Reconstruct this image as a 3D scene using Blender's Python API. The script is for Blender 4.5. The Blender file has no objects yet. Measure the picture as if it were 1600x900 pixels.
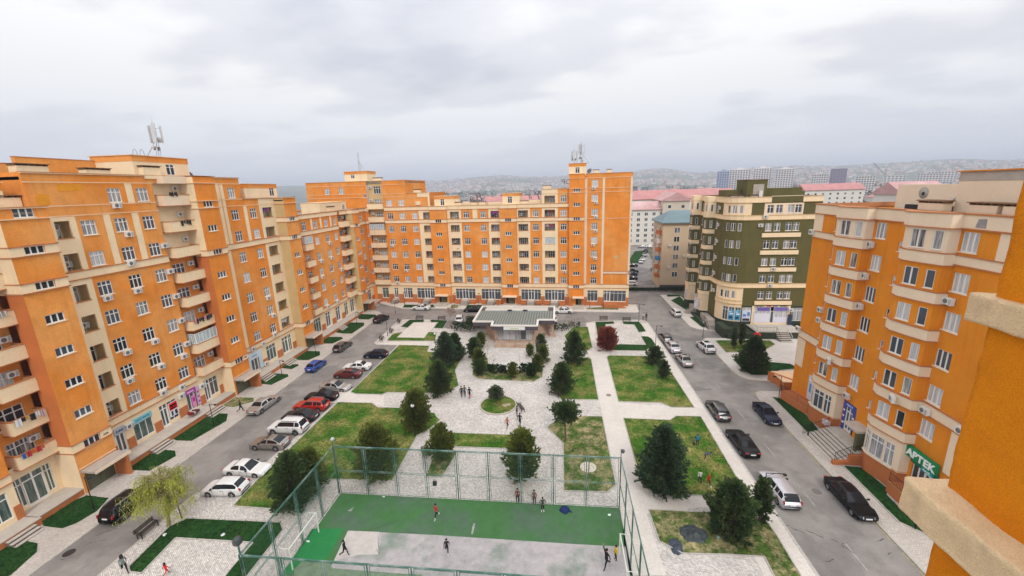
import bpy, bmesh, math, random
from mathutils import Vector, Matrix, Euler
R = math.radians
sc = bpy.context.scene
COL = sc.collection
rng = random.Random(11)

# ------------------------------------------------------------------ camera
F_PX = 645.0
ROW_X = Vector((0.99406358, 0.00351508, 0.10874393))
ROW_Y = Vector((0.10483351, 0.23649135, -0.96596158))
ROW_Z = Vector((-0.02911243, 0.97162724, 0.23471894))
ROT = Matrix((ROW_X, ROW_Y, ROW_Z))
EYE = Vector((0, 0, 29.0))
cam_d = bpy.data.cameras.new('camera')
cam_d.sensor_width = 36.0
cam_d.lens = 36.0 * F_PX / 1600.0
cam_d.clip_start = 0.1
cam_d.clip_end = 20000
cam = bpy.data.objects.new('camera', cam_d)
COL.objects.link(cam)
cam.matrix_world = Matrix.Translation(EYE) @ ROT.to_4x4()
sc.camera = cam

# ------------------------------------------------------------------ light: overcast day
SUN_EL, SUN_AZ = R(44), R(160)          # azimuth measured from +Y towards +X
w = bpy.data.worlds.new('World')
sc.world = w
w.use_nodes = True
nt = w.node_tree
for n in list(nt.nodes): nt.nodes.remove(n)
def N(nt, t, **k):
    n = nt.nodes.new(t)
    for a, b in k.items(): setattr(n, a, b)
    return n
out = N(nt, 'ShaderNodeOutputWorld')
bg = N(nt, 'ShaderNodeBackground'); bg.inputs['Strength'].default_value = 0.1
sky = N(nt, 'ShaderNodeTexSky', sky_type='NISHITA'); sky.sun_disc = False
sky.sun_elevation = SUN_EL; sky.sun_rotation = SUN_AZ
tc = N(nt, 'ShaderNodeTexCoord')
sep = N(nt, 'ShaderNodeSeparateXYZ'); nt.links.new(tc.outputs['Generated'], sep.inputs[0])
# flat cloud deck: direction / (height + k) gives foreshortened clouds towards the horizon
mx = N(nt, 'ShaderNodeMath', operation='MAXIMUM'); mx.inputs[1].default_value = 0.0
nt.links.new(sep.outputs['Z'], mx.inputs[0])
ad = N(nt, 'ShaderNodeMath', operation='ADD'); ad.inputs[1].default_value = 0.16
nt.links.new(mx.outputs[0], ad.inputs[0])
dv = N(nt, 'ShaderNodeVectorMath', operation='DIVIDE')
cmb = N(nt, 'ShaderNodeCombineXYZ')
for i in range(3): nt.links.new(ad.outputs[0], cmb.inputs[i])
nt.links.new(tc.outputs['Generated'], dv.inputs[0]); nt.links.new(cmb.outputs[0], dv.inputs[1])
mp = N(nt, 'ShaderNodeMapping'); mp.inputs['Scale'].default_value = (0.75, 1.0, 0.0); mp.inputs['Location'].default_value = (3.1, 1.7, 0)
nt.links.new(dv.outputs[0], mp.inputs[0])
n1 = N(nt, 'ShaderNodeTexNoise'); n1.inputs['Scale'].default_value = 0.95; n1.inputs['Detail'].default_value = 5; n1.inputs['Roughness'].default_value = 0.5
n2 = N(nt, 'ShaderNodeTexNoise'); n2.inputs['Scale'].default_value = 2.6; n2.inputs['Detail'].default_value = 4; n2.inputs['Roughness'].default_value = 0.45
nt.links.new(mp.outputs[0], n1.inputs['Vector']); nt.links.new(mp.outputs[0], n2.inputs['Vector'])
ma = N(nt, 'ShaderNodeMath', operation='MULTIPLY_ADD'); ma.inputs[1].default_value = 0.38
nt.links.new(n2.outputs[0], ma.inputs[0]); nt.links.new(n1.outputs[0], ma.inputs[2])
cr = N(nt, 'ShaderNodeValToRGB')
cr.color_ramp.interpolation = 'EASE'
e = cr.color_ramp.elements
e[0].position = 0.47; e[0].color = (0.335, 0.345, 0.385, 1)
e[1].position = 0.76; e[1].color = (0.52, 0.52, 0.52, 1)
m_ = e.new(0.62); m_.color = (0.415, 0.42, 0.44, 1)
nt.links.new(ma.outputs[0], cr.inputs[0])
# pale even band near the horizon
hz = N(nt, 'ShaderNodeMapRange'); hz.inputs['From Min'].default_value = 0.0; hz.inputs['From Max'].default_value = 0.20
nt.links.new(sep.outputs['Z'], hz.inputs['Value'])
mxc = N(nt, 'ShaderNodeMix', data_type='RGBA')
mxc.inputs[6].default_value = (0.515, 0.532, 0.58, 1)
nt.links.new(hz.outputs[0], mxc.inputs[0]); nt.links.new(cr.outputs[0], mxc.inputs[7])
sc_ = N(nt, 'ShaderNodeVectorMath', operation='SCALE'); sc_.inputs['Scale'].default_value = 9.0
nt.links.new(mxc.outputs[2], sc_.inputs[0])
gr_ = N(nt, 'ShaderNodeMath', operation='MULTIPLY_ADD'); gr_.inputs[1].default_value = 9.2*1.35; gr_.inputs[2].default_value = 9.2   # overcast sky: brighter towards the zenith
nt.links.new(mx.outputs[0], gr_.inputs[0]); nt.links.new(gr_.outputs[0], sc_.inputs['Scale'])
sk = N(nt, 'ShaderNodeVectorMath', operation='SCALE'); sk.inputs['Scale'].default_value = 0.03
nt.links.new(sky.outputs[0], sk.inputs[0])
sm = N(nt, 'ShaderNodeVectorMath', operation='ADD')
nt.links.new(sc_.outputs[0], sm.inputs[0]); nt.links.new(sk.outputs[0], sm.inputs[1])
nt.links.new(sm.outputs[0], bg.inputs['Color']); nt.links.new(bg.outputs[0], out.inputs['Surface'])

sun_d = bpy.data.lights.new('sun', 'SUN'); sun_d.energy = 0.9; sun_d.angle = R(14); sun_d.color = (1.0, 0.95, 0.88)
sun = bpy.data.objects.new('sun', sun_d); COL.objects.link(sun)
d = Vector((math.sin(SUN_AZ) * math.cos(SUN_EL), math.cos(SUN_AZ) * math.cos(SUN_EL), math.sin(SUN_EL)))
sun.rotation_euler = d.to_track_quat('Z', 'Y').to_euler(); sun.location = d * 200

sc.view_settings.view_transform = 'Standard'; sc.view_settings.look = 'None'
sc.view_settings.exposure = 0.70; sc.view_settings.gamma = 1.0; sc.view_settings.use_curve_mapping = False
sc.cycles.max_bounces = 6; sc.cycles.diffuse_bounces = 3; sc.cycles.glossy_bounces = 2
sc.cycles.transparent_max_bounces = 12; sc.cycles.volume_bounces = 0
sc.cycles.use_denoising = True

# ------------------------------------------------------------------ helpers
def G(px, py, z=0.0):
    """point at height z that a spot of the (1600 wide) survey photograph stands on"""
    v = ROT @ Vector((px - 800.0, -(py - 450.0), -F_PX))
    t = (z - EYE.z) / v.z
    return EYE + v * t

class MB:
    def __init__(s, T=None): s.v = []; s.f = []; s.m = []; s.T = T; s.sm = []; s.cuts = []
    def add(s, vs, fs, mat=0, smooth=False):
        o = len(s.v); s.cuts.append((o, len(s.f)))
        for p in vs:
            p = Vector(p)
            s.v.append(s.T @ p if s.T else p)
        for f in fs:
            s.f.append([o + i for i in f]); s.m.append(mat); s.sm.append(smooth)
        return s
    def box(s, x0, x1, y0, y1, z0, z1, mat=0, skip=()):
        vs = [(x0,y0,z0),(x1,y0,z0),(x1,y1,z0),(x0,y1,z0),(x0,y0,z1),(x1,y0,z1),(x1,y1,z1),(x0,y1,z1)]
        fs = {'b':(0,3,2,1),'t':(4,5,6,7),'f':(0,1,5,4),'k':(2,3,7,6),'l':(0,4,7,3),'r':(1,2,6,5)}
        return s.add(vs, [fs[k] for k in fs if k not in skip], mat)
    def quad(s, a, b, c, d_, mat=0): return s.add([a,b,c,d_], [(0,1,2,3)], mat)
    def prism(s, pts, z0, z1, mat=0, top=None, bottom=True):
        n = len(pts)
        ar = sum(pts[i][0]*pts[(i+1)%n][1]-pts[(i+1)%n][0]*pts[i][1] for i in range(n))
        if ar < 0: pts = pts[::-1]
        vs = [(p[0],p[1],z0) for p in pts] + [(p[0],p[1],z1) for p in pts]
        s.add(vs, [(i,(i+1)%n,n+(i+1)%n,n+i) for i in range(n)], mat)
        s.add([(p[0],p[1],z1) for p in pts], [tuple(range(n))], mat if top is None else top)
        if bottom: s.add([(p[0],p[1],z0) for p in pts], [tuple(range(n-1,-1,-1))], mat)
        return s
    def tube(s, p0, p1, r0, r1=None, n=6, mat=0, cap=True, smooth=True):
        p0, p1 = Vector(p0), Vector(p1); r1 = r0 if r1 is None else r1
        a = p1 - p0
        if a.length < 1e-6: return s
        a.normalize(); b = a.orthogonal().normalized(); c = a.cross(b)
        vs = []
        for p, r in ((p0, r0), (p1, r1)):
            for i in range(n):
                t = 2*math.pi*i/n; vs.append(p + b*(r*math.cos(t)) + c*(r*math.sin(t)))
        s.add(vs, [(i,(i+1)%n,n+(i+1)%n,n+i) for i in range(n)], mat, smooth)
        if cap:
            s.add(vs[:n], [tuple(range(n-1,-1,-1))], mat); s.add(vs[n:], [tuple(range(n))], mat)
        return s
    def path(s, pts, r, n=6, mat=0):
        for a, b in zip(pts, pts[1:]): s.tube(a, b, r, None, n, mat)
        return s
    def lathe(s, prof, n=12, mat=0, c=(0,0,0), smooth=True):
        vs = []
        for r, z in prof:
            for i in range(n):
                t = 2*math.pi*i/n; vs.append((c[0]+r*math.cos(t), c[1]+r*math.sin(t), c[2]+z))
        fs = []
        for k in range(len(prof)-1):
            for i in range(n): fs.append((k*n+i, k*n+(i+1)%n, (k+1)*n+(i+1)%n, (k+1)*n+i))
        return s.add(vs, fs, mat, smooth)
    def pieces(s):
        out = []
        cut = s.cuts + [(len(s.v), len(s.f))]
        for (v0, f0), (v1, f1) in zip(cut, cut[1:]):
            q = MB(); q.v = s.v[v0:v1]; q.f = [[i-v0 for i in f] for f in s.f[f0:f1]]; q.m = s.m[f0:f1]; q.sm = s.sm[f0:f1]; out.append(q)
        return out
    def mesh(s, name, mats):
        me = bpy.data.meshes.new(name)
        me.from_pydata([tuple(p) for p in s.v], [], s.f)
        for m in (mats if isinstance(mats, (list, tuple)) else [mats]): me.materials.append(m)
        me.polygons.foreach_set('material_index', s.m); me.polygons.foreach_set('use_smooth', s.sm)
        me.update(); return me
    def build(s, name, mats, parent=None, loc=None, rot=None):
        return link(name, s.mesh(name, mats), parent, loc, rot)

def link(name, me, parent=None, loc=None, rot=None):
    o = bpy.data.objects.new(name, me); COL.objects.link(o)
    if parent is not None: o.parent = parent
    if loc is not None: o.location = loc
    if rot is not None: o.rotation_euler = rot
    return o
def tag(o, label=None, cat=None, group=None, kind=None):
    if label: o['label'] = label
    if cat: o['category'] = cat
    if group: o['group'] = group
    if kind: o['kind'] = kind
    return o
def thing(name, loc, label, cat, rz=0.0, group=None):
    o = bpy.data.objects.new(name, None); COL.objects.link(o)
    o.empty_display_size = 0.3; o.location = loc; o.rotation_euler = (0, 0, rz)
    return tag(o, label, cat, group)
def struct(name, mb, mats): return tag(mb.build(name, mats), kind='structure')
def copy_thing(root, loc, rz, label=None, group=None):
    r = root.copy(); COL.objects.link(r); r.location = loc; r.rotation_euler = (0, 0, rz)
    if label: r['label'] = label
    if group: r['group'] = group
    for ch in list(root.children):
        c = ch.copy(); COL.objects.link(c); c.parent = r
        for g in list(ch.children):
            k = g.copy(); COL.objects.link(k); k.parent = c
    return r

# ------------------------------------------------------------------ materials
def mat(name, col, rough=0.8, metal=0.0, spec=0.3, var=0.0, vscale=1.0, col2=None, c2scale=0.25, bump=0.0, bscale=40.0,
        thr=(0.45, 0.6), coat=0.0, coord='Object', streak=0.0, grain=0.0, gscale=30.0):
    m = bpy.data.materials.new(name); m.use_nodes = True
    nt = m.node_tree; b = nt.nodes['Principled BSDF']
    b.inputs['Roughness'].default_value = rough; b.inputs['Metallic'].default_value = metal
    b.inputs['Specular IOR Level'].default_value = spec
    if coat: b.inputs['Coat Weight'].default_value = coat; b.inputs['Coat Roughness'].default_value = 0.05
    col = tuple(col) + (1,)
    b.inputs['Base Color'].default_value = col
    m.diffuse_color = col
    if not (var or col2 or bump or streak or grain): return m
    tc = N(nt, 'ShaderNodeTexCoord'); src = tc.outputs[coord]
    cur = None
    def noise(scale, detail=4, rough_=0.55, vec=None):
        n = N(nt, 'ShaderNodeTexNoise'); n.inputs['Scale'].default_value = scale
        n.inputs['Detail'].default_value = detail; n.inputs['Roughness'].default_value = rough_
        nt.links.new(vec or src, n.inputs['Vector']); return n
    def mixc(fac, a, bcol):
        x = N(nt, 'ShaderNodeMix', data_type='RGBA'); nt.links.new(fac, x.inputs[0])
        if isinstance(a, tuple): x.inputs[6].default_value = a
        else: nt.links.new(a, x.inputs[6])
        if isinstance(bcol, tuple): x.inputs[7].default_value = bcol
        else: nt.links.new(bcol, x.inputs[7])
        return x.outputs[2]
    def ramp(v, lo, hi):
        r = N(nt, 'ShaderNodeMapRange'); r.inputs['From Min'].default_value = lo; r.inputs['From Max'].default_value = hi
        nt.links.new(v, r.inputs['Value']); return r.outputs[0]
    cur = col
    if col2:
        cur = mixc(ramp(noise(c2scale, 5, 0.6).outputs[0], *thr), cur, tuple(col2) + (1,))
    if var:
        n = noise(vscale, 6, 0.65)
        v = N(nt, 'ShaderNodeMapRange'); v.inputs['From Min'].default_value = 0.3; v.inputs['From Max'].default_value = 0.7
        v.inputs['To Min'].default_value = 1 - var; v.inputs['To Max'].default_value = 1 + var
        nt.links.new(n.outputs[0], v.inputs['Value'])
        s = N(nt, 'ShaderNodeVectorMath', operation='SCALE')
        if isinstance(cur, tuple): s.inputs[0].default_value = cur[:3]
        else: nt.links.new(cur, s.inputs[0])
        nt.links.new(v.outputs[0], s.inputs['Scale']); cur = s.outputs[0]
    if grain:
        n = noise(gscale, 2, 0.8)
        v = N(nt, 'ShaderNodeMapRange'); v.inputs['From Min'].default_value = 0.3; v.inputs['From Max'].default_value = 0.7
        v.inputs['To Min'].default_value = 1 - grain; v.inputs['To Max'].default_value = 1 + grain
        nt.links.new(n.outputs[0], v.inputs['Value'])
        s = N(nt, 'ShaderNodeVectorMath', operation='SCALE')
        if isinstance(cur, tuple): s.inputs[0].default_value = cur[:3]
        else: nt.links.new(cur, s.inputs[0])
        nt.links.new(v.outputs[0], s.inputs['Scale']); cur = s.outputs[0]
    if streak:
        mpn = N(nt, 'ShaderNodeMapping'); mpn.inputs['Scale'].default_value = (1.6, 1.6, 0.12)
        nt.links.new(src, mpn.inputs[0])
        f = ramp(noise(1.0, 5, 0.7, mpn.outputs[0]).outputs[0], 0.52, 0.78)
        mu = N(nt, 'ShaderNodeMath', operation='MULTIPLY'); mu.inputs[1].default_value = streak
        nt.links.new(f, mu.inputs[0])
        cur = mixc(mu.outputs[0], cur, (col[0]*0.55, col[1]*0.55, col[2]*0.55, 1))
    if not isinstance(cur, tuple): nt.links.new(cur, b.inputs['Base Color'])
    if bump:
        bp = N(nt, 'ShaderNodeBump'); bp.inputs['Strength'].default_value = bump; bp.inputs['Distance'].default_value = 0.02
        nt.links.new(noise(bscale, 3, 0.7).outputs[0], bp.inputs['Height']); nt.links.new(bp.outputs[0], b.inputs['Normal'])
    return m

def glass_mat(name, col, rough=0.08, curtain=None):
    m = mat(name, col, rough, 0, 0.6)
    if curtain:
        nt = m.node_tree; b = nt.nodes['Principled BSDF']
        tc = N(nt, 'ShaderNodeTexCoord'); mp = N(nt, 'ShaderNodeMapping'); mp.inputs['Scale'].default_value = (9, 1, 0.6)
        oi = N(nt, 'ShaderNodeObjectInfo')
        addv = N(nt, 'ShaderNodeVectorMath', operation='ADD')
        nt.links.new(tc.outputs['Object'], addv.inputs[0]); nt.links.new(oi.outputs['Location'], addv.inputs[1])
        nt.links.new(addv.outputs[0], mp.inputs[0])
        n = N(nt, 'ShaderNodeTexNoise'); n.inputs['Scale'].default_value = 1.0; n.inputs['Detail'].default_value = 3
        nt.links.new(mp.outputs[0], n.inputs['Vector'])
        x = N(nt, 'ShaderNodeMix', data_type='RGBA')
        r = N(nt, 'ShaderNodeMapRange'); r.inputs['From Min'].default_value = 0.42; r.inputs['From Max'].default_value = 0.58
        nt.links.new(n.outputs[0], r.inputs['Value']); nt.links.new(r.outputs[0], x.inputs[0])
        x.inputs[6].default_value = tuple(col) + (1,); x.inputs[7].default_value = tuple(curtain) + (1,)
        nt.links.new(x.outputs[2], b.inputs['Base Color'])
    return m

M = {}
M['orange'] = mat('orange_stucco', (0.75, 0.25, 0.034), 0.9, var=0.13, vscale=0.5, col2=(0.78, 0.33, 0.085), c2scale=0.10, bump=0.5, bscale=18, streak=0.42, grain=0.10, gscale=9)
M['orange_red'] = mat('red_orange_stucco', (0.56, 0.17, 0.045), 0.9, var=0.08, vscale=0.6, bump=0.5, bscale=18, streak=0.15, grain=0.06, gscale=9)  # darker copy of the orange stucco, side-wall shade put into its colour
M['orange_deep'] = mat('deep_orange_stucco', (0.70, 0.225, 0.010), 0.9, var=0.08, vscale=0.5, col2=(0.72, 0.255, 0.016), c2scale=0.2, bump=0.5, bscale=18, streak=0.42, grain=0.10, gscale=9)
M['cream'] = mat('cream_stucco', (0.86, 0.675, 0.44), 0.9, var=0.06, vscale=0.6, bump=0.4, bscale=18, streak=0.32, grain=0.06, gscale=9)
M['cream_pale'] = mat('pale_cream_stucco', (0.80, 0.64, 0.47), 0.9, var=0.05, vscale=0.6, bump=0.4, bscale=18, streak=0.10, grain=0.04, gscale=9)
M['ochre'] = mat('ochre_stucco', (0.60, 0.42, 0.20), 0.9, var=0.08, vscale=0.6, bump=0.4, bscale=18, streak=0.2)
M['ledge'] = mat('terracotta_ledge', (0.48, 0.19, 0.075), 0.85, var=0.12, vscale=1.5, streak=0.2)
M['ledge_pale'] = mat('pale_ledge', (0.80, 0.55, 0.33), 0.85, var=0.08, vscale=1.5, streak=0.2)
M['olive'] = mat('olive_stucco', (0.112, 0.098, 0.030), 0.9, var=0.12, vscale=0.5, bump=0.5, bscale=18, streak=0.15, grain=0.12, gscale=9)
M['olive_dark'] = mat('dark_green_base', (0.035, 0.048, 0.028), 0.85, var=0.15, vscale=1.0, bump=0.3, streak=0.2)
M['wains'] = mat('brick_orange_base', (0.50, 0.165, 0.055), 0.9, var=0.10, vscale=0.8, bump=0.5, streak=0.2, grain=0.08, gscale=8)
M['white'] = mat('white_frame', (0.78, 0.77, 0.75), 0.5, spec=0.4)
M['white_wall'] = mat('white_wall', (0.72, 0.68, 0.62), 0.85, var=0.06, streak=0.2)
M['conc'] = mat('concrete', (0.42, 0.37, 0.32), 0.9, var=0.15, vscale=1.2, bump=0.5, bscale=12, streak=0.3, grain=0.08)
M['step'] = mat('stone_step', (0.50, 0.45, 0.39), 0.85, var=0.12, vscale=1.5, bump=0.3, bscale=12, grain=0.06)
M['roof'] = mat('flat_roof', (0.30, 0.26, 0.23), 0.95, var=0.25, vscale=0.4, col2=(0.2, 0.17, 0.15), c2scale=0.15)
M['dark'] = mat('dark_void', (0.03, 0.027, 0.025), 0.9)
M['black'] = mat('black_metal', (0.015, 0.015, 0.016), 0.45, 0.3, var=0.1)
M['steel'] = mat('grey_steel', (0.42, 0.43, 0.45), 0.4, 0.6, var=0.1)
M['acbody'] = mat('ac_casing', (0.74, 0.72, 0.68), 0.5, var=0.05, streak=0.2)
M['acgrill'] = mat('ac_grille', (0.16, 0.16, 0.17), 0.6)
M['gate'] = mat('olive_metal_door', (0.115, 0.12, 0.075), 0.6, 0.2, var=0.15, streak=0.3)
M['wood'] = mat('weathered_wood', (0.20, 0.105, 0.05), 0.8, var=0.2, vscale=6)
GL = [glass_mat('dark_glass', (0.025, 0.028, 0.035)),
      glass_mat('blue_grey_glass', (0.07, 0.085, 0.11)),
      glass_mat('curtained_glass', (0.20, 0.21, 0.23), 0.15, (0.44, 0.43, 0.43)),
      glass_mat('half_curtained_glass', (0.05, 0.055, 0.065), 0.12, (0.36, 0.35, 0.34)),
      glass_mat('bright_curtain_glass', (0.40, 0.42, 0.46), 0.2, (0.60, 0.59, 0.58))]
M['shopglass'] = glass_mat('shop_glass', (0.05, 0.065, 0.085), 0.05, (0.10, 0.11, 0.12))
M['greenglass'] = glass_mat('greenish_shop_glass', (0.05, 0.085, 0.075), 0.06, (0.13, 0.17, 0.15))
_flat = {}
def flat(col, rough=0.6, name='paint', metal=0.0):
    k = (tuple(round(c, 3) for c in col), rough, metal)
    if k not in _flat: _flat[k] = mat(name, col, rough, metal)
    return _flat[k]

# ------------------------------------------------------------------ building kit
SPLIT = {'base_course', 'pilaster', 'side_wall', 'ledge', 'flat_roof', 'coping', 'rear_wall', 'parapet', 'roof_wall', 'band', 'canopy_edge', 'porch_wall', 'step', 'wall_panel'}
class Fr:
    """a facade frame inside a building: x runs along the facade, y runs into the wall, z up"""
    def __init__(s, b, ox=0.0, oy=0.0, ang=0.0, gl=None):
        s.b = b; s.a = ang; s.M = Matrix.Translation((ox, oy, 0)) @ Matrix.Rotation(ang, 4, 'Z')
        s.gl = gl or [3, 3, 4, 4, 2]
    def mb(s): return MB()
    def done(s, mb, name, mats, parent=None):
        if name in SPLIT and len(mb.cuts) > 1:
            for q in mb.pieces(): s.done(q, name, mats, parent)
            return None
        o = mb.build(name, mats, parent or s.b)
        o.location = s.M.translation; o.rotation_euler = (0, 0, s.a); return o
    def put(s, name, me, x, y, z, ry=0.0):
        return link(name, me, s.b, s.M @ Vector((x, y, z)), (0, 0, s.a + ry))

def grid_wall(mb, x0, x1, z0, z1, y, holes, depth, mt, rmt):
    xs = sorted({x0, x1, *[c for h in holes for c in (h[0], h[1]) if x0 < c < x1]})
    zs = sorted({z0, z1, *[c for h in holes for c in (h[2], h[3]) if z0 < c < z1]})
    # merge cells row by row to keep faces few
    for j in range(len(zs)-1):
        za, zb = zs[j], zs[j+1]; zc = (za+zb)/2; start = None
        for i in range(len(xs)-1):
            xc = (xs[i]+xs[i+1])/2
            solid = not any(h[0] < xc < h[1] and h[2] < zc < h[3] for h in holes)
            if solid and start is None: start = xs[i]
            if start is not None and (not solid or i == len(xs)-2):
                end = xs[i+1] if solid else xs[i]
                if end > start: mb.quad((start,y,za),(end,y,za),(end,y,zb),(start,y,zb), mt)
                start = None
    for a, b, c, d_ in holes:
        mb.quad((a,y,c),(a,y,d_),(a,y+depth,d_),(a,y+depth,c), rmt)
        mb.quad((b,y,d_),(b,y,c),(b,y+depth,c),(b,y+depth,d_), rmt)
        mb.quad((a,y,c),(a,y+depth,c),(b,y+depth,c),(b,y,c), rmt)
        mb.quad((a,y,d_),(b,y,d_),(b,y+depth,d_),(a,y+depth,d_), rmt)

_wm = {}
def win_mesh(w, h, kind):
    k = (round(w, 2), round(h, 2), kind)
    if k in _wm: return _wm[k]
    f = MB(); p = MB(); t = 0.065; y0, y1 = -0.035, 0.05
    f.box(-w/2, -w/2+t, y0, y1, -h/2, h/2); f.box(w/2-t, w/2, y0, y1, -h/2, h/2)
    f.box(-w/2+t, w/2-t, y0, y1, -h/2, -h/2+t); f.box(-w/2+t, w/2-t, y0, y1, h/2-t, h/2)
    def mull(xs, za, zb, tt=0.085):
        for x in xs: f.box(x-tt/2, x+tt/2, y0+0.005, y1, za, zb)
    if kind == 'std':                      # three lights under a row of top lights
        zt = -h/2 + h*0.70
        mull((-w/6, w/6), -h/2+t, h/2-t); f.box(-w/2+t, w/2-t, y0-0.01, y1-0.01, zt-0.04, zt+0.04)
    elif kind == 'tri': mull((-w/6, w/6), -h/2+t, h/2-t, 0.11)
    elif kind == 'two': mull((0,), -h/2+t, h/2-t, 0.12)
    elif kind == 'twotop':
        mull((0,), -h/2+t, h/2-t, 0.10); f.box(-w/2+t, w/2-t, y0-0.01, y1-0.01, h*0.22-0.03, h*0.22+0.03)
    elif kind == 'grid':
        mull([(-0.5+i/4)*w for i in range(1,4)], -h/2+t, h/2-t, 0.06)
        for i in range(1, 4): f.box(-w/2+t, w/2-t, y0-0.01, y1-0.01, -h/2+h*i/4-0.02, -h/2+h*i/4+0.02)
    elif kind == 'shop':
        n = max(2, round(w/0.85)); mull([-w/2+w*i/n for i in range(1, n)], -h/2+t, h/2-t, 0.07)
        zt = h/2 - h*0.24; f.box(-w/2+t, w/2-t, y0-0.01, y1-0.01, zt-0.035, zt+0.035)
    elif kind == 'door':                   # double glazed door with kick rails and a fanlight
        mull((0,), -h/2+t, h/2-t, 0.14); zt = h/2 - h*0.2
        f.box(-w/2+t, w/2-t, y0-0.01, y1-0.01, zt-0.05, zt+0.05)
        f.box(-w/2+t, w/2-t, y0-0.005, y1-0.02, -h/2+t, -h/2+t+0.18)
        for s in (-1, 1):
            x = s*(w/2-t-0.04); f.box(min(x, x+s*0.05)-0.05, max(x, x+s*0.05)+0.03, y0-0.002, y1, -h/2+t+0.18, zt-0.05)
    elif kind == 'plain': pass
    elif kind == 'glazed':                 # closed-in balcony
        n = max(4, round(w/0.55)); mull([-w/2+w*i/n for i in range(1, n)], -h/2+t, h/2-t, 0.045)
    p.quad((-w/2+t,0.015,-h/2+t),(w/2-t,0.015,-h/2+t),(w/2-t,0.015,h/2-t),(-w/2+t,0.015,h/2-t))
    fm = f.mesh('window_frame', M['white'])
    pm = [p.mesh('pane', g) for g in GL] + [p.mesh('pane', M['shopglass']), p.mesh('pane', M['greenglass']), p.mesh('pane', M['glazed'])]
    _wm[k] = (fm, pm); return _wm[k]
M['glazed'] = glass_mat('pale_balcony_glazing', (0.33, 0.42, 0.44), 0.12, (0.55, 0.62, 0.63))

def window(fr, x, z, w=1.45, h=1.55, y=0.13, kind='std', g=None, name='window', ry=0.0):
    fm, pm = win_mesh(w, h, kind)
    g = rng.choice(fr.gl) if g is None else g
    o = fr.put(name, fm, x, y, z, ry); link('pane', pm[g], o); return o

def ac_mesh():
    a = MB(); a.box(-0.42, 0.42, -0.34, -0.04, -0.28, 0.28); a.box(-0.36, -0.32, -0.3, 0.16, -0.34, -0.285); a.box(0.32, 0.36, -0.3, 0.16, -0.34, -0.285)
    a.box(-0.43, 0.43, -0.35, -0.03, 0.282, 0.30)
    g = MB(); g.T = Matrix.Translation((-0.12, -0.345, 0)) @ Matrix.Rotation(R(90), 4, 'X')
    g.lathe([(0.0, 0), (0.05, 0.012), (0.205, 0.012), (0.215, -0.002)], 14)
    g.T = None
    for i in range(5): g.box(0.17, 0.38, -0.35, -0.342, -0.2+i*0.09, -0.16+i*0.09)
    return a.mesh('air_conditioner', M['acbody']), g.mesh('fan_grille', M['acgrill'])
AC = None
def ac(fr, x, z, y=0.0, ry=0.0):
    global AC
    if AC is None: AC = ac_mesh()
    o = fr.put('air_conditioner', AC[0], x, y, z, ry); link('fan_grille', AC[1], o); return o

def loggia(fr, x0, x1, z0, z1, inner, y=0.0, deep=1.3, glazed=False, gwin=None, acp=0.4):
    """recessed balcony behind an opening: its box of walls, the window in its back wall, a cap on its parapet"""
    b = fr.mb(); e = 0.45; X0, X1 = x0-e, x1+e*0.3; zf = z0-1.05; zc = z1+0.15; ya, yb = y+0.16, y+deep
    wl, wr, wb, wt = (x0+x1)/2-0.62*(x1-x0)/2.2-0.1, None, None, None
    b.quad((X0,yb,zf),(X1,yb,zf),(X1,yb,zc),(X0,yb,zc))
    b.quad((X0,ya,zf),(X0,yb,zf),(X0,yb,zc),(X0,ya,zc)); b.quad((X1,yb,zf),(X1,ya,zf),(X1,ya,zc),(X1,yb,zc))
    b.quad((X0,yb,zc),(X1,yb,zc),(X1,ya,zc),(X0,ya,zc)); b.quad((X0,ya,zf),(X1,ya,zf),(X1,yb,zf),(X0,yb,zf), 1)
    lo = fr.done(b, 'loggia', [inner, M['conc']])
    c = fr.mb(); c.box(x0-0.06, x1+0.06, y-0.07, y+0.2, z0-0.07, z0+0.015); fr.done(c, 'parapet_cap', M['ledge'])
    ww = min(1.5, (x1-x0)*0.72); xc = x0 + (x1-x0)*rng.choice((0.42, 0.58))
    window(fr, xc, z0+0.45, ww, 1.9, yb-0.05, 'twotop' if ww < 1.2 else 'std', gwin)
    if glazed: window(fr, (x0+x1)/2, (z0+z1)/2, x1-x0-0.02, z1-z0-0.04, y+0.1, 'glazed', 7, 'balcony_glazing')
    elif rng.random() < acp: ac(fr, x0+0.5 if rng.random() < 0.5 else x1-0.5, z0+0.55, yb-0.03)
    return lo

def balcony(fr, x0, x1, z, proud=1.1, par=1.15, body=None, cap=None, glazed=False, open_side=None):
    """projecting balcony: slab and parapet standing proud of the wall; z is the floor level"""
    body = body or M['cream']; cap = cap or M['ledge']
    b = fr.mb(); t = 0.12
    b.box(x0, x1, -proud, 0.0, z-0.22, z)
    b.box(x0, x1, -proud, -proud+t, z, z+par); b.box(x0, x0+t, -proud+t, 0, z, z+par); b.box(x1-t, x1, -proud+t, 0, z, z+par)
    o = fr.done(b, 'balcony', body)
    c = fr.mb(); k = 0.05
    c.box(x0-k, x1+k, -proud-k, -proud+t+k, z+par+0.002, z+par+0.08); c.box(x0-k, x0+t+k, -proud+t+k, 0, z+par+0.002, z+par+0.08); c.box(x1-t-k, x1+k, -proud+t+k, 0, z+par+0.002, z+par+0.08)
    c.box(x0-k, x1+k, -proud-k, 0, z-0.30, z-0.222)
    fr.done(c, 'parapet_cap', cap)
    if glazed:
        window(fr, (x0+x1)/2, z+par+0.08+0.72, x1-x0-0.06, 1.42, -proud+0.06, 'glazed', 7, 'balcony_glazing')
        window(fr, x0+0.06, z+par+0.08+0.72, proud-0.15, 1.42, -proud/2, 'glazed', 7, 'balcony_glazing', R(-90))
    return o

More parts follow.
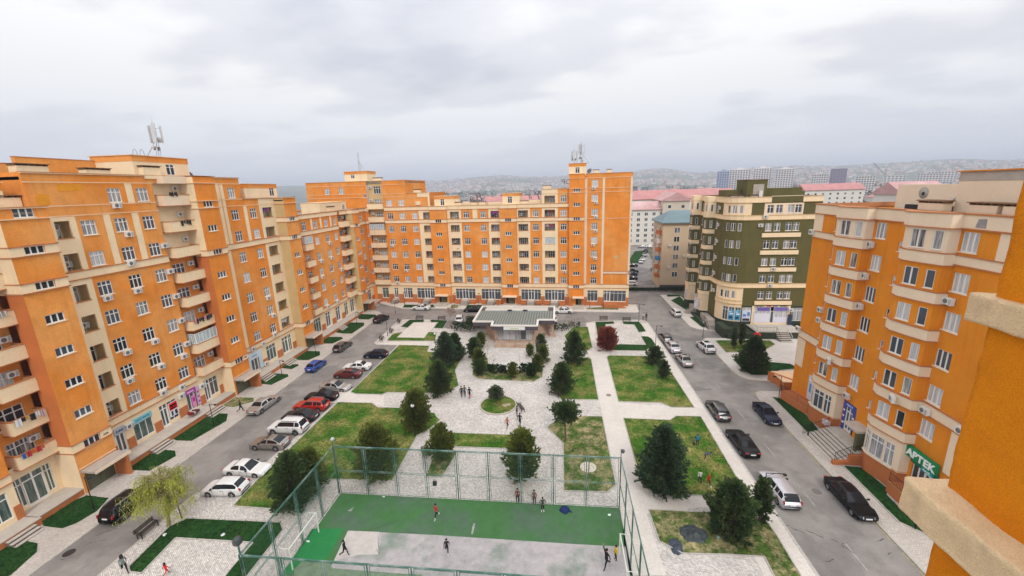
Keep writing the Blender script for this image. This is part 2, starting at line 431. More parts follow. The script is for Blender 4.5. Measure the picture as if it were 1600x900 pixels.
def ledge(fr, x0, x1, z, h=0.09, proud=0.14, y=0.0, m=None, sides=True, name='ledge'):
    b = fr.mb(); b.box(x0-(proud if sides else 0), x1+(proud if sides else 0), y-proud, y+0.05, z-h/2, z+h/2)
    return fr.done(b, name, m or M['ledge'])
def band(fr, x0, x1, z0, z1, y=0.0, m=None, lm=None, proud=0.05, holes=(), sides=0.0):
    b = fr.mb()
    grid_wall(b, x0-sides, x1+sides, z0, z1, y-proud, holes, proud+0.14, 0, 0)
    b.quad((x0-sides,y-proud,z0),(x0-sides,y-proud,z1),(x0-sides,y,z1),(x0-sides,y,z0)); b.quad((x1+sides,y-proud,z1),(x1+sides,y-proud,z0),(x1+sides,y,z0),(x1+sides,y,z1))
    fr.done(b, 'band', m or M['cream'])
    if lm is not False:
        for z in (z0, z1): ledge(fr, x0-sides, x1+sides, z, y=y, m=lm or M['ledge'], proud=proud+0.09, sides=False)

def seg(fr, x0, x1, z0, z1, m, cols=(), y=0.0, depth=0.16, reveal=None, acp=0.0, name='wall', acz=-1.12, extra=()):
    """a piece of facade with its columns of openings; cols = (x, [z...], kind, w, h)"""
    holes = list(extra)
    for c in cols:
        x, zs, kind = c[:3]; w = c[3] if len(c) > 3 else 1.45; h = c[4] if len(c) > 4 else 1.55
        for z in zs: holes.append((x-w/2, x+w/2, z-h/2, z+h/2))
    b = fr.mb(); grid_wall(b, x0, x1, z0, z1, y, holes, depth, 0, 1)
    fr.done(b, name, [m, reveal or m])
    for c in cols:
        x, zs, kind = c[:3]; w = c[3] if len(c) > 3 else 1.45; h = c[4] if len(c) > 4 else 1.55
        opt = c[5] if len(c) > 5 else {}
        for i, z in enumerate(zs):
            if kind == 'loggia':
                loggia(fr, x-w/2, x+w/2, z-h/2, z+h/2, opt.get('inner', m), y, glazed=(i in opt.get('glazed', ())))
            elif kind == 'void': pass
            else:
                window(fr, x, z, w, h, y+0.11, kind, opt.get('g') if 'g' not in opt or not isinstance(opt['g'], (list, tuple)) else rng.choice(opt['g']))
                s = fr.mb(); s.box(x-w/2-0.08, x+w/2+0.08, y-0.09, y+0.1, z-h/2-0.07, z-h/2+0.005)
                fr.done(s, 'window_sill', M['cream_pale'])
                if acp and rng.random() < acp: ac(fr, x+rng.choice((-0.2, 0.35)), z+acz, y)

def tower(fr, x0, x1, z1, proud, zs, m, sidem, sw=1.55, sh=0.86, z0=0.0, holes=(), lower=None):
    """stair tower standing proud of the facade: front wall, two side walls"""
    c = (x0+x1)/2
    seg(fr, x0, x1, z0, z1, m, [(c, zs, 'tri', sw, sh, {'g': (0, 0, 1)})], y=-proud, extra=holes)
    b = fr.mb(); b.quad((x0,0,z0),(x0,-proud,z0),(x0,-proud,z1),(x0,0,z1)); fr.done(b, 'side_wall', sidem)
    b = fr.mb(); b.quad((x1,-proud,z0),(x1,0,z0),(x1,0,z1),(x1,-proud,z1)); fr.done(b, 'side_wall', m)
def tband(fr, x0, x1, z0, z1, proud, m, lm=None, hole=None):
    """a band running round a tower's front and near sides"""
    band(fr, x0, x1, z0, z1, -proud, m, lm, holes=[hole] if hole else ())
    for xa in (x0-0.05, x1-0.0):
        b = fr.mb(); b.box(xa, xa+0.05, -proud-0.05, 0, z0, z1); fr.done(b, 'band', m)
        if lm is not False:
            for z in (z0, z1):
                b = fr.mb(); b.box(xa-0.05, xa+0.10, -proud-0.14, 0, z-0.045, z+0.045); fr.done(b, 'ledge', lm or M['ledge'])

def tline(fr, x0, x1, z, proud, m=None):
    """a thin ledge running round a tower"""
    b = fr.mb(); b.box(x0-0.14, x1+0.14, -proud-0.14, -proud+0.02, z-0.045, z+0.045); b.box(x0-0.14, x0, -proud+0.02, 0, z-0.045, z+0.045); b.box(x1, x1+0.14, -proud+0.02, 0, z-0.045, z+0.045)
    fr.done(b, 'ledge', m or M['ledge_pale'])
def vent_stack(fr, x, y, z, w=2.4, d_=0.9, h=1.3, m=None):
    b = fr.mb(); b.box(x-w/2, x+w/2, y-d_/2, y+d_/2, z, z+h); o = fr.done(b, 'chimney', m or M['cream'])
    c = MB(); n = max(3, int(w/0.45))
    for i in range(n+1):
        xx = x-w/2+w*i/n; c.box(xx-0.07, xx+0.07, y-d_/2+0.03, y+d_/2-0.03, z+h, z+h+0.16)
    c.box(x-w/2-0.14, x+w/2+0.14, y-d_/2-0.14, y+d_/2+0.14, z+h+0.16, z+h+0.23)
    k = c.build('chimney_cap', M['wood'], o)
def roof_box(fr, x0, x1, y0, y1, z0, z1, wall, topband=None, win=None, name='penthouse'):
    b = fr.mb(); zt = z1-0.75
    holes = [win] if win else []
    grid_wall(b, x0, x1, z0, zt, y0, holes, 0.1, 0, 0)
    b.box(x0, x1, y0+0.001, y1, z0, zt, 0, skip=('f','t')); b.box(x0-0.03, x1+0.03, y0-0.03, y1+0.03, zt, z1-0.08, 1); b.box(x0-0.14, x1+0.14, y0-0.14, y1+0.14, z1-0.08, z1, 2)
    fr.done(b, name, [wall, topband or M['orange'], M['ledge_pale']])
    if win:
        a, c, e, f = win; window(fr, (a+c)/2, (e+f)/2, c-a, f-e, y0+0.06, 'twotop', 0)

def shop(fr, x0, x1, z0=1.15, z1=4.0, door=None, y=0.0, g=5, wz=None):
    """glazed shop front; door = (x0, x1). returns its opening"""
    if door:
        a, c = door
        if a-x0 > 0.35: window(fr, (x0+a)/2, (z0+z1)/2+0.0, a-x0, z1-z0, y+0.12, 'shop', g, 'shop_window')
        if x1-c > 0.35: window(fr, (x1+c)/2, (z0+z1)/2+0.0, x1-c, z1-z0, y+0.12, 'shop', g, 'shop_window')
        zz = 0.82 if wz is None else wz
        window(fr, (a+c)/2, (z1+zz)/2, c-a, z1-zz, y+0.12, 'door', g, 'shop_door')
        hs = [(a, c, zz, z1)]
        if a-x0 > 0.05: hs.append((x0, a-0.001, z0, z1))
        if x1-c > 0.05: hs.append((c+0.001, x1, z0, z1))
        return hs
    window(fr, (x0+x1)/2, (z0+z1)/2, x1-x0, z1-z0, y+0.12, 'shop', g, 'shop_window')
    return [(x0, x1, z0, z1)]

def text(body, size, loc, parent=None, rot=(R(90), 0, 0), m=None, ext=0.02, name='lettering', align='CENTER', flip=False, shear=0.0):
    cu = bpy.data.curves.new(name, 'FONT'); cu.body = body; cu.size = size; cu.extrude = ext; cu.align_x = align; cu.shear = shear
    cu.resolution_u = 2; cu.offset = 0.03 if (len(body) == 1 and size < 1.0) else 0.0
    o = bpy.data.objects.new(name, cu); COL.objects.link(o)
    dg = bpy.context.evaluated_depsgraph_get()
    me = bpy.data.meshes.new_from_object(o.evaluated_get(dg)); me.name = name
    bpy.data.objects.remove(o); me.materials.clear(); me.materials.append(m or M['white'])
    if flip: me.transform(Matrix.Scale(-1, 4, (1, 0, 0))); me.flip_normals()
    return link(name, me, parent, loc, rot)

def board(fr, x0, x1, z0, z1, col, y=-0.12, words=None, tcol=(0.9,0.9,0.9), size=None, th=0.08, name='shop_sign', stripes=()):
    b = fr.mb(); b.box(x0, x1, y, y+th, z0, z1)
    for (a, c, e, f, k) in stripes: b.box(a, c, y-0.004, y, e, f, k)
    mats = [flat(col, 0.5, 'sign_board')] + [flat(k, 0.5, 'sign_print') for k in stripes and STR_COLS or ()]
    o = fr.done(b, name, mats)
    if words:
        s = size or (z1-z0)*0.7
        text(words, s, ((x0+x1)/2, y-0.012, (z0+z1)/2-s*0.35), o, m=flat(tcol, 0.5, 'sign_letters'))
    return o
STR_COLS = ((0.75,0.02,0.02), (0.85,0.85,0.86), (0.03,0.03,0.05), (0.45,0.03,0.30), (0.1,0.25,0.55))
M['riser'] = mat('dirty_step_riser', (0.17, 0.145, 0.125), 0.9, var=0.2, vscale=2)  # riser colour darkened: the shade below each tread is painted in
def one_step(fr, x0, x1, y0, y1, z, m=None):
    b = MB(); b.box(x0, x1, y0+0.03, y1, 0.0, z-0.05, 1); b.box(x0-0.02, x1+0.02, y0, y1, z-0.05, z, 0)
    o = b.build('step', [m or M['step'], M['riser']], fr.b); o.location = fr.M.translation; o.rotation_euler = (0, 0, fr.a); return o
def steps(fr, x0, x1, y, z, n=3, tread=0.33, m=None, rail=False):
    """flight of steps going down away from the wall from (y, z)"""
    for i in range(n):
        zz = z*(1-(i+1)/(n+1)) if n else z
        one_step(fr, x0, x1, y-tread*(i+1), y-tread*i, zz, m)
    if rail:
        for x in (x0+0.04, x1-0.04):
            b = fr.mb()
            b.tube((x, y, z), (x, y, z+0.95), 0.02); b.tube((x, y-tread*n, 0.05), (x, y-tread*n, 0.95), 0.02)
            b.tube((x, y, z+0.95), (x, y-tread*n, 0.95), 0.022); b.tube((x, y, z+0.5), (x, y-tread*n, 0.5), 0.014)
            for k in range(1, 4):
                t = k/4; b.tube((x, y-tread*n*t, z*(1-t)+0.05*t), (x, y-tread*n*t, (z+0.95)*(1-t)+0.95*t), 0.01, n=4)
            fr.done(b, 'handrail', M['black'])
def lz(a, n, s=3.3): return [a+s*i for i in range(n)]
FZ = 6.45; SZ = 5.05

# ------------------------------------------------------------------ LEFT BUILDING
LB = thing('apartment_building', (-49.4, 0, 0), 'long orange and cream apartment block along the left street, shops at its foot', 'building', R(90))
fl = Fr(LB, gl=[0, 0, 1, 1, 2, 2, 2, 3, 3, 3, 4, 4])
P_ = 1.8
O, CR, CP = M['orange'], M['cream'], M['cream_pale']
def f_(n, a=0): return lz(FZ+3.3*a, n)
def s_(n, a=0): return lz(SZ+3.3*a, n)
# section left of the first tower
seg(fl, 14, 27.2, 5.3, 28.6, O, [(25.0, f_(7), 'std'), (21.5, f_(7), 'std')], y=-0.3, acp=0.5)
seg(fl, 27.2, 31.0, 5.3, 28.6, O, [(29.2, f_(7), 'std', 2.1, 1.9)], y=0.9)
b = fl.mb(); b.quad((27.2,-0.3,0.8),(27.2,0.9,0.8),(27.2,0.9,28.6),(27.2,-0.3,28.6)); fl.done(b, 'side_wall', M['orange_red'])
for i in range(7):
    z = 5.3 + 3.3*i
    balcony(Fr(LB, 0, 0.9, 0), 28.3 if i else 28.0, 30.98, z, 1.25, 1.1)
    if i not in (1,): ac(fl, 30.35 if i % 2 else 30.1, z+1.75, 0.86)
seg(fl, 14, 27.2, 0.8, 5.3, CR, y=-0.3, extra=shop(fl, 22.6, 26.6, 1.3, 3.9, y=-0.3, g=6) + shop(fl, 16, 20.6, 1.3, 3.9, y=-0.3, g=6))
seg(fl, 27.2, 31.0, 0.8, 5.3, CR, y=0.5, extra=shop(fl, 27.5, 30.5, 1.2, 4.1, (28.2, 29.9), y=0.5, g=6))
b = fl.mb(); b.box(14, 22.5, -0.36, -0.3, 0.8, 2.2); b.box(26.7, 27.26, -0.36, -0.3, 0.8, 2.2); fl.done(b, 'base_course', M['wains'])
band(fl, 14, 27.2, 4.5, 5.3, -0.3)
# first stair tower
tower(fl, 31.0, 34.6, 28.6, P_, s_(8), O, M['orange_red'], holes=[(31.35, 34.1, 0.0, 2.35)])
b = fl.mb(); b.quad((30.99,0.9,0),(30.99,-P_,0),(30.99,-P_,5.4),(30.99,0.9,5.4)); b.quad((30.985,0.9,20.9),(30.985,-P_,20.9),(30.985,-P_,28.6),(30.985,0.9,28.6)); fl.done(b, 'side_wall', M['cream'])
for z in (25.2, 21.9, 5.6): tband(fl, 31.0, 34.6, z-0.9, z, P_, CR, hole=(32.03, 33.58, z-0.98, z-0.12) if z < 6 else ((32.03, 33.58, 24.42, 25.1) if z > 25 else (32.03, 33.58, 21.12, 21.8)))
for z in (28.55, 27.6): tline(fl, 31.0, 34.6, z, P_)
# canopies and metal doors of the towers
def entrance(fr, x0, x1, y, doors=True, h=2.35, rust=False):
    b = fr.mb(); b.box(x0-0.3, x1+0.5, y-1.7, y-0.005, h+0.12, h+0.34, 0); fr.done(b, 'canopy', M['conc'])
    b = fr.mb(); b.box(x0-0.34, x1+0.54, y-1.76, y-1.70, h+0.08, h+0.36, 0); b.box(x0-0.34, x1+0.54, y-0.06, y+0.0, h+0.5, h+0.56, 0); fr.done(b, 'canopy_edge', M['cream_pale'])
    m = (x0+x1)/2
    for a, c in ((x0, m-0.02), (m+0.02, x1)):
        b = fr.mb(); b.box(a, c, y+0.12, y+0.17, 0.05, h); b.box(a+0.12, c-0.12, y+0.10, y+0.12, 0.25, h-0.2)
        fr.done(b, 'entrance_door', M['gate'])
    b = fr.mb(); b.box(x1+0.06, x1+0.34, y-1.6, y, 0.0, h+0.1); fr.done(b, 'canopy_wall', M['wains'])
entrance(fl, 31.4, 34.05, -P_)
# middle section, 34.6 to 51.3, the tall part
D_ = M['ochre']
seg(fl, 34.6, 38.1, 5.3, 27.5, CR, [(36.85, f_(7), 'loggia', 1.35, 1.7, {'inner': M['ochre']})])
seg(fl, 34.6, 38.1, 27.5, 31.8, O)
b = fl.mb(); b.quad((34.6,13.9,28.2),(34.6,0,28.2),(34.6,0,31.8),(34.6,13.9,31.8)); fl.done(b, 'side_wall', O)
seg(fl, 38.1, 47.3, 5.3, 31.8, O, [(39.2, f_(7), 'std'), (42.6, f_(8), 'std'), (45.85, f_(8), 'std')], acp=0.45)
for x0, x1 in ((40.8, 41.5), (43.95, 44.7)):
    b = fl.mb(); b.box(x0, x1, -0.04, 0, 21.95, 27.5); fl.done(b, 'pilaster', M['cream'])
b = fl.mb(); b.box(43.95, 44.7, -0.04, 0, 28.65, 30.85); fl.done(b, 'pilaster', M['cream'])
seg(fl, 47.3, 51.4, 5.3, 31.8, O, [(48.95, f_(8), 'std', 1.8, 1.9)], y=0.5)
b = fl.mb(); b.box(47.3, 51.4, 0.44, 0.5, 21.95, 31.0); fl.done(b, 'wall_panel', M['cream'])
b = fl.mb(); b.quad((47.3,0,5.3),(47.3,0.5,5.3),(47.3,0.5,31.8),(47.3,0,31.8)); fl.done(b, 'side_wall', O)
fb = Fr(LB, 0, 0.5, 0)
for i in range(8):
    z = 5.25 + 3.3*i
    top = i >= 7
    balcony(fb, 47.75, 51.38, z, 1.35, 1.05, M['cream_pale'] if i in (7,) else M['cream'], glazed=(i == 1))
    if i != 1: ac(fl, 50.6, z+1.9, 0.46); 
    if i in (1, 2, 3, 4, 5): ac(fl, 47.0, z+1.5, 0.0)
b = fl.mb(); b.box(48.0, 51.38, -0.95, 0.5, 30.85, 31.75); fl.done(b, 'parapet', M['cream_pale'])
seg(fl, 34.6, 47.3, 0.8, 5.3, CR, extra=shop(fl, 36.15, 37.2, 0.85, 3.95, (36.15, 37.2)) + shop(fl, 38.2, 40.5, 1.15, 3.9, g=6) +
    shop(fl, 41.55, 43.9, 1.2, 3.8, (41.55, 42.6)) + shop(fl, 45.3, 47.2, 0.85, 3.9, (45.3, 46.6)))
seg(fl, 47.3, 51.4, 0.8, 5.3, CR, extra=shop(fl, 48.2, 50.6, 1.25, 3.9, (48.2, 49.2)))
b = fl.mb()
for a, c in ((34.7, 36.1), (37.25, 38.1), (40.55, 41.5), (43.95, 45.25), (47.25, 48.1), (50.7, 51.3)): b.box(a, c, -0.06, 0, 0.8, 2.1)
fl.done(b, 'base_course', M['wains'])
band(fl, 34.6, 47.3, 4.5, 5.3); band(fl, 34.6, 47.3, 21.1, 21.95)
for z in (27.6, 28.6): band(fl, 34.6, 47.3, z-0.05, z+0.05, m=M['ledge_pale'], lm=False, proud=0.13)
for z in (30.9, 31.75): band(fl, 34.6, 47.4, z-0.05, z+0.05, m=M['ledge_pale'], lm=False, proud=0.13)
ac(fl, 37.7, 3.6); ac(fl, 44.6, 3.7); ac(fl, 47.8, 3.5); ac(fl, 44.9, 4.85, -0.05)
# second tower
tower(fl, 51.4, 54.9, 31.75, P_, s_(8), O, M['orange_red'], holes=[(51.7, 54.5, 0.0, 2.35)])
b = fl.mb(); b.quad((51.39,0.5,0),(51.39,-P_,0),(51.39,-P_,4.6),(51.39,0.5,4.6)); b.quad((51.39,0.5,21.9),(51.39,-P_,21.9),(51.39,-P_,31.7),(51.39,0.5,31.7)); fl.done(b, 'side_wall', M['cream'])
tband(fl, 51.4, 54.9, 21.1, 21.9, P_, CR, hole=(52.38, 53.93, 21.14, 21.86)); tband(fl, 51.4, 54.9, 4.65, 5.5, P_, CR, hole=(52.38, 53.93, 4.69, 5.46))
for z in (28.55, 27.6, 30.9): tline(fl, 51.4, 54.9, z, P_)
entrance(fl, 51.75, 54.4, -P_)
# third section 54.9 to 69.2
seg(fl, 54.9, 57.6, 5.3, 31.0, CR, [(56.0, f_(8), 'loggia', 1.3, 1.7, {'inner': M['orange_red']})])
seg(fl, 57.6, 61.7, 5.3, 31.8, O, [(59.85, f_(8), 'std')], acp=0.25)
seg(fl, 61.7, 65.3, 5.3, 28.6, O, [(63.8, f_(7), 'std')], acp=0.3)
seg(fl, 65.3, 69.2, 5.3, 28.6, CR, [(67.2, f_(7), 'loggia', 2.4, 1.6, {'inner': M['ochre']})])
b = fl.mb(); b.box(61.7, 62.4, -0.04, 0, 21.95, 27.5); b.box(57.7, 58.3, -0.04, 0, 21.95, 30.8); fl.done(b, 'pilaster', M['cream'])
b = fl.mb(); b.quad((61.7,0,28.6),(61.7,12,28.6),(61.7,12,31.8),(61.7,0,31.8)); fl.done(b, 'side_wall', O)
seg(fl, 54.9, 69.2, 0.8, 5.3, CR, extra=shop(fl, 56.6, 59.8, 0.85, 3.9, (57.4, 59.0)) + shop(fl, 61.2, 63.6, 1.2, 3.9, g=6) + shop(fl, 65.2, 68.0, 0.85, 3.9, (65.3, 67.0), g=6))
b = fl.mb()
for a, c in ((55.0, 56.5), (59.9, 61.1), (63.7, 65.1), (68.1, 69.1)): b.box(a, c, -0.06, 0, 0.8, 2.1)
fl.done(b, 'base_course', M['wains'])
band(fl, 54.9, 69.2, 4.5, 5.3); band(fl, 54.9, 69.2, 21.1, 21.95)
for z in (27.6, 28.6): band(fl, 54.9, 69.2, z-0.05, z+0.05, m=M['ledge_pale'], lm=False, proud=0.13)
for z in (30.9, 31.75): band(fl, 54.9, 61.75, z-0.05, z+0.05, m=M['ledge_pale'], lm=False, proud=0.13)
ac(fl, 60.5, 4.85, -0.05); ac(fl, 58.1, 4.85, -0.05); ac(fl, 60.4, 1.3)
# third tower
tower(fl, 69.2, 72.6, 28.6, P_, s_(7), O, M['ochre'], holes=[(69.5, 72.3, 0.0, 2.35)])
tband(fl, 69.2, 72.6, 21.1, 21.9, P_, CR, hole=(70.13, 71.67, 21.14, 21.86)); tband(fl, 69.2, 72.6, 24.35, 25.15, P_, CR, hole=(70.13, 71.67, 24.4, 25.1)); tband(fl, 69.2, 72.6, 4.65, 5.5, P_, CR, hole=(70.13, 71.67, 4.69, 5.46))
for z in (28.55, 27.6): tline(fl, 69.2, 72.6, z, P_)
entrance(fl, 69.55, 72.2, -P_)
# last section 72.6 to 104
seg(fl, 72.6, 75.3, 5.3, 28.6, O, [(74.2, [26.25], 'std')])
seg(fl, 75.3, 78.4, 5.3, 25.2, O, [(76.9, f_(6), 'std', 1.5, 1.7)])
ft = Fr(LB, 0, 0, 0)
for i in range(5): balcony(ft, 75.5, 78.2, 5.25+3.3*i, 0.7, 1.0, glazed=(i == 4))
seg(fl, 78.4, 89.9, 5.3, 25.2, O, [(80.8, f_(6), 'std'), (84.85, f_(6), 'std'), (88.4, f_(6), 'std', 1.2)], acp=0.5)
seg(fl, 89.9, 93.4, 5.3, 25.2, O, [(91.3, f_(6), 'std', 1.8, 1.9)], y=0.5)
for i in range(6): balcony(fb, 90.0, 93.35, 5.25+3.3*i, 1.45, 1.05); ac(fl, 92.7, 7.1+3.3*i, 0.46)
tower(fl, 93.4, 96.6, 25.2, P_, s_(6), O, M['ochre'], holes=[(93.7, 96.3, 0.0, 2.35)])
tband(fl, 93.4, 96.6, 21.1, 21.9, P_, CR, hole=(94.23, 95.77, 21.14, 21.86)); tband(fl, 93.4, 96.6, 4.65, 5.5, P_, CR, hole=(94.23, 95.77, 4.69, 5.46)); tband(fl, 93.4, 96.6, 24.3, 25.15, P_, CR)
entrance(fl, 93.75, 96.2, -P_)
seg(fl, 96.6, 104.5, 5.3, 25.2, O, [(98.0, f_(6), 'std', 1.2), (101.1, f_(6), 'std')], acp=0.3)
seg(fl, 72.6, 89.9, 0.8, 5.3, CR, extra=shop(fl, 75.4, 78.0, 1.0, 4.0, g=6) + shop(fl, 79.6, 82.2, 0.85, 4.1, (80.0, 81.8)) + shop(fl, 83.9, 86.4, 0.85, 4.1, (84.2, 86.0)) + shop(fl, 88.0, 89.6, 1.0, 4.0, g=6))
seg(fl, 89.9, 93.4, 0.8, 5.3, CR, extra=shop(fl, 90.4, 93.0, 0.85, 4.0, (90.8, 92.6), g=6))
seg(fl, 96.6, 104.5, 0.8, 5.3, CR, extra=shop(fl, 98.4, 102.4, 1.0, 4.0, g=6))
b = fl.mb()
for a, c in ((72.7, 75.3), (78.1, 79.5), (82.3, 83.8), (86.5, 87.9), (96.7, 98.3), (102.5, 104.4)): b.box(a, c, -0.06, 0, 0.8, 2.1)
fl.done(b, 'base_course', M['wains'])
band(fl, 72.6, 89.9, 4.5, 5.3); band(fl, 72.6, 89.9, 21.1, 21.95); band(fl, 72.6, 89.9, 24.3, 25.15)
band(fl, 96.6, 104.5, 4.5, 5.3); band(fl, 96.6, 104.5, 21.1, 21.95); band(fl, 96.6, 104.5, 24.3, 25.15); band(fl, 89.9, 93.4, 24.3, 25.15, 0.5-1.0)
b = fl.mb(); b.box(72.6, 75.4, -0.13, 0.05, 27.55, 27.65); b.box(72.6, 75.4, -0.13, 0.05, 28.5, 28.62); fl.done(b, 'ledge', M['ledge_pale'])
for x0, x1 in ((79.2, 79.8), (82.6, 83.2), (86.5, 87.1)):
    b = fl.mb(); b.box(x0, x1, -0.04, 0, 21.95, 24.3); fl.done(b, 'pilaster', M['cream'])
b = fl.mb(); b.quad((75.3,0,25.2),(75.3,12,25.2),(75.3,12,28.6),(75.3,0,28.6)); fl.done(b, 'side_wall', CR)
# base plinth, roofs, rear and end walls
b = fl.mb()
b.quad((14,14,0),(14,-0.3,0),(14,-0.3,28.6),(14,14,28.6)); b.quad((104.5,0,0),(104.5,14,0),(104.5,14,25.2),(104.5,0,25.2)); b.quad((104.5,14,0),(14,14,0),(14,14,25.2),(104.5,14,25.2))
fl.done(b, 'rear_wall', O)
b = fl.mb()
for a, c, z in ((14, 34.6, 28.2), (34.6, 61.7, 31.4), (61.7, 75.3, 28.2), (75.3, 104.5, 24.8)):
    b.box(a, c, 0.2, 13.8, z-0.3, z)
b.box(31.0, 34.6, -P_+0.1, 0.2, 28.0, 28.2); b.box(51.4, 54.9, -P_+0.1, 0.2, 31.2, 31.4); b.box(69.2, 72.6, -P_+0.1, 0.2, 28.0, 28.2); b.box(93.4, 96.6, -P_+0.1, 0.2, 24.6, 24.8)
fl.done(b, 'flat_roof', M['roof'])
b = fl.mb()
for a, c, z in ((14, 34.6, 28.6), (34.6, 61.7, 31.8), (61.7, 75.3, 28.6), (75.3, 104.5, 25.2)):
    b.box(a+0.02, c-0.02, 0.03, 0.25, z-0.9, z-0.004); b.box(a+0.02, c-0.02, 13.8, 13.98, z-0.9, z-0.004); b.box(a+0.02, a+0.2, 0.26, 13.79, z-0.4, z-0.004)
fl.done(b, 'parapet', O)
b = fl.mb()
for a, c, z, y in ((14, 34.7, 28.6, 0), (34.6, 61.8, 31.8, 0), (61.8, 75.4, 28.6, 0), (75.4, 104.6, 25.2, 0)): b.box(a, c, -0.16, 0.32, z, z+0.05)
b.box(30.9, 34.7, -P_-0.16, -0.16, 28.6, 28.66); b.box(51.3, 55.0, -P_-0.16, -0.16, 31.8, 31.86); b.box(69.1, 72.7, -P_-0.16, -0.16, 28.6, 28.66); b.box(93.3, 96.7, -P_-0.16, -0.16, 25.2, 25.26)
fl.done(b, 'coping', M['ledge'])
# roof structures
roof_box(fl, 22, 33.4, 0.6, 3.4, 28.2, 30.9, M['cream'])
b = fl.mb(); b.box(14, 34.6, 3.6, 13.9, 28.2, 31.8, 0); b.box(13.9, 34.7, 3.5, 14.0, 31.8, 31.88, 1); fl.done(b, 'penthouse', [O, M['ledge']])
for a, c, z in ((27.5, 30.0, 32.2), (30.0, 32.2, 32.6), (32.2, 34.4, 33.0)): b = fl.mb(); b.box(a, c, 6.5, 6.9, 31.8, z); fl.done(b, 'roof_wall', O)
vent_stack(fl, 31.5, 4.6, 31.8, 2.4, 0.9, 0.9)
b = fl.mb()   # stepped gable wall standing on the roof
hts = [(34.4, 35.4, 32.1), (35.4, 36.6, 32.5), (36.6, 38.4, 32.9), (38.4, 48.4, 33.6), (48.4, 49.4, 33.2), (49.4, 50.3, 32.8), (50.3, 51.5, 32.4)]
for a, c, z in hts: b.box(a, c, 5.5, 5.9, 31.4, z); b.box(a-0.05, c+0.05, 5.45, 5.95, z, z+0.06, 1)
fl.done(b, 'stepped_gable', [O, M['ledge']])
vent_stack(fl, 37.0, 2.2, 31.4, 2.6, 0.9, 1.1); vent_stack(fl, 43.0, 2.2, 31.4, 2.6, 0.9, 0.95); vent_stack(fl, 33.5, 0.9, 28.2, 2.0, 0.8, 1.3)
roof_box(fl, 46.0, 53.6, 0.5, 6, 31.4, 34.2, M['cream'], win=(50.2, 51.4, 31.95, 33.3)); vent_stack(fl, 47.6, 0.2, 31.4, 2.2, 0.7, 1.35)
roof_box(fl, 63.2, 71.2, 0.5, 6, 28.2, 31.0, M['cream'], win=(69.2, 70.4, 28.9, 30.3))
roof_box(fl, 84.6, 96.0, 0.8, 5, 24.8, 27.2, M['cream'], M['cream'], win=(94.2, 95.3, 25.3, 26.7)); vent_stack(fl, 88.5, 0.6, 24.8, 2.4, 0.7, 1.3)
# porches with steps and little walls
def porch(x0, x1, y1, y0=0.0, z=0.8):
    b = fl.mb(); b.box(x0, x1, y1, y0, 0.0, z-0.08); fl.done(b, 'porch', M['wains'])
    b = fl.mb(); b.box(x0-0.03, x1+0.03, y1-0.05, y0, z-0.08, z); fl.done(b, 'porch_top', M['step'])
porch(16, 27.2, -2.0, -0.3); porch(27.2, 30.98, -1.7, 0.5); porch(34.62, 47.3, -2.2); porch(47.3, 51.38, -1.7, 0.5)
porch(54.92, 69.18, -2.2); porch(72.62, 89.9, -2.2); porch(89.9, 93.38, -1.7, 0.5); porch(96.62, 104, -2.0)
for a, c, y in ((24.6, 26.6, -2.05), (37.5, 39.8, -2.25), (45.4, 48.0, -2.25), (56.0, 58.4, -2.25), (62.0, 64.5, -2.25), (80.4, 82.8, -2.25), (98.2, 100.4, -2.05)): steps(fl, a, c, y, 0.8)
# shop signs of the left row
board(fl, 36.1, 37.25, 3.25, 4.05, (0.42,0.47,0.55), -0.1, 'DAK', (0.02,0.03,0.1), 0.42)
board(fl, 38.2, 40.5, 3.35, 3.95, (0.20,0.52,0.60), -0.08, 'COPY CENTER', (0.03,0.18,0.3), 0.26)
board(fl, 42.65, 43.9, 1.7, 3.55, (0.72,0.72,0.74), -0.09, None, name='poster', stripes=((42.72, 43.83, 2.55, 3.5, 1), (42.8, 43.7, 3.0, 3.25, 2), (42.8, 43.75, 2.65, 2.85, 2), (42.85, 43.1, 1.8, 2.4, 3), (43.35, 43.7, 1.8, 2.4, 3)))
board(fl, 45.1, 46.75, 3.3, 3.95, (0.42,0.05,0.34), -0.12, 'Gulun', (0.9,0.8,0.9), 0.42)
board(fl, 46.85, 47.25, 1.2, 3.9, (0.62,0.42,0.62), -0.09, name='poster', stripes=((46.9, 47.2, 1.5, 1.8, 4), (46.9, 47.2, 2.2, 2.5, 4), (46.9, 47.2, 2.9, 3.2, 4)))
board(fl, 46.0, 46.6, 1.2, 2.9, (0.75,0.25,0.50), -0.03, name='poster', stripes=((46.1, 46.5, 2.0, 2.6, 4),), th=0.02)
board(fl, 48.1, 51.0, 3.55, 4.2, (0.45,0.04,0.05), 0.36, 'QASSAB', (0.9,0.75,0.7), 0.44)
board(fl, 56.5, 59.9, 3.1, 4.2, (0.60,0.72,0.80), -0.1, 'market', (0.15,0.3,0.5), 0.4); board(fl, 56.4, 57.35, 1.0, 3.1, (0.55,0.68,0.76), -0.1, name='poster'); board(fl, 59.1, 59.9, 1.0, 3.1, (0.50,0.66,0.72), -0.1, name='poster')
text('31A', 0.3, (34.05, -P_-0.07, 4.95), LB, m=M['black']); text('31B', 0.3, (54.35, -P_-0.07, 4.95), LB, m=M['black'])

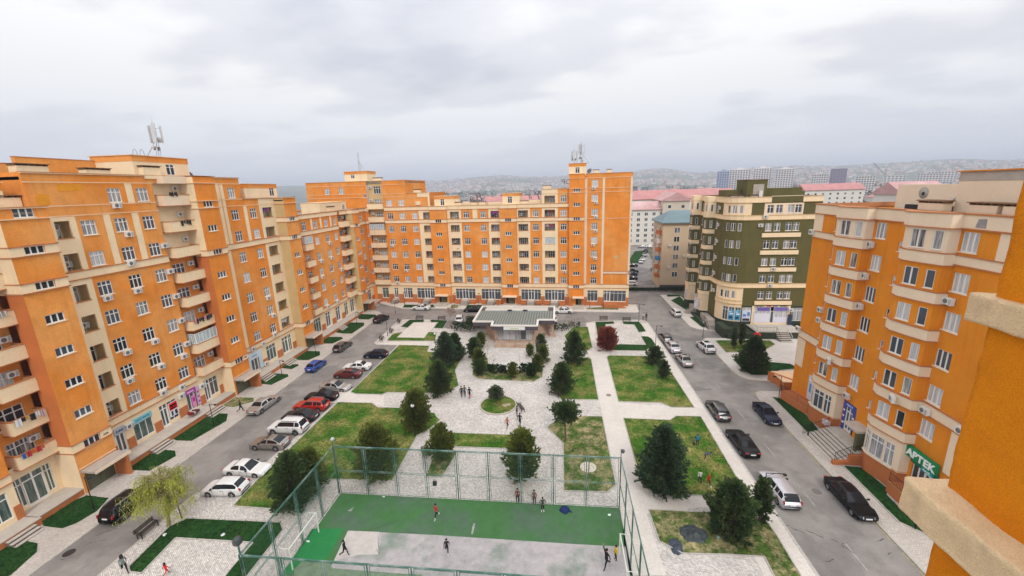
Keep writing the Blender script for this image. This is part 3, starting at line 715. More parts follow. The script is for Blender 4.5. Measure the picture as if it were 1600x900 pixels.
# ------------------------------------------------------------------ BACK BUILDING
BA = R(-3.78)
BB = thing('apartment_building', (-47.9, 103.9, 0), 'wide orange and cream apartment block closing the far end of the courtyard', 'building', BA)
fk = Fr(BB, gl=[0, 0, 1, 2, 2, 3, 3, 4, 4])
seg(fk, -17.5, -0.4, 0, 31.9, M['orange'], [(-11.5, f_(8), 'std'), (-7.5, f_(8), 'std'), (-1.1, s_(8), 'two', 0.75, 0.86)])
for z in (30.85, 28.7, 27.8): band(fk, -17.5, -0.4, z-0.05, z+0.05, m=M['ledge_pale'], lm=False, proud=0.13)
band(fk, -17.5, -0.4, 24.2, 25.2); band(fk, -17.5, -0.4, 21.1, 21.95)
seg(fk, -0.4, 3.8, 4.6, 31.8, M['ochre'], [(2.2, f_(8), 'std', 1.9, 1.9)], y=0.4)
fk2 = Fr(BB, 0, 0, BA*0)
for i in range(8):
    if i < 7: balcony(Fr(BB, 0, 0.4, 0), -0.45, 3.75, 5.25+3.3*i, 1.1, 1.1, glazed=(i == 4))
    if i < 8: ac(fk, 0.5, 7.2+3.3*i, 0.38)
seg(fk, 3.8, 10.0, 4.6, 31.8, O, [(5.4, f_(7), 'std', 1.5), (8.65, f_(7), 'std', 1.5)], acp=0.3)
seg(fk, 10.0, 13.1, 4.6, 28.6, O, [(12.0, f_(6), 'std', 1.45)], acp=0.1)
seg(fk, 13.1, 16.3, 4.6, 28.6, CR, [(15.2, f_(6), 'loggia', 1.9, 1.6, {'inner': M['ochre']})])
b = fk.mb(); b.box(10.2, 15.8, -0.03, 0, 25.3, 27.5); fk.done(b, 'wall_panel', O)
tower(fk, 16.3, 20.6, 25.2, 0.8, s_(6), O, O, holes=[(17.2, 19.4, 0.1, 2.3)])
LGI = {'inner': M['ochre']}
seg(fk, 20.6, 24.2, 4.6, 25.2, CR, [(22.5, f_(6), 'loggia', 2.3, 1.6, LGI)])
seg(fk, 24.2, 31.2, 4.6, 25.2, O, [(25.55, f_(6), 'std', 1.45), (29.85, f_(6), 'std', 1.45)], acp=0.2)
b = fk.mb(); b.box(27.2, 28.4, -0.04, 0, 21.95, 24.3); fk.done(b, 'pilaster', CR)
seg(fk, 31.2, 34.2, 4.6, 25.2, CR, [(32.8, f_(6), 'loggia', 2.1, 1.6, LGI)])
tower(fk, 34.2, 38.25, 25.2, 0.8, s_(6), O, O, holes=[(35.1, 37.4, 0.1, 2.3)])
seg(fk, 38.25, 41.5, 4.6, 25.2, CR, [(39.8, f_(6), 'loggia', 2.4, 1.6, LGI)])
seg(fk, 41.5, 44.4, 4.6, 25.2, O, [(42.9, f_(6), 'std', 1.45)], acp=0.2)
seg(fk, 44.4, 48.2, 4.6, 28.6, CR, [(46.3, f_(7), 'loggia', 2.5, 1.6, {'inner': M['ochre'], 'glazed': (3,)})])
seg(fk, 48.2, 50.9, 4.6, 28.6, O, [(49.6, f_(7), 'std', 1.45)], acp=0.1)
tower(fk, 50.9, 54.5, 31.8, 0.8, s_(8), O, O, holes=[(52.6, 54.0, 0.1, 2.3)])
seg(fk, 54.5, 59.1, 4.6, 31.8, O, [(56.85, f_(8), 'std', 1.45)], acp=0.75)
for a, c in ((54.52, 55.1), (58.6, 59.1), (64.85, 65.3)):
    b = fk.mb(); b.box(a, c, -0.05, 0, 5.3, 30.8); fk.done(b, 'pilaster', CP)
seg(fk, 59.1, 65.3, 4.6, 31.8, M['orange'], [])
bd = dict(y=0.0)
for a, c in ((3.8, 16.3), (20.6, 34.2), (38.25, 50.9)):
    band(fk, a, c, 24.3, 25.2); band(fk, a, c, 21.1, 21.95)
for a, c in ((3.8, 16.3), (20.6, 34.2), (38.25, 50.9), (54.5, 65.3)): band(fk, a, c, 4.62, 5.6)
for a, c in ((16.3, 20.6), (34.2, 38.25)):
    tband(fk, a, c, 24.3, 25.2, 0.8, CR); tband(fk, a, c, 21.1, 21.95, 0.8, CR, hole=((a+c)/2-0.77, (a+c)/2+0.77, 21.14, 21.9)); tband(fk, a, c, 4.62, 5.5, 0.8, CR, hole=((a+c)/2-0.77, (a+c)/2+0.77, 4.65, 5.46))
tband(fk, 50.9, 54.5, 21.1, 21.95, 0.8, M['ledge_pale'], hole=(51.93, 53.47, 21.14, 21.9)); tband(fk, 50.9, 54.5, 4.62, 5.5, 0.8, CR, hole=(51.93, 53.47, 4.65, 5.46))
for z in (30.8, 28.5, 27.6): tline(fk, 50.9, 54.5, z, 0.8)
for z in (30.8, 28.5, 27.6, 21.5): band(fk, 54.5, 65.3, z-0.06, z+0.06, m=M['ledge_pale'], lm=False, proud=0.14)
band(fk, 59.1, 65.3, 8.2, 8.8, m=CP, lm=M['ledge'])
for z in (30.8, 28.5, 27.7): band(fk, 3.8, 10.0, z-0.05, z+0.05, m=M['ledge_pale'], lm=False, proud=0.13)
band(fk, 10.0, 15.8, 27.5, 27.6, m=M['ledge_pale'], lm=False, proud=0.13); band(fk, 44.4, 50.9, 27.5, 27.6, m=M['ledge_pale'], lm=False, proud=0.13)
# ground floor of the back building
gf = []
def bshop(x0, x1, door=None, g=5, z0=1.25, z1=4.0):
    gf.append((x0, x1)); return shop(fk, x0, x1, z0, z1, door, g=g, wz=1.15)
ex = bshop(1.0, 2.8, g=6) + bshop(4.4, 5.6, (4.4, 5.6), g=6) + bshop(7.1, 9.6, (7.1, 8.2)) + bshop(10.9, 15.8, (13.0, 14.6))
seg(fk, -0.4, 16.3, 0, 4.62, CR, extra=ex)
seg(fk, 20.6, 34.2, 0, 4.62, CR, extra=bshop(21.6, 26.9, (23.4, 25.1)) + bshop(28.5, 33.6, (30.4, 32.0)))
seg(fk, 38.25, 50.9, 0, 4.62, CR, extra=bshop(38.9, 43.9, (40.7, 42.3)) + bshop(44.9, 49.9, (46.6, 48.2)))
seg(fk, 54.5, 59.1, 0, 4.62, CR, extra=bshop(55.4, 57.9))
seg(fk, 59.1, 65.3, 0, 4.62, CR, extra=bshop(59.3, 64.7, (59.4, 60.9)))
b = fk.mb()
allx = [(-0.4, 1.0), (2.8, 4.4), (5.6, 7.1), (9.6, 10.9), (15.8, 16.3), (20.6, 21.6), (26.9, 28.5), (33.6, 34.2), (38.25, 38.9), (43.9, 44.9), (49.9, 50.9), (54.5, 55.4), (57.9, 59.3), (64.7, 65.3)]
for a, c in allx: b.box(a, c, -0.07, 0, 0, 2.3)
for a, c in ((1.0, 2.8), (4.4, 9.6), (10.9, 15.8), (21.6, 26.9), (28.5, 33.6), (38.9, 43.9), (44.9, 49.9), (55.4, 57.9), (59.3, 64.7)): b.box(a, c, -0.08, 0, 0, 1.14)
fk.done(b, 'base_course', M['wains'])
b = fk.mb()
for a, c in ((16.3, 20.6), (34.2, 38.25), (50.9, 54.5)): b.box(a-0.02, a+0.8, -0.85, -0.8, 0, 2.2); b.box(c-0.55, c+0.02, -0.85, -0.8, 0, 2.2)
fk.done(b, 'base_course', M['wains'])
for a, c in ((17.2, 19.4), (35.1, 37.4), (52.6, 54.0)):
    b = fk.mb(); b.box(a, c, -0.3, -0.25, 0, 2.3); fk.done(b, 'entrance_door', M['dark']); b = fk.mb(); b.box(a+0.6, c-0.1, -0.74, -0.69, 0, 2.25); fk.done(b, 'entrance_door', M['gate'])
    b = fk.mb(); b.box(a-0.7, c+0.6, -2.2, -0.8, 2.45, 2.62); b.box(a-0.74, c+0.64, -2.26, -2.2, 2.4, 2.66); fk.done(b, 'canopy', M['cream_pale'])
    b = fk.mb(); b.box(a-0.6, c+0.6, -3.4, -0.8, 0.02, 0.45); fk.done(b, 'step', M['step']); b = fk.mb(); b.box(a-0.6, c+0.6, -3.8, -3.4, 0.02, 0.24); fk.done(b, 'step', M['step'])
for a, c in ((4.2, 5.9), (12.9, 14.8), (23.2, 25.3), (30.2, 32.2), (40.5, 42.5), (46.4, 48.4)):
    b = fk.mb(); b.box(a, c, -0.9, 0, 0, 1.12); fk.done(b, 'step', M['step']); steps(fk, a, c, -0.9, 1.12, 5, 0.34, rail=True)
    for s in (a-1.6, c+0.15): b = fk.mb(); b.box(s, s+1.45, -1.0, -0.1, 0, 0.75); fk.done(b, 'planter_wall', M['wains'])
b = fk.mb(); b.box(59.2, 62.6, -2.0, 0, 0, 1.0); fk.done(b, 'porch', M['wains'])
b = fk.mb(); b.add([(62.6,-2.0,0),(65.0,-2.0,0),(62.6,-2.0,1.5),(62.6,-1.8,0),(65.0,-1.8,0),(62.6,-1.8,1.5)], [(0,1,2),(4,3,5),(0,2,5,3),(1,4,5,2)]); fk.done(b, 'porch_wall', M['wains'])
# sides, roofs
b = fk.mb()
b.quad((65.3,0,0),(65.3,14,0),(65.3,14,31.8),(65.3,0,31.8)); b.quad((-17.5,14,0),(-17.5,0,0),(-17.5,0,31.9),(-17.5,14,31.9)); b.quad((65.3,14,0),(-17.5,14,0),(-17.5,14,25.2),(65.3,14,25.2))
b.quad((10,0,28.6),(10,14,28.6),(10,14,31.8),(10,0,31.8)); b.quad((15.8,0,25.2),(15.8,14,25.2),(15.8,14,28.6),(15.8,0,28.6)); b.quad((44.4,14,25.2),(44.4,0,25.2),(44.4,0,28.6),(44.4,14,28.6)); b.quad((50.9,14,28.6),(50.9,0,28.6),(50.9,0,31.8),(50.9,14,31.8))
fk.done(b, 'rear_wall', O)
b = fk.mb()
for a, c, z in ((-17.5, 10, 31.5), (10, 15.8, 28.2), (15.8, 44.4, 24.8), (44.4, 50.9, 28.2), (50.9, 65.3, 31.4)): b.box(a, c, 0.2, 14, z-0.3, z)
for a, c, z in ((16.3, 20.6, 24.8), (34.2, 38.25, 24.8), (50.9, 54.5, 31.4)): b.box(a, c, -0.75, 0.2, z-0.3, z)
fk.done(b, 'flat_roof', M['roof'])
b = fk.mb()
for a, c, z in ((-17.6, 10.1, 31.85), (10.1, 15.9, 28.6), (15.9, 44.3, 25.22), (44.3, 50.8, 28.6), (50.8, 65.4, 31.8)): b.box(a, c, -0.16, 0.3, z, z+0.06); b.box(a, c, 13.7, 14.1, z-0.4, z)
for a, c, z in ((16.2, 20.7, 25.22), (34.1, 38.35, 25.22), (50.8, 54.6, 31.8)): b.box(a, c, -0.96, -0.16, z, z+0.06)
for x, z in ((10, 31.8), (65.3, 31.8), (15.8, 28.6)): b.box(x-0.3, x+0.1, 0.3, 13.7, z, z+0.06)
fk.done(b, 'coping', M['ledge_pale'])
roof_box(fk, -6.4, -0.1, 0.4, 5, 31.5, 34.4, M['cream'], win=(-4.6, -3.6, 32.6, 33.6)); roof_box(fk, 17.4, 22.6, 0.2, 5, 24.8, 27.6, M['cream'], win=(19.0, 20.0, 25.3, 26.9)); roof_box(fk, 34.8, 39.0, 0.2, 5, 24.8, 27.9, M['cream'], win=(36.1, 37.2, 25.5, 27.1)); roof_box(fk, 50.8, 54.75, -0.3, 4.5, 31.4, 34.2, M['cream'], win=(52.3, 53.3, 31.95, 33.3))
for x, z, ww in ((2.5, 31.4, 2.2), (12.9, 28.2, 1.8), (23.4, 24.8, 1.8), (27.5, 24.8, 1.6), (29.6, 24.8, 1.6), (40.0, 24.8, 2.0), (45.6, 28.2, 1.9), (57.0, 31.4, 1.2), (60.0, 31.4, 1.0)): vent_stack(fk, x, 0.9, z, ww, 0.7, 1.05)
b = fk.mb(); b.box(22.7, 26.6, 1.2, 3.0, 24.8, 25.9); b.box(31.0, 34.8, 1.0, 1.3, 24.8, 25.8); b.box(41.0, 44.4, 1.0, 1.3, 24.8, 26.1); b.box(12.6, 13.8, -0.25, 0.0, 25.6, 26.5); fk.done(b, 'roof_wall', [M['cream']])

# ------------------------------------------------------------------ RIGHT BUILDING
OD = M['orange_deep']
RB = thing('apartment_building', (32.3, 0, 0), 'deep orange apartment block with rounded bays on the right, a pharmacy at street level', 'building', R(-90))
fr = Fr(RB, gl=[1, 2, 3, 4, 4, 1, 0])
def U(y): return -y
RZ = [7.3 + 3.3*i for i in range(6)]; RS = [6.07 + 3.3*i for i in range(6)]
seg(fr, U(52.8), U(50.7), 0, 26.0, OD, [(U(51.65), RZ, 'two', 1.1, 1.6)])
seg(fr, U(56.2), U(52.8), 0, 26.0, OD, [])
b = fr.mb(); b.box(U(56.25), U(54.5), -0.05, 0, 4.7, 8.6); b.box(U(56.25), U(54.5), -0.05, 0, 22.7, 24.8); fr.done(b, 'wall_panel', CP)
ex = [(-46.0, -44.15, 1.25, 4.7)]
seg(fr, U(46.2), U(41.4), 0, 26.0, OD, [(U(45.2), RZ, 'tri', 1.4, 1.6), (U(42.25), RS, 'two', 1.05, 0.95)], extra=ex)
seg(fr, U(36.9), U(30.5), 0, 26.0, OD, [(U(36.0), RZ, 'tri', 1.4, 1.6)], extra=[(-36.6, -34.1, 1.2, 4.1)])
b = fr.mb(); b.box(U(33.8), U(30.5), -0.06, 0, 4.7, 8.6); b.box(U(33.8), U(31.5), -0.05, 0, 22.75, 24.75); b.box(U(31.6), U(30.5), -0.08, 0, 9.7, 21.9); fr.done(b, 'wall_panel', CP)
window(fr, -32.2, 22.6+1.2, 1.0, 1.6, -0.02, 'two')
band(fr, U(56.2), U(50.7), 8.6, 9.6, m=CP); band(fr, U(56.2), U(50.7), 21.9, 22.7, m=CP)
band(fr, U(36.9), U(30.5), 8.6, 9.6, m=CP); band(fr, U(36.9), U(30.5), 21.9, 22.7, m=CP)
for a, c in ((56.2, 50.7), (46.2, 41.4), (36.9, 30.5)): band(fr, U(a), U(c), 24.85, 25.98, m=CP, proud=0.12)
def bay(y0, tail=4.75, shopcol=0, green=False):
    """rounded bay: body, floor bands that follow its curve, and windows on its facets; y0 = near edge along the street"""
    P = [(0.0, 0.05), (-0.74, 0.17), (-1.14, 1.62), (-1.45, 3.05), (-1.18, 3.95), (-0.62, 4.55), (0.0, tail)]   # (out, along)
    def pl(g, cham=0.0):
        q = []
        cx, cy = 0.9, 2.4
        for o, a in P:
            dx, dy = o-cx, a-cy; L = math.hypot(dx, dy); q.append((-(y0 + cy + dy*(1+g/L)), cx + dx*(1+g/L)))
        q[0] = (-(y0-g*0.6), 0.02); q[-1] = (-(y0+tail+g*0.6), 0.02)
        return q
    def side(i):     # frame whose x runs along facet i, y into the bay
        a, c = P[i], P[i+1]; pa = Vector((-(y0+a[1]), a[0], 0)); pc = Vector((-(y0+c[1]), c[0], 0))
        d_ = pa - pc; return Fr(RB, pc.x, pc.y, math.atan2(d_.y, d_.x), fr.gl), d_.length
    body = [M['orange_deep']]
    def ring(z0, z1, g, m, name, caps=True, lm=None):
        b = fr.mb(); b.prism(pl(g), z0, z1, 0, bottom=caps); fr.done(b, name, m)
    # floors: wall facets with openings
    for i in range(len(P)-1):
        fs, L = side(i)
        cols = []
        if i == 1: cols = [(L/2+0.05, RZ, 'std', 0.72, 1.6)]
        if i == 2: cols = [(L/2, RZ, 'two', 1.18, 1.6)]
        if i == 4: cols = [(L/2, RZ, 'std', 0.55, 1.6)]
        holes = []
        for c in cols:
            for z in c[1]: holes.append((c[0]-c[3]/2, c[0]+c[3]/2, z-c[4]/2, z+c[4]/2))
        sh = None
        if i in (1, 2, 3): sh = (0.1 if i > 1 else 0.1, L-0.02 if i > 1 else L-0.55, 2.25, 4.55); holes.append(sh)
        b = fs.mb()
        for za, zb, mi in ((0, 2.2, 2), (2.2, 6.2, 1), (6.2, 22.6, 0), (22.6, 25.9, 1)):
            hh = [h for h in holes if h[3] > za and h[2] < zb]
            grid_wall(b, 0, L, za, zb, 0, [(h[0], h[1], max(h[2], za), min(h[3], zb)) for h in hh], 0.1, mi, mi)
        fs.done(b, 'bay_wall', [OD, CP, M['wains']])
        for c in cols:
            for k, z in enumerate(c[1]):
                window(fs, c[0], z, c[3], c[4], 0.08, 'two' if i == 2 else ('grid' if (green and k == 5 and i == 2) else 'plain'))
                s = fs.mb(); s.box(c[0]-c[3]/2-0.05, c[0]+c[3]/2+0.05, -0.06, 0.06, z-c[4]/2-0.06, z-c[4]/2+0.004); fs.done(s, 'window_sill', CP)
        if sh:
            window(fs, (sh[0]+sh[1])/2, (sh[2]+sh[3])/2, sh[1]-sh[0]+0.02, sh[3]-sh[2], 0.07, 'shop' if i > 1 else 'twotop', 2 if green else 5, 'shop_window')
            s = fs.mb(); s.box(sh[0]-0.05, sh[1]+0.05, -0.14, 0.06, sh[2]-0.16, sh[2]); fs.done(s, 'window_sill', CP)
    for k in range(6):
        zb = 5.3 + 3.3*k
        ring(zb, zb+0.92, 0.10, CP, 'parapet_band')
        ring(zb-0.08, zb-0.002, 0.17, M['ledge'], 'ledge'); ring(zb+0.922, zb+1.0, 0.17, M['ledge'], 'ledge')
    ring(24.85, 25.98, 0.16, CP, 'roof_parapet'); ring(24.76, 24.848, 0.26, M['ledge'], 'ledge'); ring(25.982, 26.06, 0.26, M['ledge'], 'coping')
    ring(2.1, 2.16, 0.04, M['ledge_pale'], 'ledge')
bay(46.15); bay(36.85, green=True)
for y, z in ((46.0, 22.3), (46.0, 19.0), (46.0, 15.7), (45.6, 5.4), (36.4, 18.9), (36.3, 8.95), (32.9, 9.1)): ac(fr, U(y), z, -0.05)
ac(Fr(RB, -47.3, -1.28, R(-23)), 0, 8.8, -0.05); ac(Fr(RB, -38.1, -1.28, R(-23)), 0, 9.05, -0.05); ac(fr, U(52.2), 12.1); ac(fr, U(56.2), 22.5); ac(fr, U(52.3), 13.4); ac(fr, U(56.2), 9.6)
# rear, roof, roof structures
b = fr.mb(); b.quad((-56.2,16,0),(-56.2,0,0),(-56.2,0,26),(-56.2,16,26)); b.quad((-30.5,0,0),(-30.5,16,0),(-30.5,16,26),(-30.5,0,26)); b.quad((-30.5,16,0),(-56.2,16,0),(-56.2,16,26),(-30.5,16,26)); fr.done(b, 'rear_wall', OD)
b = fr.mb(); b.box(-56.1, -30.6, 0.2, 15.9, 25.0, 25.3); fr.done(b, 'flat_roof', M['roof'])
b = fr.mb(); b.box(-56.3, -30.4, -0.22, 0.3, 25.985, 26.06); b.box(-56.3, -56.0, 0.3, 16, 25.6, 26.06); fr.done(b, 'coping', M['ledge'])
b = fr.mb(); b.box(-40.0, -30.5, 1.7, 9, 25.3, 28.5); b.box(-40.03, -34.2, 1.67, 9.03, 28.5, 29.25, 2); b.box(-34.2, -30.4, 1.6, 9.1, 28.5, 29.25, 1); b.box(-40.2, -30.3, 1.5, 9.2, 29.25, 29.35, 1); fr.done(b, 'penthouse', [M['cream_pale'], OD, M['plaster']] if 'plaster' in M else [M['cream_pale'], OD, M['conc']])
b = fr.mb(); b.box(-55.0, -43.2, 8.0, 8.4, 25.3, 28.1); b.box(-43.2, -42.2, 8.0, 8.4, 25.3, 27.5); fr.done(b, 'roof_wall', M['cream_pale'])
b = fr.mb(); b.box(-53.0, -42.5, 7.6, 7.99, 25.3, 25.9); fr.done(b, 'gutter', M['dark'])
for y, x, ww in ((41.7, 1.6, 2.4), (40.9, 0.9, 2.4), (36.2, 0.9, 2.2), (33.6, 0.9, 2.2)): vent_stack(fr, U(y), x, 25.3, ww, 0.8, 1.35, CP)
b = fr.mb(); b.T = Matrix.Translation((-51.3, 7.97, 27.2)) @ Matrix.Rotation(R(90), 4, 'X'); b.lathe([(0, 0), (0.62, 0.004), (0.62, -0.01)], 18); fr.done(b, 'cement_patch', M['conc'])
b = fr.mb(); b.T = Matrix.Translation((-51.3, 7.955, 27.1)) @ Matrix.Rotation(R(90), 4, 'X'); b.lathe([(0, 0), (0.2, 0.004), (0.2, -0.01)], 14); fr.done(b, 'vent_hole', M['dark'])
# pharmacy front
window(fr, -35.9, 2.55, 1.25, 2.7, 0.1, 'two', 0, 'shop_window'); window(fr, -34.75, 2.6, 1.05, 2.75, 0.06, 'door', 0, 'shop_door'); window(fr, -34.2+0.1, 2.6, 0.35, 2.6, 0.1, 'plain', 0, 'shop_window')
sg = board(fr, -37.0, -33.95, 4.15, 5.15, (0.0, 0.22, 0.075), -0.45, None, th=0.3)
for i, ch in enumerate('APTEK'): text(ch, 0.92, (-36.55+0.56*i, -0.47, 4.33), sg, m=flat((0.85, 0.86, 0.85), 0.4, 'sign_letters'), ext=0.03)
board(fr, -35.35, -34.25, 3.72, 4.12, (0.02, 0.36, 0.34), -0.32, 'Aptek', (0.8, 0.9, 0.9), 0.3, th=0.2)
board(fr, -36.6, -35.4, 3.7, 4.14, (0.0, 0.13, 0.06), -0.18, th=0.1); board(fr, -34.22, -33.9, 3.6, 4.14, (0.0, 0.13, 0.06), -0.18, th=0.1)
# shop door beside the steps, blue and white boards round it
window(fr, -45.05, 2.75, 1.1, 2.9, 0.08, 'door', 1, 'shop_door')
board(fr, -46.0, -45.62, 1.3, 4.65, (0.05, 0.07, 0.36), -0.06, name='poster', stripes=((-45.95, -45.67, 2.0, 2.2, 2), (-45.95, -45.67, 2.8, 3.0, 2), (-45.95, -45.67, 3.5, 3.7, 2)))
board(fr, -44.48, -44.1, 1.9, 4.65, (0.05, 0.07, 0.36), -0.06, name='poster', stripes=((-44.44, -44.15, 2.4, 2.6, 2), (-44.44, -44.15, 3.2, 3.4, 2)))
board(fr, -45.62, -44.48, 4.2, 4.65, (0.06, 0.09, 0.42), -0.07, '3 N 1 Y', (0.85, 0.85, 0.9), 0.3)
# far corner shop with poster, terrace walls, steps, canopy
board(fr, -52.6, -50.9, 1.4, 4.6, (0.55, 0.62, 0.74), -0.1, name='poster', stripes=((-52.3, -51.9, 2.4, 3.6, 5), (-51.5, -51.1, 2.0, 3.3, 5), (-52.5, -51.0, 4.0, 4.2, 2)))
b = fr.mb(); b.box(-43.6, -41.5, -1.5, 0.0, 3.25, 3.5); fr.done(b, 'canopy', M['step'])
b = fr.mb(); b.box(-41.9, -41.55, -1.35, 0.0, 0, 3.25); fr.done(b, 'canopy_wall', M['gate'])
b = fr.mb(); b.box(-43.2, -41.9, -0.06, 0, 0.9, 3.2); fr.done(b, 'entrance_door', M['dark'])
b = fr.mb(); b.box(-46.1, -41.0, -1.2, 0, 0, 1.25); fr.done(b, 'landing', M['step'])
for i in range(7):
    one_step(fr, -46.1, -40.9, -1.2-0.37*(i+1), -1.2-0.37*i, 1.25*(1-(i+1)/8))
b = fr.mb(); b.box(-40.9, -40.6, -3.9, -0.9, 0, 0.55); b.box(-40.9, -40.6, -2.4, -0.9, 0.55, 1.3); fr.done(b, 'step_wall', M['wains'])
b = fr.mb(); b.box(-36.9, -33.2, -1.5, 0, 0, 1.2); b.box(-36.9, -33.2, -1.55, -1.35, 1.2, 1.35, 1); fr.done(b, 'porch', [M['wains'], M['ledge']])
b = fr.mb(); b.prism([(-50.0, -0.6), (-50.5, -1.15), (-52.0, -1.6), (-54.6, -2.2), (-55.0, -1.9), (-55.0, 0), (-50.0, 0)], 0, 1.15); fr.done(b, 'porch', M['wains'])
b = fr.mb(); b.prism([(-60.2, -0.8), (-57.4, 1.2), (-57.2, 0.9), (-60.2, -1.2)], 0, 1.5); fr.done(b, 'ramp_wall', M['wains'])
b = fr.mb(); b.box(-60.4, -57.0, -0.6, 2.4, 0, 1.35, 0); b.box(-60.5, -56.9, -0.7, 2.5, 1.35, 1.45, 1); fr.done(b, 'ramp_wall', [M['wains'], M['ledge_pale']])
def railing(f, pts, h=0.95, name='handrail', step=0.16, m=None):
    """iron railing along a run of points (x, y, z)"""
    b = f.mb()
    for a, c in zip(pts, pts[1:]):
        a, c = Vector(a), Vector(c); L = (c-a).length; n = max(1, int(L/step)); up = Vector((0, 0, h))
        b.tube(a+up, c+up, 0.028, n=5); b.tube(a+up*0.12, c+up*0.12, 0.016, n=4)
        for i in range(n+1): p = a+(c-a)*(i/n); b.tube(p, p+up, 0.022 if i in (0, n) else 0.011, n=4)
    return f.done(b, name, m or M['black'])
railing(fr, [(-40.75, -3.7, 0.5), (-40.75, -2.3, 1.25), (-40.75, -0.9, 1.3)]); railing(fr, [(-46.2, -3.8, 0.1), (-46.2, -1.2, 1.25)]); railing(fr, [(-36.8, -1.45, 1.3), (-33.4, -1.45, 1.3)])
railing(fr, [(-50.3, -1.0, 1.15), (-52.0, -1.5, 1.15), (-54.4, -2.1, 1.15)]); railing(fr, [(-54.6, -2.1, 1.1), (-56.8, -1.0, 0.2)])
b = fr.mb(); b.box(-46.9, -46.2, -1.5, -1.0, 1.25, 1.7); fr.done(b, 'notice_box', flat((0.7, 0.6, 0.62), 0.6))

# ------------------------------------------------------------------ NEAR CORNER (the building the view is taken from)
NB = thing('building_corner', (2.92, 3.0, 0), 'close-up corner of rough orange wall with two cream ledges, nearest the camera', 'building corner')
M['orange_near'] = mat('rough_orange_render', (0.92, 0.30, 0.004), 0.95, var=0.07, vscale=2.0, col2=(0.84, 0.26, 0.004), c2scale=1.2, bump=1.0, bscale=90, grain=0.16, gscale=110)
M['cream_near'] = mat('worn_cream_render', (0.90, 0.67, 0.40), 0.95, var=0.10, vscale=3.0, col2=(0.66, 0.47, 0.30), c2scale=3.0, thr=(0.52, 0.68), bump=1.0, bscale=80, grain=0.12, gscale=90)
def rough_block(name, x0, x1, y0, y1, z0, z1, m, amp=0.02, seg_=0.06, rnd=0.0):
    bm = bmesh.new()
    ret = bmesh.ops.create_cube(bm, size=1.0)
    for v in bm.verts: v.co = Vector((x0 + (v.co.x+0.5)*(x1-x0), y0 + (v.co.y+0.5)*(y1-y0), z0 + (v.co.z+0.5)*(z1-z0)))
    if rnd: bmesh.ops.bevel(bm, geom=[e for e in bm.edges], offset=rnd, segments=3, affect='EDGES', profile=0.6)
    for ax, lo, hi in ((0, x0, x1), (1, y0, y1), (2, z0, z1)):
        n = int((hi-lo)/seg_)
        for i in range(1, min(n, 80)):
            co = [0, 0, 0]; co[ax] = lo + (hi-lo)*i/min(n, 80); no = [0, 0, 0]; no[ax] = 1
            bmesh.ops.bisect_plane(bm, geom=bm.verts[:]+bm.edges[:]+bm.faces[:], plane_co=co, plane_no=no)
    from mathutils import noise as nz
    for v in bm.verts:
        p = v.co
        k = nz.noise_vector(p*3.1)*amp + nz.noise_vector(p*9.0)*amp*0.5 + nz.noise_vector(p*26.0)*amp*0.16
        v.co = p + k
    me = bpy.data.meshes.new(name); bm.to_mesh(me); bm.free(); me.materials.append(m)
    for q in me.polygons: q.use_smooth = True
    return link(name, me, NB)
rough_block('wall', 0.0, 1.4, -2.9, 0.0, 24.0, 30.5, M['orange_near'], 0.016, 0.05)
rough_block('lower_ledge', -0.23, 1.3, -2.85, 0.10, 26.42, 26.72, M['cream_near'], 0.016, 0.028, 0.03)
rough_block('upper_ledge', -0.06, 1.3, -2.85, 0.12, 28.0, 28.2, M['cream_near'], 0.011, 0.028, 0.022)

# ------------------------------------------------------------------ OLIVE BUILDING
GB = thing('apartment_building', (32.4, 82.45, 0), 'dark olive green apartment block with cream bands and a rounded corner', 'building')
GX, GY = 32.4, 82.45
fg = Fr(GB, gl=[1, 2, 3, 0, 3, 2, 1]); OL, OLD = M['olive'], M['olive_dark']
GZ = [7.35+3.3*i for i in range(6)]; GC = GZ
def gx(x): return x-GX
seg(fg, gx(36.1), gx(38.0), 5.2, 26.1, OL, [])
seg(fg, gx(38.0), gx(45.4), 5.2, 26.1, OL, [(gx(39.4), GZ, 'twotop', 1.1, 1.5), (gx(40.95), GZ, 'twotop', 1.1, 1.5), (gx(42.95), GZ, 'twotop', 1.1, 1.5), (gx(44.25), GZ, 'twotop', 1.1, 1.5)])
seg(fg, gx(45.4), gx(48.3), 5.2, 26.1, OL, [])
for k in range(6):
    if k == 1: continue
    z0 = 5.45+3.3*k
    if k == 5: break
    band(fg, gx(38.35), gx(45.15), z0 if k else 5.45, z0+0.8, m=CR, lm=False, proud=0.22)
fg_panel = fg.mb(); grid_wall(fg_panel, gx(38.3), gx(45.1), 22.8, 24.9, -0.05, [(gx(x)-0.55, gx(x)+0.55, 23.1, 24.6) for x in (39.4, 40.95, 42.95, 44.25)], 0.05, 0, 0); fg.done(fg_panel, 'wall_panel', CP)
band(fg, gx(36.1), gx(48.3), 8.84, 9.68, m=CR, lm=M['ochre']); band(fg, gx(36.1), gx(48.3), 21.9, 22.75, m=CR, lm=M['ochre'])
band(fg, gx(36.1), gx(39.4), 25.1, 26.1, m=CR, lm=M['ochre'], proud=0.1); band(fg, gx(44.85), gx(48.3), 25.1, 26.1, m=CR, lm=M['ochre'], proud=0.1)
b = fg.mb(); b.box(gx(39.4), gx(44.85), -0.1, 0, 25.1, 26.15); b.box(gx(39.4), gx(44.85), -0.12, 0.1, 26.15, 26.24, 1); fg.done(b, 'roof_panel', [OL, CP])
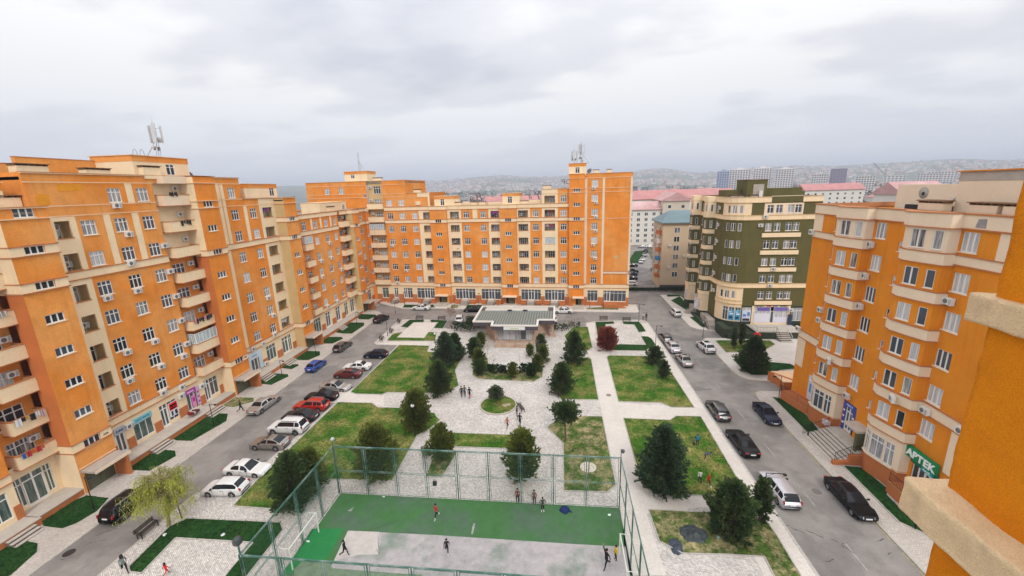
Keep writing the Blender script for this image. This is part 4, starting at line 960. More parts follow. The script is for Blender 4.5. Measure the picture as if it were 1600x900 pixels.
# ground floor of the front
seg(fg, gx(36.1), gx(38.1), 1.4, 5.2, OLD, extra=[(gx(36.3), gx(38.0), 1.95, 4.9)])
seg(fg, gx(38.1), gx(45.2), 1.4, 5.45, CR, extra=[(gx(38.5), gx(44.8), 1.7, 5.0)])
seg(fg, gx(45.2), gx(48.3), 1.4, 5.2, OLD, extra=[(gx(45.4), gx(47.5), 2.1, 4.8)])
window(fg, gx(37.15), 3.4, 1.7, 2.95, 0.12, 'shop', 4, 'shop_window'); window(fg, gx(46.45), 3.45, 2.1, 2.7, 0.12, 'shop', 2, 'shop_window')
window(fg, gx(40.1), 3.35, 3.1, 3.3, 0.12, 'shop', 4, 'shop_window'); window(fg, gx(43.5), 3.35, 2.6, 3.3, 0.12, 'shop', 4, 'shop_window'); window(fg, gx(41.95), 2.9, 0.6, 2.4, 0.1, 'plain', 1, 'shop_door')
board(fg, gx(36.35), gx(37.95), 2.0, 4.2, (0.62, 0.68, 0.80), -0.03, name='poster', stripes=((gx(36.5), gx(37.8), 2.1, 2.6, 3), (gx(36.5), gx(37.1), 3.0, 3.5, 5), (gx(37.3), gx(37.8), 3.1, 3.9, 5)))
board(fg, gx(38.6), gx(41.5), 1.75, 3.6, (0.70, 0.70, 0.78), -0.02, name='poster'); board(fg, gx(42.2), gx(44.7), 1.75, 2.9, (0.68, 0.68, 0.78), -0.02, name='poster')
board(fg, gx(39.2), gx(41.4), 4.2, 4.8, (0.16, 0.10, 0.42), -0.03, name='shop_sign'); board(fg, gx(42.3), gx(44.6), 4.2, 4.8, (0.18, 0.13, 0.45), -0.03, name='shop_sign')
text('TEXNIKA', 0.42, (gx(39.35), -0.06, 5.02), GB, m=flat((0.12, 0.13, 0.05), 0.5)); text('Bam', 0.5, (gx(41.2), -0.06, 5.02), GB, m=flat((0.65, 0.06, 0.02), 0.5)); text('LUX', 0.44, (gx(42.4), -0.06, 5.02), GB, m=flat((0.10, 0.08, 0.40), 0.5)); text('MARKET', 0.40, (gx(43.95), -0.06, 5.02), GB, m=flat((0.12, 0.13, 0.05), 0.5))
b = fg.mb(); b.box(gx(44.9), gx(45.5), -0.4, 0, 1.4, 3.5); fg.done(b, 'kiosk_box', flat((0.03, 0.05, 0.09), 0.5))
ac(fg, gx(37.9), 20.9, -0.02); ac(fg, gx(38.6), 22.5, -0.1); ac(fg, gx(41.0), 12.6, -0.2); ac(fg, gx(40.8), 9.3, -0.05); ac(fg, gx(45.2), 4.4, -0.05)
# rounded corner and street side (runs away from us); facets between plan points
CC = (36.1, 86.1); CRD = 3.66
arc = [(CC[0]-CRD*math.sin(R(a)), CC[1]-CRD*math.cos(R(a))) for a in (0, 18, 36, 54, 72, 90)]
side_pts = arc[::-1]    # from the street side round to the front
def gfacet(p, q): return Fr(GB, p[0]-GX, p[1]-GY, math.atan2(q[1]-p[1], q[0]-p[0]), fg.gl), math.hypot(q[0]-p[0], q[1]-p[1])
for i in range(5):
    p, q = side_pts[i], side_pts[i+1]; f, L = gfacet(p, q)
    cols = []
    if i in (1, 3): cols = [(L/2, GZ, 0.62)]
    if i in (2,): cols = [(L/2, GZ, 0.85)]
    if i == 4: cols = [(L/2, GZ[1:], 0.0)]
    b = f.mb()
    hs = [(c[0]-c[2]/2, c[0]+c[2]/2, z-0.75, z+0.75) for c in cols if c[2] for z in c[1]]
    lo = [(0.05, L-0.05, 2.05, 4.85)] if i in (2, 3, 4) else []
    for za, zb, mi in ((0, 1.9, 2), (1.9, 8.8, 1), (8.8, 22.7, 0), (22.7, 26.1, 1)):
        grid_wall(b, 0, L, za, zb, 0, [(h[0], h[1], max(h[2], za), min(h[3], zb)) for h in hs+lo if h[3] > za and h[2] < zb], 0.1, mi, mi)
    f.done(b, 'corner_wall', [OL, CR, OLD])
    for c in cols:
        if c[2]:
            for z in c[1]: window(f, c[0], z, c[2], 1.5, 0.07, 'two' if c[2] > 0.8 else 'plain')
    if lo:
        window(f, L/2, 3.45, L-0.1, 2.8, 0.07, 'shop', 5, 'shop_window')
        if i > 2: board(f, 0.1, L-0.1, 2.15, 4.2, (0.05, 0.35, 0.62), -0.03, name='poster', stripes=((0.2, L-0.3, 2.5, 2.9, 3), (0.3, L-0.2, 3.3, 3.6, 2), (0.2, L-0.5, 3.8, 3.95, 2)))
for z0, z1 in ((5.5, 6.2), (8.84, 9.68), (21.9, 22.75), (25.1, 26.15)):
    for i in range(5):
        f, L = gfacet(side_pts[i], side_pts[i+1]); band(f, -0.02, L+0.02, z0, z1, m=CR, lm=M['ochre'], proud=0.08)
S0 = Fr(GB, 0, 103-GY, R(-90), fg.gl)   # street side wall, x runs from y=103 towards us
def sy(y): return 103-y
seg(S0, 0, sy(86.1), 0, 26.1, OL, [(sy(97.2+0.0)+0.0, GZ, 'plain', 0.75, 1.5), (sy(94.6), GZ, 'plain', 0.7, 1.5), (sy(88.8), GZ, 'two', 0.95, 1.5)])
b = S0.mb(); b.box(0, sy(86.1), -0.03, 0, 0, 1.9); S0.done(b, 'base_course', OLD)
for z0, z1 in ((8.84, 9.68), (25.1, 26.15), (21.9, 22.75)): band(S0, 0, sy(86.1), z0, z1, m=CR, lm=M['ochre'], proud=0.08)
def gbay(ya, yb, out):
    """squarish street-side bay of the olive block with a cream parapet per floor"""
    a, c = sy(yb), sy(ya); pts = [(a, 0), (a+0.5, -out*0.75), ((a+c)/2, -out), (c-0.45, -out*0.85), (c, 0)]
    for i in range(4):
        p, q = pts[i], pts[i+1]; L = math.hypot(q[0]-p[0], q[1]-p[1])
        W = S0.M @ Vector((p[0], p[1], 0)); f = Fr(GB, W.x, W.y, S0.a + math.atan2(q[1]-p[1], q[0]-p[0]), fg.gl)
        ww = 0.75 if i in (1, 2) else 0.5
        hs = [(L/2-ww/2, L/2+ww/2, z-0.75, z+0.75) for z in GZ]
        sh = [(0.1, L-0.1, 2.0, 4.4)] if i in (1, 2) else []
        b = f.mb()
        for za, zb, mi in ((0, 1.9, 2), (1.9, 5.4, 1), (5.4, 22.6, 0), (22.6, 26.1, 1)):
            grid_wall(b, 0, L, za, zb, 0, [(h[0], h[1], max(h[2], za), min(h[3], zb)) for h in hs+sh if h[3] > za and h[2] < zb], 0.08, mi, mi)
        f.done(b, 'bay_wall', [OL, CR, OLD])
        for z in GZ: window(f, L/2, z, ww, 1.5, 0.06, 'plain')
        if sh: window(f, L/2, 3.2, L-0.2, 2.4, 0.06, 'shop', 4, 'shop_window')
    for k in range(6):
        z = 5.45+3.3*k
        b = S0.mb(); b.prism([(x + (0.08 if i == 4 else -0.08 if i == 0 else 0), y-(0.08 if 0 < i < 4 else -0.01)) for i, (x, y) in enumerate(pts)], z, z+0.85); S0.done(b, 'parapet_band', CR)
    b = S0.mb(); b.prism([(x + (0.15 if i == 4 else -0.15 if i == 0 else 0), y-(0.15 if 0 < i < 4 else -0.01)) for i, (x, y) in enumerate(pts)], 25.1, 26.17); S0.done(b, 'roof_parapet', CR)
gbay(89.8, 93.4, 1.7); gbay(98.6, 102.2, 1.8)
for y, z in ((87.6, 20.7), (87.6, 17.4), (87.6, 10.8), (87.6, 14.1), (87.6, 24.0), (87.0, 7.3)): ac(S0, sy(y), z, -0.02)
for z in (21.9+0.2, 18.8, 15.4, 12.2, 8.9): ac(S0, sy(99.2), z+0.1, -1.6)
# roof, rear
b = fg.mb(); b.box(0.1, 15.8, 3.7, 20.5, 25.2, 25.5); b.box(3.8, 15.8, 0.1, 3.7, 25.2, 25.5); fg.done(b, 'flat_roof', M['roof'])
b = fg.mb(); b.quad((15.9,0,0),(15.9,20.55,0),(15.9,20.55,26.1),(15.9,0,26.1)); b.quad((15.9,20.55,0),(0,20.55,0),(0,20.55,26.1),(15.9,20.55,26.1)); fg.done(b, 'rear_wall', OL)
b = fg.mb(); b.box(3.8, 7.4, 3.0, 8.0, 25.5, 29.2); b.box(3.7, 7.5, 2.9, 8.1, 29.2, 29.3, 1); b.box(4.9, 6.8, 2.95, 3.0, 26.2, 28.4, 2); fg.done(b, 'penthouse', [OL, M['wood'], M['conc']])
b = fg.mb(); b.box(-0.2+1.0, 3.8, 5.0, 9.0, 25.5, 27.4); fg.done(b, 'penthouse', OL)
b = fg.mb(); b.box(7.4, 13.9, 3.5, 3.9, 25.5, 27.6); b.box(13.9, 14.5, 3.5, 3.9, 25.5, 26.9); fg.done(b, 'roof_wall', OL)
b = fg.mb(); b.box(5.9, 6.5, 2.6, 2.9, 25.5, 27.2); fg.done(b, 'roof_hatch', M['white_wall'])
for x in (2.0, 3.4, 4.9): vent_stack(fg, x, 2.5 if x > 4 else 4.3, 25.5, 1.2, 0.7, 0.8, M['conc'])
# terrace in front of its shops
b = fg.mb()
b.box(-1.0, 4.9, -4.5, 0.0, 0, 0.9, 0); b.box(-1.0, 0.4, -4.5, 0.0, 0.9, 1.9, 0)
fg.done(b, 'terrace_wall', OLD)
b = fg.mb(); b.box(4.9, 13.1, -4.5, 0.0, 0, 1.32, 0); b.box(4.85, 13.15, -4.55, 0.0, 1.32, 1.4, 1); fg.done(b, 'terrace', [OLD, M['step']])
b = fg.mb(); b.box(-0.4, 8.3, -4.9, -4.55, 0, 1.05, 0); fg.done(b, 'terrace_wall', OLD)
for i in range(5):
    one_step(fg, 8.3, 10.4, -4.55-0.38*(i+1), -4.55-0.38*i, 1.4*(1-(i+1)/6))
railing(fg, [(8.35, -6.4, 0.1), (8.35, -4.55, 1.4), (5.0, -4.5, 1.4), (5.0, -0.5, 1.4)], m=M['black'], step=0.5); railing(fg, [(10.35, -6.4, 0.1), (10.35, -4.55, 1.4), (13.0, -4.5, 1.4)], m=M['white'], step=0.5)
for i in range(9):
    one_step(fg, -2.1, -0.4, 0.0+0.3*i, 0.3+0.3*i, 0.17*(i+1))
railing(fg, [(-2.15, 0, 0.1), (-2.15, 2.7, 1.5)], step=0.3); railing(fg, [(-0.4, 0, 0.1), (-0.4, 2.7, 1.5)], step=0.3)
for i in range(7):
    b = fg.mb(); b.box(-3.4+0.3*i, -3.1+0.3*i, 11.2, 12.7, 0, 0.17*(i+1)); fg.done(b, 'step', M['conc'])
b = fg.mb(); b.box(-1.3, 0.0, 10.9, 15.6, 0, 1.25); b.box(-1.3, 0.0, 2.7, 8.0, 0, 1.5); fg.done(b, 'landing', M['conc'])
railing(fg, [(-3.4, 11.2, 0.1), (-1.3, 11.2, 1.25), (-1.3, 8.5, 1.25)], step=0.25, m=M['steel'])
b = fg.mb(); b.box(-1.6, 0.0, 11.6, 14.2, 3.9, 4.1); fg.done(b, 'canopy', M['step'])
board(Fr(GB, -1.75, 93.2-GY, R(-72)), 0, 1.5, 1.6, 4.3, (0.62, 0.62, 0.64), -0.05, name='poster', stripes=((0.2, 0.6, 2.0, 3.0, 2), (0.8, 1.2, 2.4, 3.6, 2)))

# ------------------------------------------------------------------ PAVILION
PV = thing('pavilion', (-8.1, 74.1, 0), 'low flat shop pavilion with a ribbed metal roof and pale stone walls in the courtyard', 'pavilion')
fp = Fr(PV)
M['travertine'] = mat('pale_stone_cladding', (0.50, 0.36, 0.27), 0.85, var=0.18, vscale=3.0, col2=(0.40, 0.26, 0.19), c2scale=1.6, bump=0.3, bscale=10, grain=0.12, gscale=12)
M['fascia'] = mat('dark_roof_fascia', (0.085, 0.07, 0.08), 0.6, var=0.25, vscale=4)
M['rib_gap'] = mat('dark_sheet_gutter', (0.11, 0.135, 0.125), 0.6)
M['ribbed'] = mat('grey_green_sheet_metal', (0.25, 0.285, 0.265), 0.45, 0.3, var=0.10, vscale=1.2, streak=0.2)
b = fp.mb()
b.box(-3.6, 3.7, -2.35, 0.0, 0, 0.75); fp.done(b, 'terrace', M['travertine'])
b = fp.mb(); b.box(-3.75, -3.4, -0.2, 5.0, 0.0, 3.2); b.box(3.4, 3.75, -0.2, 5.0, 0.0, 3.2); fp.done(b, 'side_wall', M['travertine'])
b = fp.mb(); b.prism([(-6.2, 4.6), (-3.75, 0.3), (-3.75, 5.0), (-3.9, 12.0), (-6.2, 12.0)], 0.0, 3.2); fp.done(b, 'side_wall', M['travertine'])
b = fp.mb(); b.prism([(6.2, 5.2), (3.75, 0.8), (3.75, 5.0), (3.9, 12.0), (6.2, 12.0)], 0.0, 3.2); fp.done(b, 'side_wall', M['travertine'])
b = fp.mb(); b.box(6.6, 7.4, 4.0, 5.0, 0, 3.3); b.box(6.3, 7.9, 3.6, 5.2, 0, 0.25); fp.done(b, 'pier', M['travertine'])
b = fp.mb(); b.box(-6.0, 6.0, 11.0, 12.0, 0, 3.2); fp.done(b, 'rear_wall', M['travertine'])
for i, (a, c, k) in enumerate(((-3.35, -2.2, 2), (-2.15, -1.05, 4), (-1.0, -0.05, 4), (0.0, 1.05, 2), (1.1, 2.2, 1), (2.25, 3.35, 4))):
    window(fp, (a+c)/2, 2.0, c-a, 2.4, 0.1, 'plain', k, 'shop_window' if i != 4 else 'shop_door')
b = fp.mb()
for x in (-3.38, -2.17, -1.02, -0.02, 1.08, 2.22, 3.38): b.box(x-0.035, x+0.035, 0.02, 0.2, 0.76, 3.2)
b.box(-3.4, 3.4, 0.0, 0.14, 0.75, 0.8); fp.done(b, 'mullion', M['black'])
tshape = [(-4.3, -1.4), (4.5, -1.4), (4.5, 2.2), (7.6, 2.2), (7.6, 11.6), (-8.2, 11.6), (-8.2, 0.9), (-4.3, 0.9)]
b = fp.mb(); b.prism(tshape, 3.2, 3.95); fp.done(b, 'fascia', M['fascia'])
def rim(pts, w_, z0, z1, name, m):
    b = fp.mb(); n = len(pts)
    for i in range(n):
        a, c = Vector(pts[i]), Vector(pts[(i+1) % n]); d_ = (c-a).normalized(); nn = Vector((-d_.y, d_.x))*w_
        s = Vector((0, 0)) if i % 2 else d_*w_ * 0
        b.prism([a-nn*0.2, c-nn*0.2, c+nn-d_*0, a+nn], z0, z1+0.002*i)
    fp.done(b, name, m)
rim([Vector(p) for p in tshape], 0.3, 3.95, 4.2, 'roof_rim', M['white_wall'])
# ribbed sheets, each a slat
x = -7.9
while x < 7.3:
    y0 = -1.1 if -4.0 < x < 4.2 else (1.25 if x < 0 else 2.55)
    b = fp.mb(); b.box(x, x+0.36, y0, 8.4, 3.952, 4.06); b.box(x+0.36, x+0.52, y0, 8.4, 3.952, 3.975, 1); fp.done(b, 'roof_sheet', [M['ribbed'], M['rib_gap']]); x += 0.52
b = fp.mb(); b.box(-7.0, 6.2, 8.42, 8.7, 3.95, 4.35); fp.done(b, 'roof_step', M['white_wall'])
b = fp.mb(); b.box(-7.0, 6.2, 8.7, 11.2, 3.95, 4.15); fp.done(b, 'roof_sheet', M['step'])
for xx in (-2.2, 1.0): b = fp.mb(); b.box(xx, xx+0.9, 8.0, 8.5, 4.1, 4.3); fp.done(b, 'roof_vent', M['black'])
sg = board(fp, -1.9, 2.1, 3.28, 3.92, (0.72, 0.73, 0.72), -1.48, None, th=0.08)
text('favorita', 0.52, (0.1, -1.5, 3.45), sg, m=flat((0.45, 0.55, 0.03), 0.5, 'sign_letters'))

# ------------------------------------------------------------------ GROUND
def PX(ox, oy, s, pts, z=0.0): return [tuple(G(ox + x/s, oy + y/s, z)[:2]) for x, y in pts]
ZA = lambda *p: PX(560, 440, 5, p); ZB = lambda *p: PX(860, 440, 5, p); ZC = lambda *p: PX(1000, 600, 5, p); ZD = lambda *p: PX(1160, 720, 5, p)
ZE = lambda *p: PX(380, 440, 5, p); ZF = lambda *p: PX(0, 720, 5, p); ZG = lambda *p: PX(560, 600, 5, p); ZH = lambda *p: PX(840, 600, 5, p)
ZI = lambda *p: PX(360, 720, 5, p); ZJ = lambda *p: PX(900, 720, 5, p); ZK = lambda *p: PX(280, 560, 5, p); ZL = lambda *p: PX(120, 600, 5, p)
ZM = lambda *p: PX(1040, 470, 6.43, p); ZT = lambda *p: PX(140, 600, 3, p); Z0 = lambda *p: PX(0, 0, 1, p)

M['earth'] = mat('city_ground', (0.17, 0.15, 0.12), 0.95, var=0.3, vscale=0.02, col2=(0.09, 0.105, 0.05), c2scale=0.008)
M['asphalt'] = mat('grey_asphalt', (0.272, 0.250, 0.232), 0.9, var=0.16, vscale=0.5, col2=(0.215, 0.198, 0.184), c2scale=0.16, thr=(0.48, 0.56), bump=0.3, bscale=30, grain=0.13, gscale=11, spec=0.2)
M['kerb'] = mat('kerb_stone', (0.46, 0.43, 0.39), 0.85, var=0.15, vscale=2)
M['yellow_line'] = mat('worn_yellow_paint', (0.38, 0.315, 0.17), 0.85, var=0.25, vscale=2.5, col2=(0.22, 0.20, 0.185), c2scale=0.9, thr=(0.5, 0.6))
M['white_line'] = mat('worn_white_paint', (0.40, 0.385, 0.37), 0.85, var=0.15, vscale=2, col2=(0.26, 0.25, 0.24), c2scale=0.8, thr=(0.4, 0.55))
M['tar'] = mat('tar_crack', (0.06, 0.055, 0.055), 0.8)
def paving_mat(name, c1, c2, mortar, s=1.0, rot=0.0, var=0.12):
    m = mat(name, c1, 0.88, spec=0.2); nt = m.node_tree; b = nt.nodes['Principled BSDF']
    tc = N(nt, 'ShaderNodeTexCoord'); mp = N(nt, 'ShaderNodeMapping'); mp.inputs['Rotation'].default_value = (0, 0, rot)
    nt.links.new(tc.outputs['Object'], mp.inputs[0])
    br = N(nt, 'ShaderNodeTexBrick'); br.inputs['Scale'].default_value = s
    br.inputs['Brick Width'].default_value = 0.20; br.inputs['Row Height'].default_value = 0.11; br.inputs['Mortar Size'].default_value = 0.009
    br.inputs['Color1'].default_value = c1 + (1,); br.inputs['Color2'].default_value = c2 + (1,); br.inputs['Mortar'].default_value = mortar + (1,)
    nt.links.new(mp.outputs[0], br.inputs['Vector'])
    def nz(sc, det): 
        n = N(nt, 'ShaderNodeTexNoise'); n.inputs['Scale'].default_value = sc; n.inputs['Detail'].default_value = det; n.inputs['Roughness'].default_value = 0.7
        nt.links.new(tc.outputs['Object'], n.inputs['Vector']); r = N(nt, 'ShaderNodeMapRange'); r.inputs['From Min'].default_value = 0.3; r.inputs['From Max'].default_value = 0.7
        r.inputs['To Min'].default_value = 1-var; r.inputs['To Max'].default_value = 1+var; nt.links.new(n.outputs[0], r.inputs['Value']); return r.outputs[0]
    mu = N(nt, 'ShaderNodeMath', operation='MULTIPLY'); nt.links.new(nz(0.35, 6), mu.inputs[0]); nt.links.new(nz(6.0, 3), mu.inputs[1])
    s_ = N(nt, 'ShaderNodeVectorMath', operation='SCALE'); nt.links.new(br.outputs['Color'], s_.inputs[0]); nt.links.new(mu.outputs[0], s_.inputs['Scale'])
    nt.links.new(s_.outputs[0], b.inputs['Base Color'])
    bp = N(nt, 'ShaderNodeBump'); bp.inputs['Strength'].default_value = 0.5; bp.inputs['Distance'].default_value = 0.02; bp.invert = True
    nt.links.new(br.outputs['Fac'], bp.inputs['Height']); nt.links.new(bp.outputs[0], b.inputs['Normal'])
    return m
M['pave'] = paving_mat('warm_grey_block_paving', (0.60, 0.55, 0.495), (0.49, 0.445, 0.40), (0.32, 0.29, 0.255), 1.0)
M['pave_light'] = paving_mat('pale_smooth_paving', (0.72, 0.665, 0.605), (0.655, 0.60, 0.545), (0.46, 0.42, 0.37), 1.0, var=0.08)
M['cobble'] = paving_mat('grey_cobbles', (0.74, 0.69, 0.64), (0.47, 0.435, 0.40), (0.28, 0.255, 0.23), 1.0, 0.6, var=0.14)
def lawn_mat(name, a, dry, thr, sc_=0.35):
    m = mat(name, a, 0.95, spec=0.1); nt = m.node_tree; b = nt.nodes['Principled BSDF']
    tc = N(nt, 'ShaderNodeTexCoord')
    def nz(s, d_, lo, hi, ta=0.0, tb=1.0):
        n = N(nt, 'ShaderNodeTexNoise'); n.inputs['Scale'].default_value = s; n.inputs['Detail'].default_value = d_; n.inputs['Roughness'].default_value = 0.65
        nt.links.new(tc.outputs['Object'], n.inputs['Vector']); r = N(nt, 'ShaderNodeMapRange'); r.inputs['From Min'].default_value = lo; r.inputs['From Max'].default_value = hi
        r.inputs['To Min'].default_value = ta; r.inputs['To Max'].default_value = tb; nt.links.new(n.outputs[0], r.inputs['Value']); return r.outputs[0]
    x = N(nt, 'ShaderNodeMix', data_type='RGBA'); nt.links.new(nz(sc_, 8, *thr), x.inputs[0]); x.inputs[6].default_value = a + (1,); x.inputs[7].default_value = dry + (1,)
    mu = N(nt, 'ShaderNodeMath', operation='MULTIPLY'); nt.links.new(nz(4.0, 8, 0.32, 0.68, 0.5, 1.55), mu.inputs[0]); nt.links.new(nz(0.5, 3, 0.3, 0.7, 0.8, 1.2), mu.inputs[1])
    s_ = N(nt, 'ShaderNodeVectorMath', operation='SCALE'); nt.links.new(x.outputs[2], s_.inputs[0]); nt.links.new(mu.outputs[0], s_.inputs['Scale'])
    nt.links.new(s_.outputs[0], b.inputs['Base Color'])
    bp = N(nt, 'ShaderNodeBump'); bp.inputs['Strength'].default_value = 0.8; bp.inputs['Distance'].default_value = 0.05
    n = N(nt, 'ShaderNodeTexNoise'); n.inputs['Scale'].default_value = 8; n.inputs['Detail'].default_value = 6; nt.links.new(tc.outputs['Object'], n.inputs['Vector'])
    nt.links.new(n.outputs[0], bp.inputs['Height']); nt.links.new(bp.outputs[0], b.inputs['Normal'])
    return m
M['lawn'] = lawn_mat('mixed_lawn', (0.040, 0.112, 0.010), (0.205, 0.190, 0.058), (0.42, 0.64))
M['lawn_dry'] = lawn_mat('dry_lawn', (0.060, 0.105, 0.020), (0.30, 0.25, 0.13), (0.43, 0.62), 0.7)
M['lawn_dark'] = lawn_mat('dark_green_lawn', (0.012, 0.050, 0.010), (0.022, 0.062, 0.012), (0.4, 0.65))
M['soil'] = mat('sandy_soil', (0.42, 0.34, 0.23), 0.95, var=0.2, vscale=1.5, col2=(0.25, 0.19, 0.11), c2scale=0.8, grain=0.12, gscale=8)

def slab(name, pts, z0, z1, m, sides=None):
    b = MB(); b.prism(pts, z0, z1, 1 if sides else 0, top=0, bottom=False); return struct(name, b, [m] + ([sides] if sides else []))
def edging(pts, z0, z1, wd=0.14, m=None, name='kerb', closed=True):
    """row of kerb stones along a line"""
    b = MB(); n = len(pts)
    for i in range(n if closed else n-1):
        a, c = Vector(pts[i]).to_3d(), Vector(pts[(i+1) % n]).to_3d(); d_ = c-a; L = d_.length
        if L < 0.05: continue
        d_.normalize(); nn = Vector((-d_.y, d_.x, 0))*wd/2; k = max(1, round(L/1.0))
        for j in range(k):
            p = a + d_*(L*j/k + 0.012); q = a + d_*(L*(j+1)/k - 0.012); zt = z1 + 0.004*((i*7+j*3) % 3)
            b.prism([tuple((p-nn)[:2]), tuple((q-nn)[:2]), tuple((q+nn)[:2]), tuple((p+nn)[:2])], z0, zt, bottom=False)
    o = b.build(name, m or M['kerb']); return tag(o, kind='structure')

b = MB(); b.box(-900, 900, -100, 900, -0.6, -0.06); struct('ground', b, M['earth'])
slab('road', [(-44, -10), (31, -10), (31, 114), (-50, 114), (-50, 92), (-44, 90)], -0.3, 0.0, M['asphalt'])
slab('side_road', [(31, 54.8), (80, 54.8), (80, 61.5), (31, 61.5)], -0.3, 0.0, M['asphalt'])
slab('side_road', [(31, 76), (36, 76), (36, 83), (31, 83)], -0.3, 0.0, M['asphalt'])
slab('far_street', [(8, 114.2), (31, 114.2), (42, 205), (-12, 205)], -0.3, 0.0, M['asphalt'])
SW = 0.11
lp = [(-49.3, -10), (-42.05, -10), (-42.05, 90.5), (-42.6, 92.6), (-44.2, 94.5), (-46.4, 95.6), (-49.3, 99.0)]
slab('pavement', lp, 0.0, SW, M['pave'], M['kerb']); edging(lp[1:6], 0, SW+0.01, 0.16, closed=False)
bp_ = ZA((150,165)) + ZA((260,195), (340,212), (480,215), (600,212)) + [(-20, 96.6), (-1.6, 95.3), (18.4, 94.4), (19.0, 95.0), (19.5, 101), (-48, 106)]
slab('pavement', bp_, 0.0, SW, M['pave_light'], M['kerb']); edging(bp_[0:8], 0, SW+0.01, 0.16, closed=False)
# right-hand pavements
rp1 = [(27.35, -10), (32.5, -10), (32.5, 54.9), (31.0, 56.6), (28.6, 56.6), (27.7, 56.0), (27.35, 54.6)]
slab('pavement', rp1, 0.0, SW, M['pave'], M['kerb']); edging([rp1[0]] + rp1[:2:-1][:5], 0, SW+0.01, 0.18, closed=False)
rp2 = [(27.35, 64.0), (27.6, 61.6), (28.6, 60.3), (30.5, 59.9), (44, 59.9), (60, 59.9), (60, 77.9), (28.2, 77.9), (27.35, 76.6)]
slab('pavement', rp2, 0.0, SW, M['pave_light'], M['kerb']); edging([rp2[7], rp2[8], rp2[0], rp2[1], rp2[2], rp2[3], rp2[4]], 0, SW+0.01, 0.18, closed=False)
rp3 = [(27.35, 84.5), (28.4, 83.0), (31.9, 81.6), (32.4, 110.5), (27.35, 110.5)]
slab('pavement', rp3, 0.0, SW, M['pave_light'], M['kerb']); edging([rp3[2], rp3[1], rp3[0], rp3[4]], 0, SW+0.01, 0.18, closed=False)
# park platform
park = [(19.4, 8), (19.4, 86.9), (18.7, 88.6), (17.0, 88.9), (8.0, 87.5), (6.3, 86.6), (5.9, 82.4), (-23.5, 82.0), (-27.0, 84.5), (-27.6, 88.2), (-35.0, 88.4), (-36.4, 87.2), (-36.0, 73.4), (-35.2, 72.5),
        (-30.7, 72.3), (-30.7, 54.5), (-33.2, 54.3), (-33.2, 50.4), (-31.3, 50.1), (-32.3, 36.9), (-33.4, 33.6), (-35.4, 33.0), (-36.3, 31.6), (-36.3, 8)]
slab('park_paving', park, 0.0, SW, M['cobble'], M['kerb']); edging(park[:-1], 0, SW+0.012, 0.16, closed=False); edging([park[-2], park[-1]], 0, SW+0.012, 0.16, closed=False)
# paler walks laid over the cobbles
_wk = [0]
def walk(pts):
    _wk[0] += 1; return slab('park_walk', pts, SW, SW+0.004+0.004*_wk[0], M['pave_light'])
walk(ZB((275,330),(330,540),(285,545),(320,610),(475*1,1400),(620,1400),(520,900),(440,590),(465,560),(420,545),(345,450),(350,325)))
walk([(15.2, 20), (19.2, 20), (19.2, 86.5), (16.9, 86.5)]); walk(ZH((480,140),(1225,195),(1285,262),(1080,256),(1035,288),(670,273),(520,262)))
walk(ZH((520,262),(670,273),(760,600),(830,800),(925,872),(1350,885),(1400,960),(850,1020),(1000,1500),(700,1500),(640,900),(600,600)))
walk(ZE((1045,490),(1200,500),(1450,508),(1440,470),(1150,475))); walk(ZK((1240,245),(1600,300),(1600,380),(1510,352),(1240,345)))
walk(ZA((430,325),(615,325),(545,405),(510,442),(305,438)))
def lawn(pts, m='lawn', kerb=True):
    slab('lawn', pts, SW-0.02, SW+0.05, M[m])
    if kerb: edging(pts, SW-0.02, SW+0.085, 0.09)
    return pts
LAWNS = []
def LN(pts, m='lawn', kerb=True): LAWNS.append((lawn(pts, m, kerb), m))
LN(ZA((330,358),(385,366),(432,325),(510,323),(515,302),(400,303)), 'lawn_dark'); LN(ZA((560,308),(568,323),(622,324),(588,368),(660,372),(700,310),(575,302)), 'lawn_dark')
LN(ZA((225,462),(270,412),(350,397),(303,442),(515,446),(548,400),(612,402),(600,470),(240,468)))
LN(ZE((1220,500)) + ZA((555,508),(540,555),(690,562),(825,572),(757,700),(785,820),(655,888),(560,880),(400,876),(235,872),(180,890)) + ZE((880,885),(840,870)))
LN(ZK((1240,350),(1505,356),(1555,390)) + ZG((330,195),(595,235),(612,265),(640,290),(565,355),(460,410),(265,765)) + ZI((850,155),(720,155),(660,235),(600,340),(490,398),(20,365),(205,165)))
LN(ZG((600,540),(525,735),(655,738),(775,540)), 'lawn_dry'); LN(ZG((690,388),(1180,405),(1290,425),(1320,520),(780,500),(660,480)), 'lawn')
LN(ZH((75,348),(200,470),(205,845),(545,855),(612,800),(505,262),(330,258),(110,315)), 'lawn_dry')
LN(ZB((150,600),(290,598),(318,610)) + ZH((475,132),(185,127),(95,42)) + ZB((60,700)))
LN(ZB((180,358),(292,358),(328,520),(295,545),(180,560),(110,430)), 'lawn')
LN(ZB((350,320),(495,316),(500,335),(430,340),(450,490),(380,500)), 'lawn_dark'); LN(ZB((562,318),(570,338),(655,342),(690,403),(748,395),(712,340),(690,318)), 'lawn_dark')
LN(ZB((706,432),(745,500),(540,495),(400,520),(450,543),(740,548),(822,500),(790,450),(760,435)), 'lawn_dark')
LN(ZB((440,595),(460,583),(735,588),(865,592)) + ZH((1225,192),(1045,190),(965,155),(632,145)))
LN(ZH((670,275),(1035,290),(1080,258),(1275,262)) + Z0((1168,777)) + ZJ((1090,287),(620,270),(520,208),(495,120)) + ZH((755,590)))
LN(ZJ((565,390),(1000,412)) + ZD((60,440),(120,470),(200,500),(270,600),(450,900),(470,940)) + ZD((260,940),(170,762)) + ZJ((1190,745),(830,735),(650,640)), 'lawn_dry')
